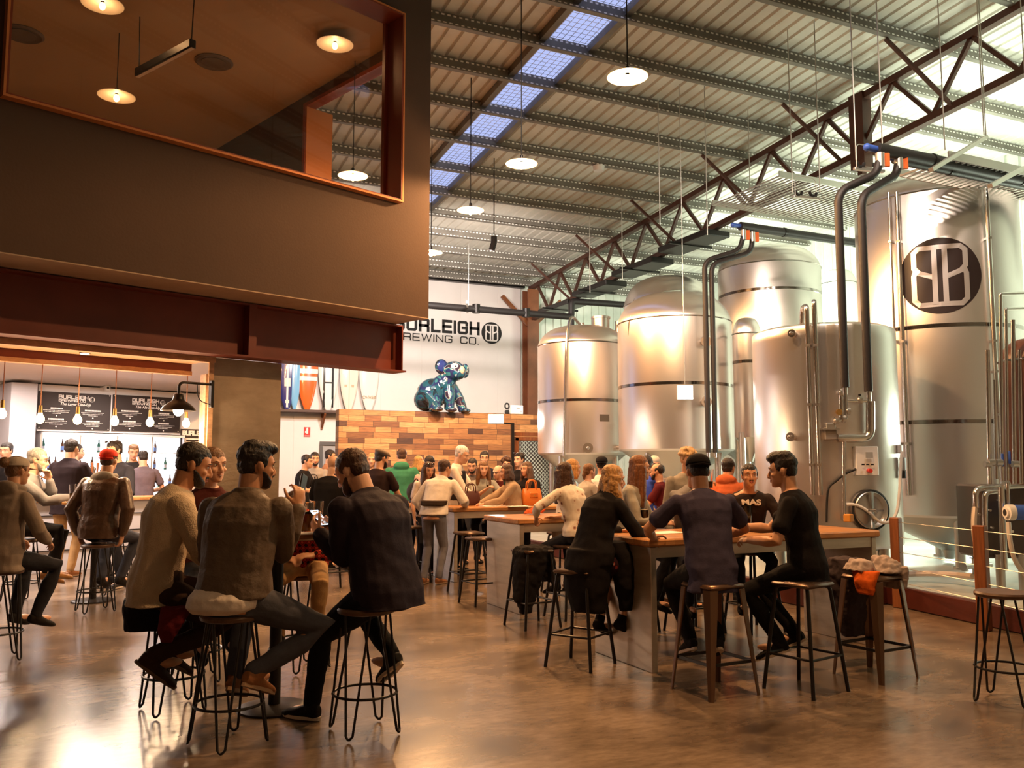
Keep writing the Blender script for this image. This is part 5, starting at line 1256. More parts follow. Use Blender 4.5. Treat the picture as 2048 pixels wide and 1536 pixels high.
handbag(941, 1011, .27, .20, .14, mat('maroon_leather', (.07, .018, .014), .4), .05, 'dark maroon handbag at the left end of the third long table', False)
handbag(1063, 1011, .29, .235, .15, mat('tan_leather', (.66, .19, .03), .35), -.1, 'bright tan handbag with flap and brass clasp')
p = V(tp(832, 1005, TOP)); t = thing('backpack', 'black backpack on the farthest long table', 'backpack', p)
b = MB(); b.sphere((0, 0, .16), (.15, .11, .16), 20, 12); b.box((0, 0, .02), (.2, .14, .04), bev=.01); b.build('body', m_black, t, 60)
b = MB(); b.sphere((0, -.1, .11), (.1, .05, .09), 16, 10); b.build('front_pocket', m_black, t, 60)
for s in (-1, 1):
    b = MB(); b.tube(fillet([V((s*.07, -.06, .3)), V((s*.1, -.14, .22)), V((s*.12, -.1, .05))], .06), .014, 8); b.build('strap', m_dark, t)
b = MB(); b.tube(fillet([V((-.04, 0, .31)), V((0, 0, .37)), V((.04, 0, .31))], .03), .01, 8); b.build('grab_loop', m_dark, t)
# ================================================================== people
PEND = []          # (object, voxel, smooth iterations, displace strength, displace scale, extra MB, materials)
DTEX = {}
def dtex(scale):
    if scale not in DTEX:
        t = bpy.data.textures.new('cloth_noise', 'CLOUDS'); t.noise_scale = scale; t.noise_depth = 1; t.noise_basis = 'IMPROVED_PERLIN'; DTEX[scale] = t
    return DTEX[scale]
def pend(mb, name, m, parent, vox, it, disp=0.0, dsc=.08, extra=None, xm=(), off=V((0, 0, 0))):
    o = mb.build(name, m, parent, 0, fixn=True)
    PEND.append((o, vox, it, disp, dsc, extra, xm)); return o
def bake_people():
    for o, vox, it, disp, dsc, extra, xm in PEND:
        r = o.modifiers.new('r', 'REMESH'); r.mode = 'VOXEL'; r.voxel_size = vox; r.adaptivity = 0.0
        if it: s = o.modifiers.new('s', 'SMOOTH'); s.factor = .5; s.iterations = it
        if disp:
            d = o.modifiers.new('d', 'DISPLACE'); d.texture = dtex(dsc); d.strength = disp; d.texture_coords = 'GLOBAL'; d.mid_level = .5
    dg = bpy.context.evaluated_depsgraph_get(); dg.update()
    done = []
    for o, vox, it, disp, dsc, extra, xm in PEND:
        me = bpy.data.meshes.new_from_object(o.evaluated_get(dg)); done.append((o, me, extra, xm))
    for o, me, extra, xm in done:
        old = o.data; o.modifiers.clear(); me.name = old.name; o.data = me; bpy.data.meshes.remove(old)
        if extra is not None and extra.v:
            bm = bmesh.new(); bm.from_mesh(me); vs = [bm.verts.new(p) for p in extra.v]
            for f, mi in zip(extra.f, extra.m):
                try: q = bm.faces.new([vs[i] for i in f]); q.material_index = mi
                except ValueError: pass
            bm.to_mesh(me); bm.free()
            for m in xm: me.materials.append(m)
        me.polygons.foreach_set('use_smooth', [True]*len(me.polygons)); me.update()
def skin(c): return mat('skin_%.2f_%.2f' % (c[0], c[1]), c, .48, sss=.0, var=.06, vscale=30)
SK = [(.62, .33, .20), (.55, .27, .15), (.68, .39, .26), (.42, .20, .11)]
def cloth(n, c, r=.9, **k): return mat('cloth_'+n, c, r, spec=.12, var=.12, vscale=14, bump=k.pop('bump', .10), bscale=k.pop('bscale', 90), sheen=k.pop('sheen', 0.0), **k)
def hairm(n, c): return mat('hair_'+n, c, .42, var=.45, vscale=22, sx=(3, 3, .5), bump=.5, bscale=70)
H_DK = hairm('dark', (.018, .010, .007)); H_BR = hairm('brown', (.07, .028, .012)); H_LB = hairm('light_brown', (.19, .085, .03)); H_BL = hairm('blonde', (.55, .30, .11)); H_GR = hairm('grey', (.24, .21, .18)); H_WH = hairm('white', (.78, .74, .7)); H_BB = hairm('bleached', (.62, .40, .2))
m_eyew = mat('eye_white', (.75, .68, .62), .25); m_iris = mat('eye_dark', (.02, .012, .01), .15); m_lip = mat('lip', (.42, .13, .09), .45)
def ik(a, c, l1, l2, pole):
    d = c-a; L = d.length; Lm = min(L, (l1+l2)*.995)
    if L < 1e-4: d = V((0, 1, 0)); L = 1e-4
    u = d/L; c = a+u*Lm if L > Lm else c; L = Lm
    x = (l1*l1-l2*l2+L*L)/(2*L); h = sqrt(max(0, l1*l1-x*x))
    p = V(pole); p = p-u*p.dot(u)
    p = p.normalized() if p.length > 1e-4 else V((0, 0, 1))
    return a+u*x+p*h, c
def hand(mb, w, d, n, k, curl=25, spread=1.0, thumb=1, fr=.0088):
    """palm and five fingers; w wrist, d pointing direction, n palm normal, thumb = side"""
    d = d.normalized(); n = (n-d*n.dot(d)).normalized(); s = d.cross(n)*thumb
    R = Matrix((s, d, n)).transposed()
    mb.sphere(w+d*.052*k, (.040*k, .056*k, .017*k), 12, 8, R)
    mb.sphere(w+d*.02*k, (.028*k, .04*k, .02*k), 10, 6, R)
    for i, (o, L) in enumerate(((.031, .072), (.011, .082), (-.010, .077), (-.029, .060))):
        c = curl*(1+.12*i); p = w+d*.088*k+s*o*k; a = 0; q = d+s*(o*2.2*spread); q.normalize()
        pts = [w+d*.06*k+s*o*.9*k, p]; rr = [fr*1.05*k, fr*k]
        for j, fL in enumerate((.46, .31, .23)):
            a += rad(c if j else c*.8); dd = q*cos(a)+n*sin(a); p = p+dd*L*fL*k; pts.append(p); rr.append(fr*k*(.96-.1*j))
        mb.tube(pts, rr, 8); mb.sphere(pts[-1], rr[-1], 8, 6)
    b = w+d*.022*k+s*.03*k+n*.006*k; t1 = b+(d*.55+s*.62+n*.25).normalized()*.045*k; t2 = t1+(d*.8+s*.25+n*.35).normalized()*.034*k; t3 = t2+(d*.85+n*.4).normalized()*.022*k
    mb.tube([w+d*.01*k+s*.015*k, b, t1, t2, t3], [.014*k, .0135*k, .0105*k, .0095*k, .008*k], 8); mb.sphere(t3, .0082*k, 8, 6)
def limb(mb, pts, rr, n=12):
    mb.tube(pts, rr, n); mb.sphere(pts[0], rr[0], n, 8); mb.sphere(pts[-1], rr[-1], n, 8)
def ell(c, X, Y, hw, hd, n=18, p=.85):
    r = []
    for j in range(n):
        a = 2*pi*j/n; ca, sa = cos(a), sin(a)
        r.append(c+X*(hw*abs(ca)**p*(1 if ca >= 0 else -1))+Y*(hd*abs(sa)**p*(1 if sa >= 0 else -1)))
    return r
NHEAD = {}
def person(key, u, Zc, f, hv, label, base='stand', seat=.70, fem=False, lean=4, curve=6, side=0, hp=0, hy=0, hr=0, twist=0, w=1.0,
           skinc=0, hair='short', hc=None, top='tee', tm=None, bot='trousers', bm=None, shoe=None, RH=None, LH=None, RF=None, LF=None, RK=None, LK=None,
           RE=None, LE=None, beard=None, hat=None, hatm=None, glasses=None, vx=.011, curl=(28, 28), palm=(None, None), hem=.0, extra=None, group=None, shift=(0, 0), kfix=None, sun=False, hdir=(None, None), hipw=1.0, smile=False, sleeve=None):
    root = thing('person', label, 'person'); B = dep(u, 935, Zc); B = V((B.x, B.y, 0)); yaw = camyaw(f)
    def skel(k):
        S = {}; X = V((1, 0, 0)); hz = .93*k if base == 'stand' else seat+.10
        P = V((0, 0, hz)); sd = rad(side)
        def dr(a): return V((sin(sd), sin(rad(a)), cos(rad(a)))).normalized()
        q = k*(.95 if fem else 1)
        S['P'] = P; d1 = dr(lean*.7); d2 = dr(lean); d3 = dr(lean+curve); d4 = dr((lean+curve)*.55+hp*.4)
        S['W'] = P+d1*.17*k; S['C'] = S['W']+d2*.19*k; S['S'] = S['C']+d3*.125*k; S['N'] = S['C']+d3*.172*k
        S['d'] = (d1, d2, d3, d4)
        hb = S['N']+d4*.058*k
        Rh = Matrix.Rotation(rad(-hy), 3, 'Z') @ Matrix.Rotation(rad(hr), 3, 'Y') @ Matrix.Rotation(rad(-(hp+ (lean+curve)*.25)), 3, 'X')
        S['Rh'] = Rh; hs = k*(.97 if fem else 1.0); S['hs'] = hs
        S['H'] = hb+d4*.012*k+Rh @ V((0, .028, .088))*hs
        S['top'] = S['H']+Rh @ V((0, -.01, .117))*hs
        return S
    zt = dep(u, hv, Zc+0).z; k = 1.0
    if kfix: k = kfix
    else:
        for _ in range(12):
            t = skel(k)['top'].z; k += (zt-t)/1.75; k = max(.86, min(1.1, k))
    S = skel(k); d1, d2, d3, d4 = S['d']; P, Wp, C, Sp, Nk, Hd, Rh, hs = (S[q] for q in ('P', 'W', 'C', 'S', 'N', 'H', 'Rh', 'hs'))
    root.location = B; root.rotation_euler = (0, 0, yaw)
    tw = Matrix.Rotation(rad(-twist), 3, 'Z'); X = V((1, 0, 0)); Xs = tw @ X; Xm = Matrix.Rotation(rad(-twist*.5), 3, 'Z') @ X
    sw = (.168 if fem else .192)*k*w**.6
    shl = {s: Sp+Xs*sw*s*.97-d3*.034*k for s in (-1, 1)}
    hipx = .088*k*w**.5
    hj = {s: P+X*hipx*s+V((0, .0, -.03)) for s in (-1, 1)}
    tab = 1.0
    # ---- arms
    ua, fa = .295*k, .255*k; A = {}
    for s, tgt, el, nm in ((1, RH, RE, 0), (-1, LH, LE, 1)):
        if tgt is None: tgt = ('down',) if base == 'stand' else ('lap',)
        if tgt[0] == 'down': t = shl[s]+V((s*.05, .05, -.53*k)); pole = V((s*.3, -1, .0))
        elif tgt[0] == 'lap': t = V((s*.10, .30*k, P.z+.10)); pole = V((s*.8, -.7, -.4))
        elif tgt[0] == 'pocket': t = P+V((s*.2, .07, -.02)); pole = V((s*.6, -1, -.1))
        elif tgt[0] == 'fold': t = C+V((-s*.06, .2, -.08)); pole = V((s, .1, -.7))
        elif tgt[0] == 'mouth': t = Hd+Rh @ V((s*.05, .13, -.10)); pole = V((s*.6, -.1, -1))
        else: t = V(tgt); pole = V((s*.75, -.35, -.8))
        if el is not None: pole = V(el)
        e, wv = ik(shl[s], t, ua, fa, pole); A[s] = (shl[s], e, wv)
    # ---- legs
    th, sk_ = .43*k, .42*k; G = {}
    for s, ft, kn in ((1, RF, RK), (-1, LF, LK)):
        if ft is None: ft = (s*.10, .0, 0) if base == 'stand' else (s*.11, .26, .235)
        a = V(ft)+V((0, 0, .085*k)); pole = V(kn) if kn is not None else (V((s*.12, 1, .1)) if base == 'stand' else V((s*.25, 1, .75)))
        kk, an = ik(hj[s], a, th, sk_, pole); G[s] = (hj[s], kk, an)
    # ---- body
    m = MB(); fk = k*w**.5
    def torso(mb, inf=0.0, hemz=None, ww=1.0, neck=True, cut=0.0):
        hh = (.168 if not fem else .172)*fk*hipw*ww+inf; 
        sit = base != 'stand'
        R_ = []
        if hemz is not None: R_.append(ell(P-d1*hemz, X, V((0, 1, 0)), hh*1.02, (.125*fk*hipw+inf)*1.03))
        if hemz is not None and hemz < .085: R_ += [ell(P+d1*.03, X, V((0, 1, 0)), hh, .122*fk*hipw+inf)]
        else: R_ += [ell(P-d1*.085*k+V((0, -.01 if sit else 0, 0)), X, V((0, 1, 0)), hh*.93, .118*fk*hipw+inf), ell(P+V((0, -.012 if sit else 0, 0)), X, V((0, 1, 0)), hh, .122*fk*hipw+inf)]
        R_ += [ell(Wp-d1*.04*k, Xm, Xm.cross(d1)*-1, ((.152 if not fem else .135)*fk)*ww+inf, .108*fk+inf), ell(Wp+d2*.07*k, Xm, Xm.cross(d2)*-1, ((.158 if not fem else .132)*fk)*ww+inf, .108*fk+inf),
               ell(C, Xs, Xs.cross(d2)*-1, ((.176 if not fem else .152)*fk)+inf, (.122 if not fem else .124)*fk+inf), ell(C+d3*.07*k, Xs, Xs.cross(d3)*-1, ((.182 if not fem else .155)*fk)+inf, .112*fk+inf),
               ell(Sp-d3*.02*k, Xs, Xs.cross(d3)*-1, sw*.96+inf*.6, .088*fk+inf), ell(Sp+d3*.008*k, Xs, Xs.cross(d3)*-1, sw*.86+inf*.5, .078*fk+inf*.8), ell(Sp+d3*.03*k, Xs, Xs.cross(d3)*-1, sw*.60+inf*.4, .070*fk+inf*.7)]
        R_.append(ell(Nk+d3*(.012 if neck else .004)*k, Xs, Xs.cross(d3)*-1, .070*k+inf*.5, .062*k+inf*.5))
        mb.rings(R_)
    torso(m, -.012)
    m.tube([Nk-d3*.06*k, Nk+d4*.02*k, Hd+Rh @ V((0, -.03, -.05))*hs], [.072*k, (.060 if not fem else .049)*k, (.060 if not fem else .050)*k], 16)
    nr = 1.0 if not fem else .86
    for s in (-1, 1):
        a, e, wv = A[s]; d = (wv-e).normalized()
        limb(m, [a, a.lerp(e, .35), e, e.lerp(wv, .3), wv], [.048*k*nr*w**.4, .046*k*nr*w**.4, .039*k*nr, .041*k*nr, .0275*k*nr])
        hd = V(hdir[0 if s > 0 else 1]) if hdir[0 if s > 0 else 1] is not None else d
        pn = palm[0 if s > 0 else 1]; pn = V(pn) if pn is not None else V((-s*.6, .0, -.8)) if abs(d.z) < .8 else V((-s, .0, 0))
        hand(m, wv, hd, pn, k*(1 if not fem else .9), curl[0 if s > 0 else 1], 1.0, s, .0088 if vx < .009 else .0100)
        h, kk, an = G[s]
        limb(m, [h, h.lerp(kk, .4), kk, kk.lerp(an, .3), an], [.078*fk, .07*fk, .05*k, .05*k, .036*k])
        m.sphere(an+V((0, .06, -.045)), (.035*k, .10*k, .03*k), 10, 6)
    # head
    def hp_(x, y, z): return Hd+Rh @ (V((x, y, z))*hs)
    Hx, Hy, Hz = Rh @ V((1, 0, 0)), Rh @ V((0, 1, 0)), Rh @ V((0, 0, 1))
    jw = 1.0 if not fem else .90
    m.sphere(hp_(0, -.016, .034), (.0745*hs, .096*hs, .083*hs), 20, 12, Rh)
    fr = []
    for z, hw, y0, y1 in ((.075, .055, -.02, .06), (.045, .068, -.03, .079), (.018, .069, -.035, .081), (.0, .0675, -.03, .073), (-.02, .067*jw**.5, -.03, .079), (-.045, .062*jw, -.03, .084), (-.068, .055*jw, -.025, .086), (-.09, .043*jw, -.005, .088), (-.108, .028*jw, .02, .082), (-.117, .014, .035, .07)):
        fr.append(ell(hp_(0, (y0+y1)/2, z), Hx, Hy, hw*hs, (y1-y0)/2*hs, 20, .82))
    m.rings(fr)
    m.tube([hp_(0, .078, .012), hp_(0, .092, -.012), hp_(0, .104, -.033)], [.0085*hs, .0105*hs, .0125*hs], 10); m.sphere(hp_(0, .101, -.036), .0135*hs, 10, 8)
    for s in (-1, 1):
        m.sphere(hp_(s*.0125, .090, -.039), .0095*hs, 8, 6)
        m.tube([hp_(s*.012, .083, .021), hp_(s*.032, .079, .026), hp_(s*.053, .063, .018)], [.0085*hs, .0095*hs, .007*hs], 8)
        m.sphere(hp_(s*.042, .066, -.028), (.020*hs, .016*hs, .017*hs), 10, 8, Rh)
        m.sphere(hp_(s*.072, -.008, -.010), (.009*hs, .019*hs, .031*hs), 10, 8, Rh @ Matrix.Rotation(rad(-s*22), 3, 'Z'))
        m.sphere(hp_(s*.078, -.014, -.004), (.006*hs, .014*hs, .022*hs), 8, 6, Rh @ Matrix.Rotation(rad(-s*28), 3, 'Z'))
    m.tube([hp_(-.021, .080, -.061), hp_(0, .090, -.060), hp_(.021, .080, -.061)], [.004*hs, .0065*hs, .004*hs], 8); m.tube([hp_(-.018, .080, -.070), hp_(0, .088, -.071), hp_(.018, .080, -.070)], [.004*hs, .007*hs, .004*hs], 8)
    m.sphere(hp_(0, .077, -.101), (.019*hs, .014*hs, .013*hs), 10, 8)
    ex = MB(); hm = hc or H_DK
    for s in (-1, 1):
        ex.k = 1; ex.sphere(hp_(s*.031, .0705, .0035), (.0135*hs, .0095*hs, .0075*hs), 12, 8, Rh)
        ex.k = 2; ex.sphere(hp_(s*.031, .0765, .0035), (.0056*hs, .0045*hs, .0056*hs), 8, 6, Rh)
        ex.k = 3; ex.tube([hp_(s*.014, .0885, .024), hp_(s*.032, .0875, .031), hp_(s*.052, .071, .023)], [.0028*hs, .0038*hs, .0018*hs], 6)
        ex.k = 2; ex.tube([hp_(s*.018, .0755, .0085), hp_(s*.031, .0795, .0125), hp_(s*.045, .071, .0085)], .0016*hs, 5)
    ex.k = 4; ex.tube([hp_(-.022, .0835, -.0645+.004*smile), hp_(-.011, .0918, -.0625), hp_(0, .0935, -.0628), hp_(.011, .0918, -.0625), hp_(.022, .0835, -.0645+.004*smile)], [.0015, .0036, .0042, .0036, .0015], 6)
    ex.tube([hp_(-.019, .0835, -.0665+.003*smile), hp_(0, .0925, -.0725), hp_(.019, .0835, -.0665+.003*smile)], [.0015, .0052, .0015], 6)
    if smile: ex.k = 1; ex.tube([hp_(-.016, .0885, -.065), hp_(0, .0945, -.0672), hp_(.016, .0885, -.065)], [.0015, .0036, .0015], 6)
    body = pend(m, 'body', skin(SK[skinc]), root, vx*.8 if vx < .009 else vx, 3, 0, extra=ex, xm=(m_eyew, m_iris, hm, m_lip))
    # ---- hair
    if hair != 'bald':
        h = MB(); g = 1.0
        if hair == 'buzz': h.sphere(hp_(0, -.021, .043), (.0785*hs, .0965*hs, .080*hs), 18, 12, Rh); h.sphere(hp_(0, -.055, -.005), (.068*hs, .052*hs, .062*hs), 16, 10, Rh)
        else:
            h.sphere(hp_(0, -.022, .049), (.0815*hs, .099*hs, .079*hs), 18, 12, Rh); h.sphere(hp_(0, -.057, .0), (.070*hs, .052*hs, .066*hs), 16, 10, Rh)
            for s in (-1, 1): h.sphere(hp_(s*.071, .012, .024), (.011*hs, .022*hs, .034*hs), 8, 8, Rh)
        if hair == 'quiff':
            for c_, r_ in (((0, .025, .098), (.064, .066, .045)), ((0, -.025, .10), (.072, .07, .042)), ((.012, .068, .098), (.046, .03, .032)), ((-.03, .06, .09), (.03, .03, .028))): h.sphere(hp_(*c_), tuple(q_*hs for q_ in r_), 16, 10, Rh)
        if hair == 'curly':
            R_ = random.Random(key)
            for _ in range(60):
                a, b_ = R_.uniform(0, 2*pi), R_.uniform(.12, 1.45); p_ = (.088*sin(b_)*cos(a), -.018+.105*sin(b_)*sin(a), .045+.09*cos(b_))
                if p_[1] > .06 and p_[2] < .06: continue
                h.sphere(hp_(*p_), R_.uniform(.017, .027)*hs, 8, 6)
        if hair in ('long', 'wavy', 'bob', 'longpart'):
            L = {'long': .30, 'wavy': .25, 'bob': .10, 'longpart': .34}[hair]
            wv_ = .014 if hair == 'wavy' else .004
            for s in (-1, 1):
                for j, (x, y) in enumerate(((.079, .018), (.083, -.012), (.074, -.045), (.045, -.075), (.015, -.088))):
                    t0 = hp_(s*x, y, .03); pts = []; rr = []
                    for i in range(7):
                        f_ = i/6; q = t0+Rh @ V((s*.006*sin(f_*9+j)*wv_*70, 0, -.075*min(1, f_*2))) *hs if f_ < .5 else t0+Rh @ V((0, 0, -.075))*hs+V((s*(.02*(f_-.5)*2+wv_*sin(f_*10+j*2)), (-.025 if j > 1 else .0)*(f_-.5)*2, -L*(f_-.5)*2*k))
                        pts.append(q); rr.append((.024+.012*sin(pi*min(1, f_*.9)))*hs*(1 if f_ < .9 else .6))
                    h.tube(pts, rr, 8)
        if hair == 'bun': h.sphere(hp_(0, -.115, .055), .042*hs, 12, 8); h.sphere(hp_(0, -.09, .04), .035*hs, 10, 8)
        if hair == 'tied':
            h.sphere(hp_(0, -.10, .0), .035*hs, 10, 8); h.tube([hp_(0, -.10, .0), hp_(0, -.115, -.06), hp_(0, -.10, -.14)], [.024, .026, .012], 8)
        if hair == 'receding':
            h = MB(); h.sphere(hp_(0, -.045, .03), (.080*hs, .077*hs, .078*hs), 16, 10, Rh)
            for s in (-1, 1): h.sphere(hp_(s*.068, .0, .02), (.013*hs, .03*hs, .034*hs), 8, 8, Rh)
        pend(h, 'hair', hm, root, max(.0055, vx*.75), 5 if hair == 'quiff' else 2, .012 if vx < .009 else .010, .018 if hair != 'curly' else .03)
    if beard:
        h = MB()
        if beard in ('full', 'stubble'):
            q = 0 if beard == 'full' else -.006
            rs = []
            for z, hw, y0, y1 in ((-.028, .0655, -.008, .035), (-.05, .063, -.005, .066), (-.075, .056, .004, .0865+q*.3), (-.097, .046, .018, .091+q), (-.115, .032, .032, .087+q), (-.125, .014, .046, .074+q)):
                rs.append(ell(hp_(0, (y0+y1)/2, z), Hx, Hy, (hw+.004+q*.3)*hs, (y1-y0)/2*hs, 18, .82))
            h.rings(rs)
        h.tube([hp_(-.024, .083, -.056), hp_(-.012, .094, -.0495), hp_(0, .097, -.048), hp_(.012, .094, -.0495), hp_(.024, .083, -.056)], [.005*hs, .0065*hs, .006*hs, .0065*hs, .005*hs], 8)
        pend(h, 'beard' if beard != 'moustache' else 'moustache', hm, root, .0055 if vx < .009 else .008, 1, .005, .012)
    if hat:
        h = MB(); z0 = .052
        if hat in ('cap', 'capback'):
            sgn = 1 if hat == 'cap' else -1
            rs = [ell(hp_(0, -.018, z0-.012+.006*i if i < 1 else z0+.072*sin(i/6*pi/2)-.004), Hx, Hy, .0885*hs*max(.02, cos(i/6*pi/2)**.6), .109*hs*max(.02, cos(i/6*pi/2)**.6), 22, 1) for i in range(7)]
            h.rings(rs)
            if sgn < 0: h.sphere(hp_(0, -.06, z0-.03), (.072*hs, .06*hs, .04*hs), 14, 8, Rh)
            o = pend(h, 'cap', hatm, root, .006, 2, .002, .05)
            b2 = MB(); up = []; lo = []
            n_ = 12
            for i in range(n_+1):
                a = pi*i/n_; x = .074*cos(a); y = sgn*(.07+.085*sin(a)); z = z0-.012-.018*sin(a)-abs(x)*.12*0-.06*(x/.074)**2*.2
                up.append(hp_(x, y-.018*(1 if sgn < 0 else 0), z)); lo.append(hp_(x, y-.018*(1 if sgn < 0 else 0), z-.005))
            b2.add(up+lo, [tuple(range(n_+1)), tuple(range(2*n_+1, n_, -1))]+[(i, (i+1) % (n_+1), (i+1) % (n_+1)+n_+1, i+n_+1) for i in range(n_+1)]); b2.build('brim', hatm, o, 30)
        elif hat == 'flat':
            h.sphere(hp_(0, -.01, .078), (.094*hs, .118*hs, .045*hs), 18, 10, Rh @ Matrix.Rotation(rad(-8), 3, 'X')); h.sphere(hp_(0, .075, .055), (.06*hs, .05*hs, .014*hs), 14, 8, Rh); pend(h, 'flat_cap', hatm, root, .008, 2)
        elif hat == 'beanie':
            h.sphere(hp_(0, -.02, .06), (.088*hs, .103*hs, .082*hs), 18, 12, Rh); pend(h, 'beanie', hatm, root, .008, 2, .004, .03)
    if glasses:
        g = MB()
        for s in (-1, 1):
            g.tube([hp_(s*.033+.0225*cos(a*pi/8), .092-.004*abs(cos(a*pi/8)), .003+.017*sin(a*pi/8)) for a in range(16)], .0021, 6, True)
            g.tube([hp_(s*.056, .086, .008), hp_(s*.076, .05, .010), hp_(s*.080, -.01, .004)], .0022, 6)
        g.tube([hp_(-.011, .094, .007), hp_(0, .098, .010), hp_(.011, .094, .007)], .002, 6); g.build('glasses', m_iris, root)
    if sun:
        g = MB()
        for s in (-1, 1):
            g.sphere(hp_(s*.036, .062, .115), (.028*hs, .008*hs, .02*hs), 12, 8, Rh @ Matrix.Rotation(rad(55), 3, 'X')); g.tube([hp_(s*.06, .055, .11), hp_(s*.086, .0, .065), hp_(s*.082, -.03, .03)], .0035, 6)
        g.build('sunglasses', m_iris, root)
    # ---- clothes
    thick = {'tee': .009, 'shirt': .011, 'sweater': .015, 'jacket': .020, 'hoodie': .018, 'coat': .021, 'blouse': .014, 'vest': .014}[top]
    tmat = tm or cloth('black', (.014, .012, .013)); c = MB()
    torso(c, thick, hem if hem else (.10 if base == 'stand' else .07), 1.06 if top in ('jacket', 'hoodie', 'coat', 'blouse') else 1.02, neck=top not in ('tee', 'vest'))
    sl = sleeve or ('short' if top in ('tee',) else 'none' if top == 'vest' else 'long')
    for s in (-1, 1):
        a, e, wv = A[s]
        if sl == 'short':
            limb(c, [a, a.lerp(e, .4), a.lerp(e, .62)], [(.047*nr*w**.4+thick)*k, (.052*nr*w**.4+thick)*k, (.056*nr*w**.4+thick*1.2)*k]); 
        elif sl in ('long', 'push'):
            q = wv.lerp(e, .08 if sl == 'long' else .45)
            fa_ = e.lerp(q, .5)
            limb(c, [a, a.lerp(e, .4), e, fa_, q], [(.047*nr*w**.4+thick)*k, (.048*nr*w**.4+thick)*k, (.042*nr+thick*1.2)*k, (.040*nr+thick*1.1)*k, (.030*nr+thick*(.8 if sl == 'long' else 1.3))*k])
    if top in ('jacket', 'coat', 'shirt'): c.tube([Nk+d3*.004*k+(Xs*cos(2*pi*j/16)*.073+Xs.cross(d3)*-sin(2*pi*j/16)*.070)*k for j in range(16)], (.019 if top != 'shirt' else .012)*k, 8, True)
    if top == 'hoodie':
        yb = Xs.cross(d3)
        c.sphere(Nk+yb*.085*k-d3*.015*k, (.13*k, .065*k, .075*k), 16, 10); c.tube([Nk+d3*.012*k+(Xs*cos(2*pi*j/16)*.085+yb*-sin(2*pi*j/16)*.08)*k-yb*-sin(2*pi*j/16)*0 for j in range(16)], .028*k, 8, True)
    if top == 'coat':
        dn = V((0, -.10, -.42)) if base != 'stand' else V((0, 0, -.42))
        c.rings([ell(P+V((0, -.02, .05)), X, V((0, 1, 0)), .19*fk, .15*fk), ell(P+V((0, -.03, -.08)), X, V((0, 1, 0)), .215*fk, .18*fk), ell(P+V((.0, -.05, -.25)), X, V((0, 1, 0)), .21*fk, .15*fk), ell(P+V((.03, -.06, -.42)), X, V((0, 1, 0)), .16*fk, .10*fk)])
    pend(c, {'tee': 't_shirt', 'blouse': 'blouse'}.get(top, top), tmat, root, vx, 4 if vx < .009 else 2, .030 if vx < .009 else .018, .13)
    bmat = bm or cloth('dark_denim', (.022, .022, .028)); c = MB()
    if bot == 'trousers':
        c.rings([ell(P-V((0, .005, .10*k)), X, V((0, 1, 0)), .155*fk*hipw, .112*fk*hipw), ell(P, X, V((0, 1, 0)), .178*fk*hipw, .13*fk*hipw), ell(P+d1*.075*k, X, V((0, 1, 0)), .168*fk*hipw, .122*fk*hipw), ell(P+d1*.12*k, X, V((0, 1, 0)), .150*fk*hipw, .11*fk)])
        for s in (-1, 1):
            h, kk, an = G[s]; limb(c, [h, h.lerp(kk, .45), kk, kk.lerp(an, .35), an+V((0, 0, .01))], [.092*fk, .080*fk, .064*k, .060*k, .048*k], 14)
    elif bot == 'skirt':
        kA = (G[1][1]+G[-1][1])/2; c.rings([ell(P+d1*.1*k, X, V((0, 1, 0)), .15*fk, .11*fk), ell(P, X, V((0, 1, 0)), .19*fk, .14*fk), ell(P-V((0, -.02, .08)), X, V((0, 1, 0)), .2*fk, .15*fk)])
        for s in (-1, 1): limb(c, [G[s][0], G[s][0].lerp(G[s][1], .5), G[s][0].lerp(G[s][1], .85)], [.1*fk, .09*fk, .085*fk])
    pend(c, 'trousers' if bot == 'trousers' else 'skirt', bmat, root, vx, 4 if vx < .009 else 2, .020, .11)
    sm_, solem = shoe or (cloth('shoe_black', (.015, .012, .011), .6), None)
    for s, ft in ((1, RF), (-1, LF)):
        h, kk, an = G[s]; sh_ = (an-kk).normalized(); fd = V((s*.16, 1, 0)); tilt = 0 if (ft is None and base == 'stand') else max(-.55, min(.75, -sh_.y*.75))
        if an.z < .13*k: tilt = 0
        fd = V((s*.16, cos(tilt), -sin(tilt)*-1 if False else -sin(tilt))).normalized() if tilt else fd.normalized()
        xx = fd.cross(V((0, 0, 1))).normalized(); zz = xx.cross(fd)
        c = MB(); an0 = an-zz*.045*k
        c.rings([ell(an0-fd*.055*k+zz*.01, xx, zz, .026*k, .030*k, 12), ell(an0-fd*.03*k+zz*.012, xx, zz, .036*k, .045*k, 12), ell(an0+fd*.03*k+zz*.006, xx, zz, .040*k, .042*k, 12), ell(an0+fd*.10*k-zz*.008, xx, zz, .045*k, .032*k, 12), ell(an0+fd*.16*k-zz*.014, xx, zz, .040*k, .024*k, 12), ell(an0+fd*.195*k-zz*.018, xx, zz, .022*k, .014*k, 12)])
        c.tube([an-sh_*.05, an0+zz*.01], [.044*k, .044*k], 12)
        o = pend(c, 'shoe', sm_, root, max(.007, vx*.8), 2)
        if solem:
            b2 = MB(); pl_ = []
            for i in range(20):
                a = 2*pi*i/20; y = .07+.135*cos(a); x = .046*sin(a)*(1 if y > .05 else .82)
                pl_.append((x, y))
            vs = [an0+xx*x*k+fd*y*k-zz*.034*k for x, y in pl_]+[an0+xx*x*k+fd*y*k-zz*.016*k for x, y in pl_]
            b2.add(vs, [tuple(range(20))[::-1], tuple(range(20, 40))]+[(i, (i+1) % 20, (i+1) % 20+20, i+20) for i in range(20)]); b2.build('sole', solem, o, 30)
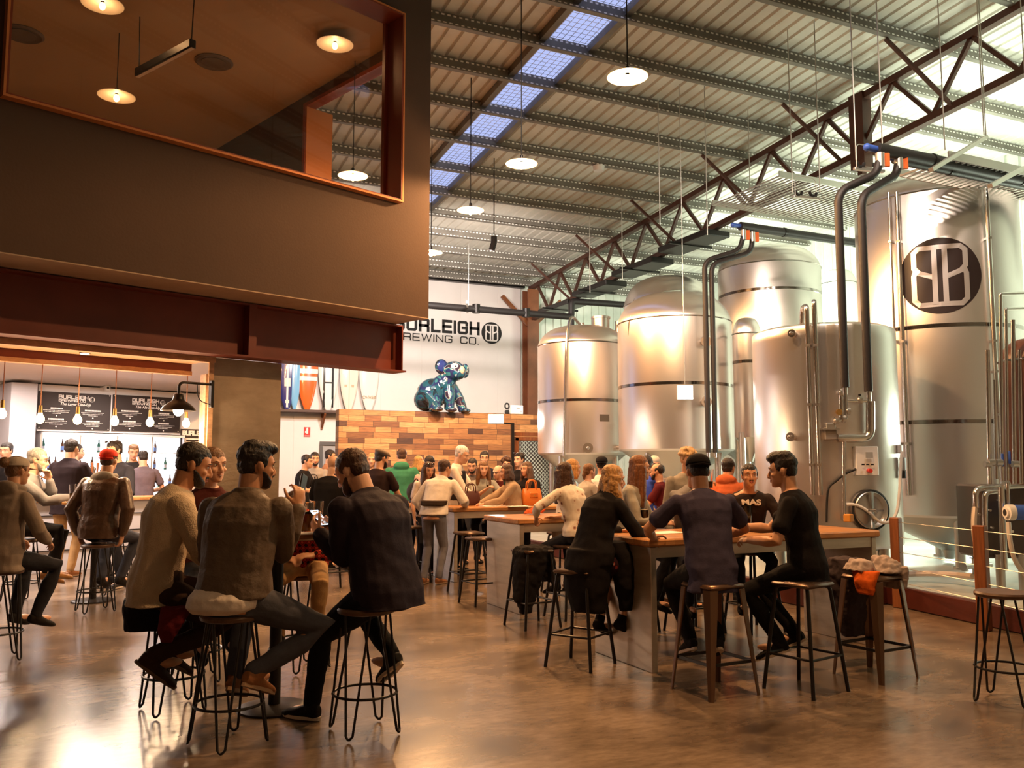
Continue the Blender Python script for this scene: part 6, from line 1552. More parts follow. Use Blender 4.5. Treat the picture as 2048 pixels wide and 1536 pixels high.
    NHEAD[key] = dict(root=root, k=k, A=A, G=G, P=P, Sp=Sp, Nk=Nk, Hd=Hd, Rh=Rh, X=X, Xs=Xs, d=(d1, d2, d3), W=Wp, C=C, yaw=yaw, B=B)
    return NHEAD[key]
def wloc(I, p): return I['B']+Matrix.Rotation(I['yaw'], 3, 'Z') @ V(p)
def pattern(n, kind, cols, scale):
    m = bpy.data.materials.new('cloth_'+n); m.use_nodes = True; nt = m.node_tree; N = nt.nodes; L = nt.links; b = N['Principled BSDF']; b.inputs['Roughness'].default_value = .85; b.inputs['Specular IOR Level'].default_value = .15
    tc = N.new('ShaderNodeTexCoord')
    if kind == 'plaid':
        ws = []
        for ax in ('X', 'Z'):
            w_ = N.new('ShaderNodeTexWave'); w_.bands_direction = ax; w_.inputs['Scale'].default_value = scale; L.new(tc.outputs['Object'], w_.inputs[0]); ws.append(w_)
        x = N.new('ShaderNodeMath'); x.operation = 'ADD'; L.new(ws[0].outputs['Fac'], x.inputs[0]); L.new(ws[1].outputs['Fac'], x.inputs[1])
        mm = N.new('ShaderNodeMath'); mm.operation = 'MULTIPLY'; mm.inputs[1].default_value = .5; L.new(x.outputs[0], mm.inputs[0]); src = mm.outputs[0]
    else:
        v = N.new('ShaderNodeTexVoronoi' if kind == 'floral' else 'ShaderNodeTexNoise'); v.inputs['Scale'].default_value = scale; L.new(tc.outputs['Object'], v.inputs[0]); src = v.outputs['Distance' if kind == 'floral' else 0]
    r = N.new('ShaderNodeValToRGB'); r.color_ramp.interpolation = 'CONSTANT' if kind != 'blotch' else 'LINEAR'; e = r.color_ramp.elements
    while len(e) < len(cols): e.new(.5)
    for i, (p, c) in enumerate(cols): e[i].position = p; e[i].color = (*c, 1)
    L.new(src, r.inputs[0]); L.new(r.outputs[0], b.inputs['Base Color']); return m
BK = cloth('black', (.014, .012, .013)); NV = cloth('navy', (.030, .028, .045)); DN = cloth('dark_denim', (.022, .022, .028)); JN = cloth('grey_jeans', (.075, .078, .10)); KH = cloth('khaki', (.40, .24, .11)); WT = cloth('white', (.78, .70, .64)); GY = cloth('grey_marl', (.26, .24, .23)); 
LEATHER = mat('brown_leather', (.10, .055, .034), .32, var=.35, vscale=9, bump=.3, bscale=30)
SBR = (cloth('boot_brown', (.28, .12, .05), .55), mat('sole_tan', (.35, .22, .13), .6)); SBK = (cloth('shoe_black', (.015, .012, .011), .6), mat('sole_white', (.72, .62, .52), .6)); STN = (cloth('boot_tan', (.55, .28, .10), .6), mat('sole_tan', (.35, .22, .13), .6))
t1 = to = None
# ---------------------------------------------------------------- foreground round table
N1, N2, N3 = .0075, .0085, .0115
person('f1', 322, 5.42, 60, 889, 'bearded man in a beige sweater sitting on a stool, seen from behind', 'sit', .70, lean=9, curve=12, hp=12, hy=12, w=1.14, hair='short', hc=H_DK, beard='full', top='sweater', tm=cloth('beige_knit', (.60, .47, .33), bump=.5, bscale=140), bm=cloth('brown_trousers', (.05, .028, .02)),
       RH=(.16, .40, .80), LH=(-.10, .42, .84), RF=(.14, -.02, .30), LF=(-.06, .10, .30), shoe=(cloth('shoe_brown', (.045, .022, .014), .6), mat('sole_dark', (.12, .07, .04), .6)), vx=N1, hem=.12, skinc=1)
person('f2', 474, 4.93, 14, 887, 'man in a quilted brown bomber jacket with back turned, hand raised', 'sit', .70, lean=8, curve=8, hp=2, hy=38, w=1.16, hair='quiff', hc=H_DK, beard='stubble', hem=.012, top='jacket', tm=mat('quilted_olive', (.13, .092, .065), .6, var=.15, vscale=5, bump=.35, bscale=26), bm=JN,
       RH=(.23, .30, 1.27), RE=(-.25, .0, -1), LH=(-.12, .40, 1.0), RK=(.75, .55, .35), RF=(.14, .0, .30), LF=(-.10, .20, .22), shoe=SBR, vx=N1, skinc=1, curl=(35, 28), side=2, hdir=((-.1, .25, 1), None), palm=((-.8, .5, .2), None))
person('f3', 776, 5.18, -55, 905, 'bearded man in a navy jacket looking down at a bright phone', 'sit', .70, lean=13, curve=13, hp=22, hy=-12, w=1.3, side=-3, hair='short', hc=H_BR, beard='full', top='jacket', tm=cloth('midnight_jacket', (.026, .020, .030), .75), bm=cloth('black_jeans', (.012, .012, .014)),
       RH=(.02, .40, 1.10), LH=(-.12, .44, 1.10), RE=(.15, -.1, -1), LE=(.35, .35, -1), LF=(-.10, .50, .0), LK=(-.3, 1, .9), RF=(.12, .06, .30), shoe=SBK, vx=N1, hem=.10, skinc=2, curl=(40, 45), hdir=((-.35, .8, .45), (.1, .75, .6)), palm=((-.75, .1, .5), (.8, .1, .5)))
person('f4', 412, 6.35, 140, 897, 'smiling woman with tied back hair behind the sweater man', 'sit', .70, fem=True, lean=8, curve=4, hp=0, hy=-12, hair='tied', hc=H_LB, top='shirt', tm=cloth('maroon', (.085, .022, .018)), skinc=2, vx=N1, smile=True, RH=(.1, .36, .9), LH=(-.1, .36, .9))
person('f5', 614, 6.62, 176, 990, 'hunched person in a red plaid shirt behind the beer glasses', 'sit', .70, lean=44, curve=26, hp=25, hair='short', hc=H_BR, top='shirt', tm=pattern('red_plaid', 'plaid', [(0, (.02, .008, .008)), (.34, (.32, .02, .012)), (.62, (.10, .012, .01)), (.8, (.5, .06, .03))], 7), bm=KH, kfix=.95,
       RH=(.10, .34, .86), LH=(-.12, .34, .88), RF=(.13, .25, .23), LF=(-.13, .25, .23), vx=.009)
# phone in the hands of f3
I = NHEAD['f3']; q = wloc(I, (-.03, .60, 1.135)); Rp = Matrix.Rotation(I['yaw'], 3, 'Z') @ Matrix.Rotation(rad(38), 3, 'X')
# put the phone between both hands, screen facing the man
qh = (V(I['A'][1][2])+V(I['A'][-1][2]))*.5+V((0, .10, .09)); q = wloc(I, qh)
t = thing('smartphone', 'glowing smartphone held by the bearded man in navy', 'phone', q)
b = MB(); b.box(q, (.072, .145, .009), Rp, .003); b.build('case', m_dark, t, 0, world=True)
b = MB(); b.box(q+Rp @ V((0, 0, .005)), (.066, .136, .002), Rp); b.build('screen', emis('phone_screen', (.75, .85, 1), 2.2), t, 0, world=True)
b = MB(); R_ = random.Random(5)
for i in range(7): b.box(q+Rp @ V((R_.uniform(-.01, .01), -.055+.018*i, .0065)), (R_.uniform(.03, .05), .009, .001), Rp)
b.build('screen_picture', m_dark, t, 0, world=True)
I = NHEAD['f2']
q = wloc(I, V(I['A'][1][2])+V((-.03, .10, .13)))
t = thing('small_phone', 'small dark phone in the raised hand of the jacketed man', 'phone', q); b = MB(); b.box(q, (.012, .07, .12), Matrix.Rotation(I['yaw'], 3, 'Z') @ Matrix.Rotation(rad(-20), 3, 'X'), .003); b.build('case', m_dark, t, 0, world=True)
# white shirt tail of f2
I = NHEAD['f2']; P = I['P']; k = I['k']; c = MB()
c.rings([ell(P+V((-.02, -.01, .05)), V((1, 0, 0)), V((0, 1, 0)), .17, .13), ell(P+V((-.02, -.03, -.005)), V((1, 0, 0)), V((0, 1, 0)), .212, .160), ell(P+V((-.03, -.04, -.06)), V((1, 0, 0)), V((0, 1, 0)), .212, .160), ell(P+V((-.05, -.035, -.092)), V((1, 0, 0)), V((0, 1, 0)), .16, .135)])
pend(c, 'shirt_tail', WT, I['root'], .009, 2, .012, .05)
# ---------------------------------------------------------------- far left
person('l1', 40, 9.95, 78, 897, 'grey haired man with dark glasses drinking at the far left table', 'sit', .76, lean=12, curve=6, hp=4, hair='short', hc=H_GR, glasses=True, beard='stubble', top='sweater', tm=pattern('grey_raglan', 'blotch', [(.3, (.15, .14, .15)), (.7, (.3, .28, .27))], 2), bm=cloth('charcoal', (.02, .018, .018)), LH=(-.04, .30, 1.36), RH=(.0, .55, 1.16), LF=(-.10, .30, .22), RF=(.05, .42, .26), RK=(.1, 1, .9), shoe=STN, vx=N3, skinc=2)
person('l2', 204, 9.33, 6, 898, 'man in a red cap and brown leather jacket, back turned', 'sit', .76, lean=8, curve=6, hy=-10, w=1.1, hair='short', hc=H_BR, hat='capback', hatm=cloth('red_cap', (.62, .05, .025)), top='jacket', tm=LEATHER, bm=cloth('blue_denim', (.05, .055, .08)), RH=(.26, .0, .80), LH=(-.24, .02, .80), RE=(.9, -.6, 0), LE=(-.9, -.6, 0), vx=.0095, hem=.10)
I = NHEAD['l2']; c = MB(); yb = V((0, -1, .1)).normalized(); c.sphere(I['Nk']+V((0, -.07, -.03)), (.14, .06, .085), 14, 10); c.tube([I['Nk']+V((.095*cos(2*pi*j/16), .09*sin(2*pi*j/16), .0)) for j in range(16)], .03, 8, True); pend(c, 'grey_hood', cloth('hood_grey', (.3, .26, .22)), I['root'], .01, 2, .01, .05)
person('l3', 136, 12.25, 2, 878, 'tall man in a dark jacket and tan trousers standing at the bar', 'stand', lean=2, hair='short', hc=H_DK, top='jacket', tm=cloth('dark_wool', (.022, .014, .016)), bm=KH, RH=(.2, .36, 1.08), LH=(-.2, .36, 1.08), shoe=SBR, vx=N3, hem=.16)
person('l4', 12, 7.0, 18, 914, 'girl in a grey hooded jacket and pale cap at the left edge', 'sit', .72, fem=True, lean=6, curve=8, hy=8, hair='short', hc=H_LB, hat='cap', hatm=cloth('cream_cap', (.5, .42, .34)), top='hoodie', tm=cloth('grey_jacket', (.24, .19, .155)), RH=(.18, .28, .9), LH=(-.2, .3, .9), vx=N2, hem=.13)
I = NHEAD['l4']; c = MB(); c.sphere(I['Hd']+I['Rh'] @ V((0, -.125, .06)), .045, 12, 8); pend(c, 'hair_bun', H_LB, I['root'], .008, 1, .01, .02)
person('l5', 240, 11.2, -158, 882, 'man with sunglasses on his head facing the red capped man', 'stand', lean=4, hair='short', hc=H_DK, sun=True, top='shirt', tm=cloth('dusk_navy', (.035, .035, .05)), RH=(.15, .34, 1.1), LH=(-.18, .34, 1.1), shoe=SBK, vx=N3, hp=8, hy=0)
person('b1', 17, 13.9, 178, 886, 'bartender with dark hair at the left end behind the bar', 'stand', hair='short', top='tee', RH=(.15, .3, 1.1), LH=(-.15, .3, 1.1), vx=.013)
person('b2', 141, 15.3, 60, 869, 'bartender in dark grey turned to the bottle fridge', 'stand', hair='short', top='shirt', tm=cloth('slate', (.10, .09, .09)), RH=(.2, .35, 1.25), LH=(-.15, .3, 1.1), vx=.013)
person('b3', 264, 15.2, 150, 886, 'bartender with light brown hair behind the red capped man', 'stand', hair='short', hc=H_LB, top='tee', tm=cloth('bar_black', (.03, .028, .03)), RH=(.15, .35, 1.1), LH=(-.15, .3, 1.1), vx=.013, hp=12)
person('b4', 288, 14.6, -35, 902, 'short dark haired bartender in a purple grey tee', 'stand', hair='short', top='tee', tm=cloth('purple_grey', (.13, .10, .12)), RH=(.2, .3, 1.1), LH=(-.15, .3, 1.1), vx=.013, hp=14)
# ---------------------------------------------------------------- crowd before the timber partition
SM = pattern('smile_print', 'blotch', [(.35, (.3, .27, .24)), (.75, (.42, .37, .33))], 3)
person('m1', 604, 15.6, 98, 910, 'man in a black tee standing in profile by the white wall', 'stand', top='tee', tm=BK, RH=(.1, .36, 1.06), LH=(-.1, .36, 1.1), vx=N3, hp=4)
person('m2', 630, 16.3, 178, 905, 'bearded man in a grey tee with a round face print', 'stand', beard='full', top='tee', tm=SM, RH=(.05, .3, 1.0), LH=(-.1, .3, 1.0), vx=N3, hy=-20)
I = NHEAD['m2']; c0 = I['C']+V((.0, .135, -.03)); b = MB()
b.tube([c0+V((.085*cos(2*pi*j/28), 0, .085*sin(2*pi*j/28))) for j in range(28)], .006, 6, True)
for s in (-1, 1): b.sphere(c0+V((.03*s, .004, .025)), (.012, .005, .022), 8, 6)
b.tube([c0+V((.05*cos(a), .004, .05*sin(a))) for a in [pi*1.15+pi*.7*i/10 for i in range(11)]], .006, 6); b.build('shirt_print', BK, I['root'])
person('m3', 651, 17.0, 92, 900, 'dark haired man in a brown shirt looking right by the door', 'stand', top='shirt', tm=cloth('brown_shirt', (.30, .15, .09)), vx=N3, hp=2)
person('m4', 655, 10.9, 20, 911, 'bald man in a black tee seen from behind', 'sit', .76, lean=10, curve=8, w=1.22, hair='bald', top='tee', tm=BK, skinc=2, RH=(.15, .4, 1.0), LH=(-.2, .4, 1.0), vx=N3)
person('m5', 694, 15.2, 5, 897, 'dark haired person in dark clothes behind the phone holder', 'stand', top='shirt', vx=.013)
person('m6', 744, 15.6, 175, 907, 'fair haired person facing out before the timber partition', 'stand', fem=True, hair='bob', hc=H_BL, skinc=2, top='tee', tm=WT, vx=.013)
person('m7', 752, 12.0, 30, 900, 'bearded man in a grey flat cap and dark tee, back turned', 'stand', beard='full', hat='flat', hatm=cloth('flat_grey', (.28, .22, .17)), top='tee', tm=cloth('dark_plum', (.035, .02, .02)), w=1.12, hp=10, hy=18, RH=(.15, .4, 1.0), LH=(-.15, .4, 1.0), vx=N3)
person('m8', 803, 14.4, -6, 898, 'person in a green hoodie seen from behind', 'stand', hair='short', hc=H_BR, top='hoodie', tm=cloth('green_hoodie', (.045, .20, .12)), w=1.08, hp=8, RH=(.25, .25, 1.0), LH=(-.22, .25, 1.0), vx=N3)
person('m9', 833, 14.6, 20, 912, 'person in a pale pink top half hidden by the green hoodie', 'stand', fem=True, hair='bob', hc=H_BL, top='tee', tm=cloth('pale_pink', (.62, .45, .38)), vx=.013)
person('m10', 856, 14.0, 15, 912, 'dark haired person in a dusty pink tee, back turned', 'stand', hair='short', top='tee', tm=cloth('dusty_pink', (.55, .33, .27)), vx=.013)
person('m11', 868, 11.55, 20, 919, 'person in a white jacket and grey jeans leaning on the third table', 'stand', fem=False, lean=34, curve=2, hp=-4, hy=20, hair='short', hc=H_BR, top='jacket', tm=cloth('white_jacket', (.80, .72, .66)), bm=cloth('washed_jeans', (.17, .17, .21)), RH=(.27, .42, 1.0), LH=(-.2, .25, .86), RF=(.10, -.05, 0), LF=(-.10, -.08, 0), shoe=SBR, kfix=.97, vx=.0095, hem=.02)
I = NHEAD['m11']; c = MB(); c.rings([ell(I['P']+V((0, .0, .10)), V((1, 0, 0)), V((0, 1, 0)), .178, .135), ell(I['P']+V((0, .03, .17)), V((1, 0, 0)), V((0, 1, 0)), .182, .142)]); pend(c, 'dark_waistband', cloth('dark_band', (.045, .03, .022)), I['root'], .011, 2)
person('m12', 851, 12.5, 150, 925, 'woman with sunglasses on her head behind the leaning person', 'stand', fem=True, hair='long', hc=H_BR, sun=True, top='tee', tm=WT, vx=N3, hp=14)
person('m13', 908, 12.8, 100, 893, 'white haired man in a dark vest with white sleeves', 'stand', hair='short', hc=H_WH, beard=None, top='shirt', tm=cloth('white_shirt', (.75, .66, .6)), skinc=2, hp=16, hy=8, RH=(.15, .4, 1.02), LH=(-.1, .4, 1.0), vx=N3, smile=True)
I = NHEAD['m13']; c = MB(); c.rings([ell(I['P']+V((0, 0, .05)), V((1, 0, 0)), V((0, 1, 0)), .19, .145), ell(I['W'], V((1, 0, 0)), V((0, 1, 0)), .19, .143), ell(I['C'], V((1, 0, 0)), V((0, 1, 0)), .205, .155), ell(I['Sp']-V((0, 0, .03)), V((1, 0, 0)), V((0, 1, 0)), .14, .12)]); pend(c, 'vest', cloth('dark_vest', (.03, .028, .034)), I['root'], .012, 2)
person('m14', 943, 14.0, 160, 916, 'dark bearded man behind the maroon handbag', 'stand', hair='short', beard='full', top='tee', tm=cloth('taupe', (.16, .12, .10)), hp=10, hy=25, vx=N3, kfix=.95)
person('m15', 969, 15.6, 178, 903, 'young dark haired man in navy standing at the timber partition', 'stand', top='shirt', tm=NV, vx=.013)
person('m16', 966, 12.75, 172, 923, 'smiling long haired blonde girl holding a small glass', 'sit', .76, fem=True, hair='long', hc=H_LB, top='tee', tm=cloth('pale_grey', (.33, .33, .30)), skinc=2, smile=True, RH=(-.02, .34, 1.20), LH=(-.25, .38, 1.0), hp=4, vx=N3, curl=(50, 28))
person('m17', 1001, 13.2, -165, 931, 'white haired man with glasses seated at the third table', 'sit', .74, hair='receding', hc=H_WH, glasses=True, top='shirt', tm=cloth('dark_red', (.09, .018, .015)), skinc=2, hp=6, hy=25, RH=(.1, .36, 1.0), LH=(-.1, .36, 1.0), vx=N3)
person('m18', 1031, 12.35, -105, 929, 'woman with a brown bob in a beige coat over teal', 'sit', .74, fem=True, lean=10, hair='bob', hc=H_BR, top='jacket', tm=cloth('beige_coat', (.42, .30, .20)), hp=4, RH=(.05, .5, 1.0), LH=(-.05, .45, 1.0), vx=N3, smile=True)
I = NHEAD['m18']; c = MB(); c.rings([ell(I['P']+V((0, .12, .15)), V((1, 0, 0)), V((0, 0, 1)), .05, .04), ell(I['C']+V((0, .10, .0)), V((1, 0, 0)), V((0, 0, 1)), .06, .05), ell(I['Nk']+V((0, .075, -.02)), V((1, 0, 0)), V((0, 0, 1)), .05, .03)]); pend(c, 'teal_top', cloth('teal', (.02, .09, .09)), I['root'], .011, 2)
person('m19', 1059, 13.1, -150, 924, 'woman with long streaked dark hair in black behind the tan handbag', 'sit', .76, fem=True, hair='long', hc=hairm('streaked', (.12, .06, .03)), top='shirt', tm=BK, vx=N3, hy=20)
person('m20', 1045, 15.0, -140, 906, 'man with sunglasses on his head near the mesh gate', 'stand', sun=True, hair='short', top='tee', tm=BK, vx=.013, skinc=2)
person('m21', 1012, 15.3, 175, 916, 'curly haired person at the back before the black post', 'stand', hair='curly', hc=H_BR, top='tee', tm=cloth('dim_olive', (.10, .08, .05)), vx=.013)
# ---------------------------------------------------------------- second long table
person('a1', 1128, 10.75, 100, 919, 'woman with short blonde hair in a white top', 'sit', .76, fem=True, hair='bob', hc=H_BL, top='tee', tm=WT, lean=8, RH=(.1, .36, 1.0), LH=(-.1, .36, 1.0), vx=N3, hy=-25)
person('a2', 1160, 8.95, -38, 925, 'dark haired woman in a pale floral blouse leaning on the second table', 'sit', .74, fem=True, lean=14, curve=8, side=-8, hair='long', hc=H_BR, top='blouse', tm=pattern('floral', 'floral', [(0, (.25, .10, .09)), (.14, (.5, .32, .25)), (.24, (.76, .66, .58)), (.5, (.84, .76, .68))], 13), LH=(-.30, .34, .98), RH=(.0, .40, .98), LE=(-1, .2, -.5), vx=.0095, hipw=1.1, sleeve='push', hem=.03)
person('a3', 1170, 11.5, 60, 928, 'woman with tied light brown hair in profile', 'sit', .76, fem=True, hair='tied', hc=H_LB, top='tee', tm=cloth('soft_grey', (.4, .36, .32)), vx=N3, skinc=2)
person('a4', 1203, 12.0, 8, 913, 'man in a black cap and white raglan top, back turned', 'stand', hat='capback', hatm=BK, top='tee', tm=cloth('raglan_white', (.70, .62, .56)), vx=N3)
# ---------------------------------------------------------------- nearest long table
person('d1', 1180, 6.85, 52, 931, 'blonde wavy haired woman in a long black coat on a stool', 'sit', .73, fem=True, lean=22, curve=10, hp=0, hy=28, hair='wavy', hc=H_BL, top='coat', tm=BK, bot='skirt', bm=pattern('floral_dark', 'floral', [(0, (.6, .5, .45)), (.2, (.3, .04, .04)), (.35, (.03, .01, .015))], 20), RH=(.18, .46, .98), LH=(-.14, .46, .98), RF=(.10, .22, .24), LF=(-.08, .16, .22), shoe=(BK, None), vx=N2, skinc=2, hipw=1.1)
person('d2', 1255, 8.25, 112, 912, 'woman with long brown hair and a grey top in profile', 'sit', .74, fem=True, lean=8, hy=-20, hair='longpart', hc=hairm('chestnut', (.22, .085, .03)), top='tee', tm=cloth('ash_grey', (.36, .34, .30)), skinc=2, RH=(.1, .36, 1.0), LH=(-.1, .36, 1.0), vx=N2, sleeve='long')
person('d3', 1290, 11.2, 18, 918, 'dark haired man in a bright blue shirt, back turned', 'stand', lean=14, hair='short', top='shirt', tm=cloth('bright_blue', (.045, .09, .55)), vx=N3, kfix=.96)
person('d4', 1326, 11.05, -72, 934, 'balding bearded man in a maroon shirt in profile', 'sit', .76, hair='receding', hc=H_DK, beard='full', top='tee', tm=cloth('maroon_tee', (.085, .012, .016)), vx=N3, RH=(.1, .36, 1.0), LH=(-.1, .36, 1.0))
person('d5', 1306, 12.4, 172, 926, 'person in a pale beanie far behind the beer glasses', 'stand', hat='beanie', hatm=cloth('cream_beanie', (.6, .5, .4)), top='tee', tm=cloth('fawn', (.35, .25, .18)), vx=.013, kfix=.95)
person('d6', 1378, 8.1, 172, 921, 'man in a grey denim shirt drinking from a glass', 'sit', .74, lean=14, hair='quiff', hc=H_BR, top='shirt', tm=cloth('grey_denim', (.24, .23, .24)), RH=(-.03, .34, 1.30), LH=(-.2, .42, .99), skinc=1, vx=N2, hp=4, hy=12, curl=(50, 28))
person('d6b', 1370, 9.6, 165, 905, 'person with bleached curly hair behind the drinking man', 'stand', hair='curly', hc=H_BB, top='shirt', tm=cloth('faded_grey', (.3, .27, .24)), vx=N3, kfix=.98)
person('d7', 1418, 6.08, -8, 910, 'man in a backward black cap and navy tee, back to the viewer', 'sit', .73, lean=18, curve=8, hp=8, hy=8, w=1.02, hair='short', hc=H_DK, hat='capback', hatm=BK, top='tee', tm=cloth('indigo_tee', (.055, .048, .085)), bm=cloth('black_chinos', (.016, .014, .014)), LH=(-.26, .48, .99), RH=(.22, .46, .99), LE=(-1, .1, -.7), RE=(1, .1, -.7), shoe=SBK, RF=(.09, .14, .22), LF=(-.09, .20, .22), vx=N1, hem=.17, skinc=1)
person('d8', 1450, 10.0, 30, 928, 'person in an orange hoodie behind the man in the cap', 'stand', hair='short', top='hoodie', tm=cloth('orange_hoodie', (.55, .13, .05)), vx=N3, kfix=.93, lean=10)
person('d9', 1490, 8.2, 184, 929, 'moustached man in a dark printed tee facing the viewer', 'sit', .74, lean=22, curve=4, hp=-10, w=1.05, hair='short', hc=H_DK, beard='moustache', top='tee', tm=cloth('charcoal_tee', (.035, .026, .026)), RH=(.22, .42, .99), LH=(-.2, .40, .99), skinc=1, vx=N2)
I = NHEAD['d9']; Mx = Matrix.Translation(I['C']+V((0, .148, .02))) @ Matrix.Rotation(pi, 4, 'Z') @ Matrix.Rotation(rad(90-18), 4, 'X'); text_mesh('MAS', .07, 'shirt_print', WT, I['root'], Mx, sx=1.3, bold=.002, ext=.012)
person('d10', 1608, 6.22, -64, 908, 'dark haired man in a black tee reaching for his beer, in profile', 'sit', .72, lean=10, curve=6, hp=4, hy=-4, w=1.06, hair='quiff', hc=H_DK, top='tee', tm=cloth('jet_tee', (.013, .011, .012)), bm=cloth('jet_trousers', (.012, .011, .012)), RH=(.12, .50, 1.06), LH=(-.14, .36, .99), RF=(.14, .12, .24), LF=(-.04, .20, .20), shoe=SBK, vx=N1, hem=.12, skinc=0, smile=True, curl=(48, 30), palm=((-.9, .1, -.2), None))
I = NHEAD['d1']; P = I['P']; c = MB(); c.rings([ell(P+V((.10, .16, .10)), V((1, 0, 0)), V((0, 1, 0)), .09, .09), ell(P+V((.15, .22, -.05)), V((1, 0, 0)), V((0, 1, 0)), .10, .11), ell(P+V((.17, .22, -.25)), V((1, 0, 0)), V((0, 1, 0)), .085, .10), ell(P+V((.18, .20, -.42)), V((1, 0, 0)), V((0, 1, 0)), .04, .05)]); pend(c, 'coat_flap', BK, I['root'], .009, 2, .03, .1)
# glass in the hand of d6, small glass in the hand of m16
I = NHEAD['d6']; q = wloc(I, V(I['A'][1][2])+V((.0, .085, .02))); g_ = pint(tuple(q), 'clear beer glass raised to the mouth of the man in grey denim', m_beer, .35, False, 1.0)
I = NHEAD['m16']; q = wloc(I, V(I['A'][1][2])+V((.0, .09, .02))); pint(tuple(q), 'small glass held up by the smiling blonde girl', m_beer, .4, False, .6)
# ---------------------------------------------------------------- garments on stools
def garment(name, label, c, rings_, m, vox=.008, disp=.02, dsc=.06):
    t = MB()
    for rs in rings_: t.rings([ell(V(c)+V(o), V((cos(r_), sin(r_), 0)), V((-sin(r_), cos(r_), 0)), a, b_) for o, a, b_, r_ in rs])
    for v in t.v: v -= V(c)
    o = t.build(name, m, None, 0); o.location = c; PEND.append((o, vox, 2, disp, dsc, None, ())); return setp(o, label, 'coat' if 'coat' in name else 'jacket')
c = flo(1064, 8.5)
garment('black_coat', 'long black coat draped over the stool by the second table', c, [[((-.10, -.06, .14), .06, .04, .3), ((-.10, -.05, .30), .12, .08, .2), ((-.04, -.02, .55), .165, .14, .1), ((0, 0, .71), .175, .165, 0), ((0, 0, .75), .14, .13, 0)], [((.17, .02, .40), .035, .07, .3), ((.16, .03, .6), .06, .12, .2), ((.1, 0, .74), .1, .13, 0)], [((-.2, -.08, .25), .012, .02, 0), ((-.19, -.08, .52), .015, .03, 0), ((-.15, -.04, .66), .03, .05, 0)]], BK, disp=.06, dsc=.09)
c = flo(1735, 6.5)
garment('grey_jacket', 'light grey jacket heaped on the metal stool at right', c, [[((.10, -.02, .74), .13, .13, .2), ((.12, -.02, .80), .10, .10, .2), ((.1, .0, .85), .05, .06, .2)], [((-.1, .02, .76), .09, .12, 0), ((-.09, .02, .83), .06, .08, 0)], [((.19, -.03, .62), .05, .10, 0), ((.19, -.03, .78), .06, .12, 0)]], cloth('heather_grey', (.42, .34, .32)), disp=.045, dsc=.05)
garment('orange_jacket', 'orange jacket under the grey one on the metal stool', c+V((-.12, -.02, 0)), [[((-.03, -.06, .60), .03, .07, 0), ((-.02, -.05, .7), .05, .10, 0), ((.02, -.03, .76), .06, .11, 0)]], cloth('vivid_orange', (.72, .13, .02)), disp=.02)
c2 = flo(1690, 6.75)
garment('dark_jacket', 'dark jacket hanging behind the man in the black tee', c2, [[((.02, 0, .24), .11, .06, .1), ((.0, 0, .45), .15, .10, .1), ((-.02, 0, .70), .16, .13, .1), ((-.04, 0, .82), .12, .10, .1)]], cloth('dark_mauve', (.06, .045, .05)), disp=.035)
b = MB(); q = c2+V((-.0, -.135, .62)); b.sphere(q, (.035, .02, .04), 10, 8); o = b.build('red_tag', m_red, loc=q); setp(o, 'small red tag on the dark hanging jacket', 'tag')
c = flo(318, 5.45)
garment('black_jacket', 'black jacket trailing over the stool of the sweater man', c, [[((-.04, .0, .52), .12, .10, 0), ((-.02, 0, .66), .16, .15, 0), ((.0, 0, .71), .17, .16, 0)]], BK, disp=.02)
garment('dark_red_jacket', 'dark red cloth hanging at the stool of the sweater man', flo(345, 5.15)+V((0, 0, 0)), [[((.0, -.0, .50), .035, .03, 0), ((.02, .0, .60), .07, .05, 0), ((.06, .03, .69), .09, .07, 0)]], cloth('wine', (.13, .015, .02)), disp=.03)
p = V(tp(1072, 1029, TOP)); garment('orange_cloth', 'orange red cloth bunched on the second long table', p, [[((-.12, 0, .012), .03, .05, 0), ((-.04, .0, .02), .10, .10, .0), ((.0, 0, .055), .11, .08, 0), ((.02, 0, .08), .05, .04, 0)]], cloth('coral', (.55, .10, .03)), disp=.03)
p = flo(1112, 9.6); garment('white_cloth', 'white cloth hanging from the stool under the second table', V((p.x, p.y, 0)), [[((.03, 0, .62), .03, .03, 0), ((.02, 0, .72), .06, .05, 0), ((.0, 0, .86), .07, .06, 0)]], WT)
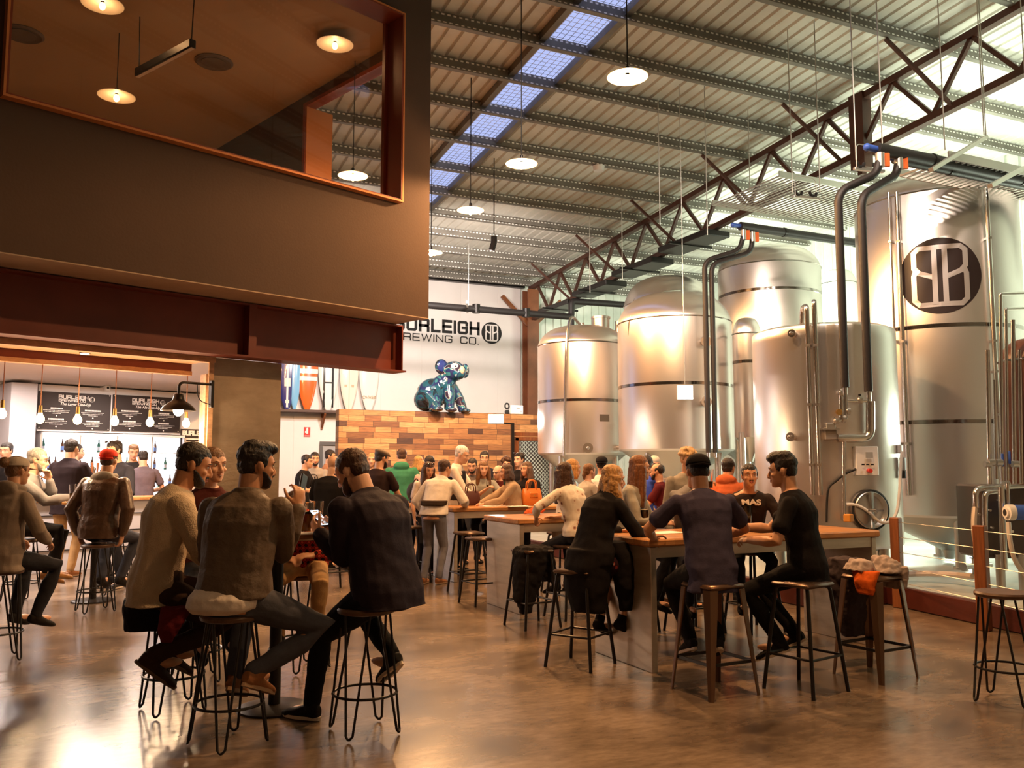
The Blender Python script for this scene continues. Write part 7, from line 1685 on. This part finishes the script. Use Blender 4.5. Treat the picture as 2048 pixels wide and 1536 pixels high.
# ---------------------------------------------------------------- painted koala statue on the partition
def koala():
    c = onY(880, 822, 19.72); t = thing('koala_statue', 'glossy blue and green painted koala statue on the timber partition', 'statue', (c.x+.0, 19.78, WZ), rad(-6))
    m = MB(); s = 1.5
    def E(p, r, R=None): m.sphere(V(p)*s, tuple(q*s for q in r), 18, 12, R)
    E((-.10, .05, .30), (.27, .20, .25), Matrix.Rotation(rad(-22), 3, 'Y')); E((.08, .02, .44), (.20, .17, .19), Matrix.Rotation(rad(-25), 3, 'Y')); E((-.22, .02, .2), (.19, .2, .19))
    m.tube([V(p)*s for p in ((-.22, -.12, .26), (-.12, -.2, .13), (-.14, -.2, .02))], [.14*s, .12*s, .10*s], 14); m.tube([V(p)*s for p in ((-.2, .14, .26), (-.1, .2, .12), (-.12, .2, .02))], [.14*s, .12*s, .1*s], 14)
    m.tube([V(p)*s for p in ((.12, -.10, .42), (.13, -.16, .22), (.12, -.17, .03))], [.10*s, .085*s, .08*s], 14); m.tube([V(p)*s for p in ((.2, .02, .42), (.33, .0, .22), (.39, -.04, .03))], [.10*s, .085*s, .075*s], 14)
    E((.15, -.20, .03), (.09, .1, .04)); E((.41, -.08, .03), (.09, .1, .04)); E((-.1, -.26, .035), (.1, .12, .045))
    E((.22, -.08, .66), (.19, .17, .165)); E((.27, -.19, .62), (.12, .1, .10)); E((.12, -.02, .5), (.15, .13, .16))
    E((.02, -.05, .73), (.12, .06, .125), Matrix.Rotation(rad(15), 3, 'Z')); E((.42, -.02, .68), (.07, .07, .12)); 
    cols = [(0, (.012, .02, .03)), (.2, (.015, .10, .14)), (.36, (.02, .04, .13)), (.48, (.05, .22, .22)), (.6, (.55, .5, .42)), (.68, (.12, .05, .06)), (.8, (.02, .16, .20))]
    mm = pattern('koala_paint', 'blotch', [(.3, (.012, .016, .022)), (.40, (.012, .06, .08)), (.47, (.016, .022, .07)), (.53, (.03, .13, .13)), (.56, (.38, .32, .27)), (.573, (.03, .018, .03)), (.68, (.012, .08, .10))], 2.2)
    mm.node_tree.nodes['Principled BSDF'].inputs['Specular IOR Level'].default_value = .5; mm.node_tree.nodes['Principled BSDF'].inputs['Roughness'].default_value = .15; mm.node_tree.nodes['Principled BSDF'].inputs['Coat Weight'].default_value = .7
    mm.node_tree.nodes['Color Ramp'].color_ramp.interpolation = 'CONSTANT'; n = mm.node_tree.nodes['Noise Texture']; n.inputs['Detail'].default_value = 1.5; n.inputs['Distortion'].default_value = 1.2
    o = pend(m, 'body', mm, t, .014, 4)
    b = MB(); b.sphere(V((.30, -.27, .665))*s, (.045*s, .035*s, .065*s), 14, 10); b.build('nose', mat('koala_nose', (.55, .36, .22), .25), t)
    b = MB(); b.sphere(V((.015, -.105, .735))*s, (.085*s, .02*s, .09*s), 14, 10, Matrix.Rotation(rad(15), 3, 'Z')); b.build('inner_ear', mat('koala_ear', (.02, .03, .13), .2, coat=.6), t)
    b = MB(); b.sphere(V((.2, -.20, .71))*s, (.075*s, .045*s, .07*s), 14, 10); b.build('face_patch', mat('koala_face', (.62, .56, .52), .2, coat=.5), t)
    b = MB(); b.sphere(V((.245, -.185, .62))*s, (.10*s, .10*s, .075*s), 14, 10); b.build('muzzle', mat('koala_muzzle', (.012, .08, .11), .15, coat=.6), t)
    for p in ((.205, -.245, .725), (.345, -.215, .71)):
        b = MB(); b.sphere(V(p)*s, .016*s, 10, 8); b.build('eye', m_black, t)
koala()
bake_people()
# ================================================================== light, world, camera
W = bpy.data.worlds.new('dusk'); SC.world = W; W.use_nodes = True
bg = W.node_tree.nodes['Background']; bg.inputs[0].default_value = (.50, .56, .92, 1); bg.inputs[1].default_value = .85
# unseen cool spots without fixtures lighting the brewery roof
COOL = (.88, 1.0, .80)
for p, e, rx, rz in (((12.6, 10.2, 5.2), 900, 125, -80), ((12.9, 15.5, 5.2), 900, 125, -95), ((11.8, 5.2, 5.0), 700, 125, -70), ((13.0, 20.0, 5.2), 300, 110, -40)):
    lamp('SPOT', p, e, COOL, .3, rot=(rad(rx), 0, rad(rz)), spot=rad(165), blend=.8, name='unseen_cool_spot')
for p, e in (((15.4, 13.5, 3.0), 230), ((14.2, 7.4, 2.2), 420), ((12.6, 9.9, 1.0), 60)):
    lamp('POINT', p, e, COOL, .3, name='unseen_low_fill')  # unseen cool lamps added low to brighten the right wall and brewery floor
for p, tgt, e in ((tuple(SPP-V((.03, 0, .2))), (9.2, 23.5, 3.6), 1500), ((4.2, 16.0, 6.5), (5.6, 23.5, 3.3), 1300), ((3.6, 14.5, 6.3), (7.2, 19.6, 1.6), 330)):
    d = V(tgt)-V(p); lamp('SPOT', p, e, (1, .87, .78), .2, rot=d.to_track_quat('-Z', 'Y').to_euler(), spot=rad(110), blend=.8, name='wall_spot_and_fill')  # first at the black spotlight; other two unseen, added to brighten the walls
for p, tgt, e in (((5.2, 6.4, 6.9), (9.5, 10.5, 2.2), 420), ((4.3, 8.0, 7.2), (9.0, 14.2, 2.6), 600), ((6.3, 4.6, 7.0), (10.4, 8.2, 2.6), 420)):
    d = V(tgt)-V(p); lamp('SPOT', p, e, (1, .80, .64), .12, rot=d.to_track_quat('-Z', 'Y').to_euler(), spot=rad(75), blend=.7, name='tank_fill_spot')  # unseen spots without fixtures, added out of frame to brighten the tanks
cam = bpy.data.cameras.new('camera'); co = bpy.data.objects.new('camera', cam); COL.objects.link(co)
co.location = CO; co.rotation_euler = Matrix((CR, CU, -CF)).transposed().to_euler()
cam.sensor_width = 36; cam.lens = FPX*36/2048; cam.clip_start = .05; cam.clip_end = 200
SC.camera = co
SC.view_settings.view_transform = 'Standard'; SC.view_settings.look = 'None'; SC.view_settings.gamma = 1; SC.view_settings.exposure = 0.33
SC.view_settings.use_curve_mapping = False
SC.cycles.max_bounces = 8; SC.cycles.diffuse_bounces = 3; SC.cycles.glossy_bounces = 4; SC.cycles.transmission_bounces = 6; SC.cycles.transparent_max_bounces = 12
SC.cycles.use_denoising = True; SC.cycles.sample_clamp_indirect = 2.0; SC.cycles.caustics_reflective = False; SC.cycles.caustics_refractive = False; SC.cycles.blur_glossy = 1.0
try:
    SC.cycles.denoising_prefilter = 'ACCURATE'; SC.cycles.denoising_input_passes = 'RGB_ALBEDO_NORMAL'; SC.cycles.denoising_quality = 'HIGH'
except Exception: pass
for n_ in ('lamp_filament', 'lamp_filament_room', 'bulb_glow', 'barn_glow', 'lens_glow', 'flood_face', 'phone_screen'):
    if n_ in MATS: MATS[n_].cycles.emission_sampling = 'NONE'
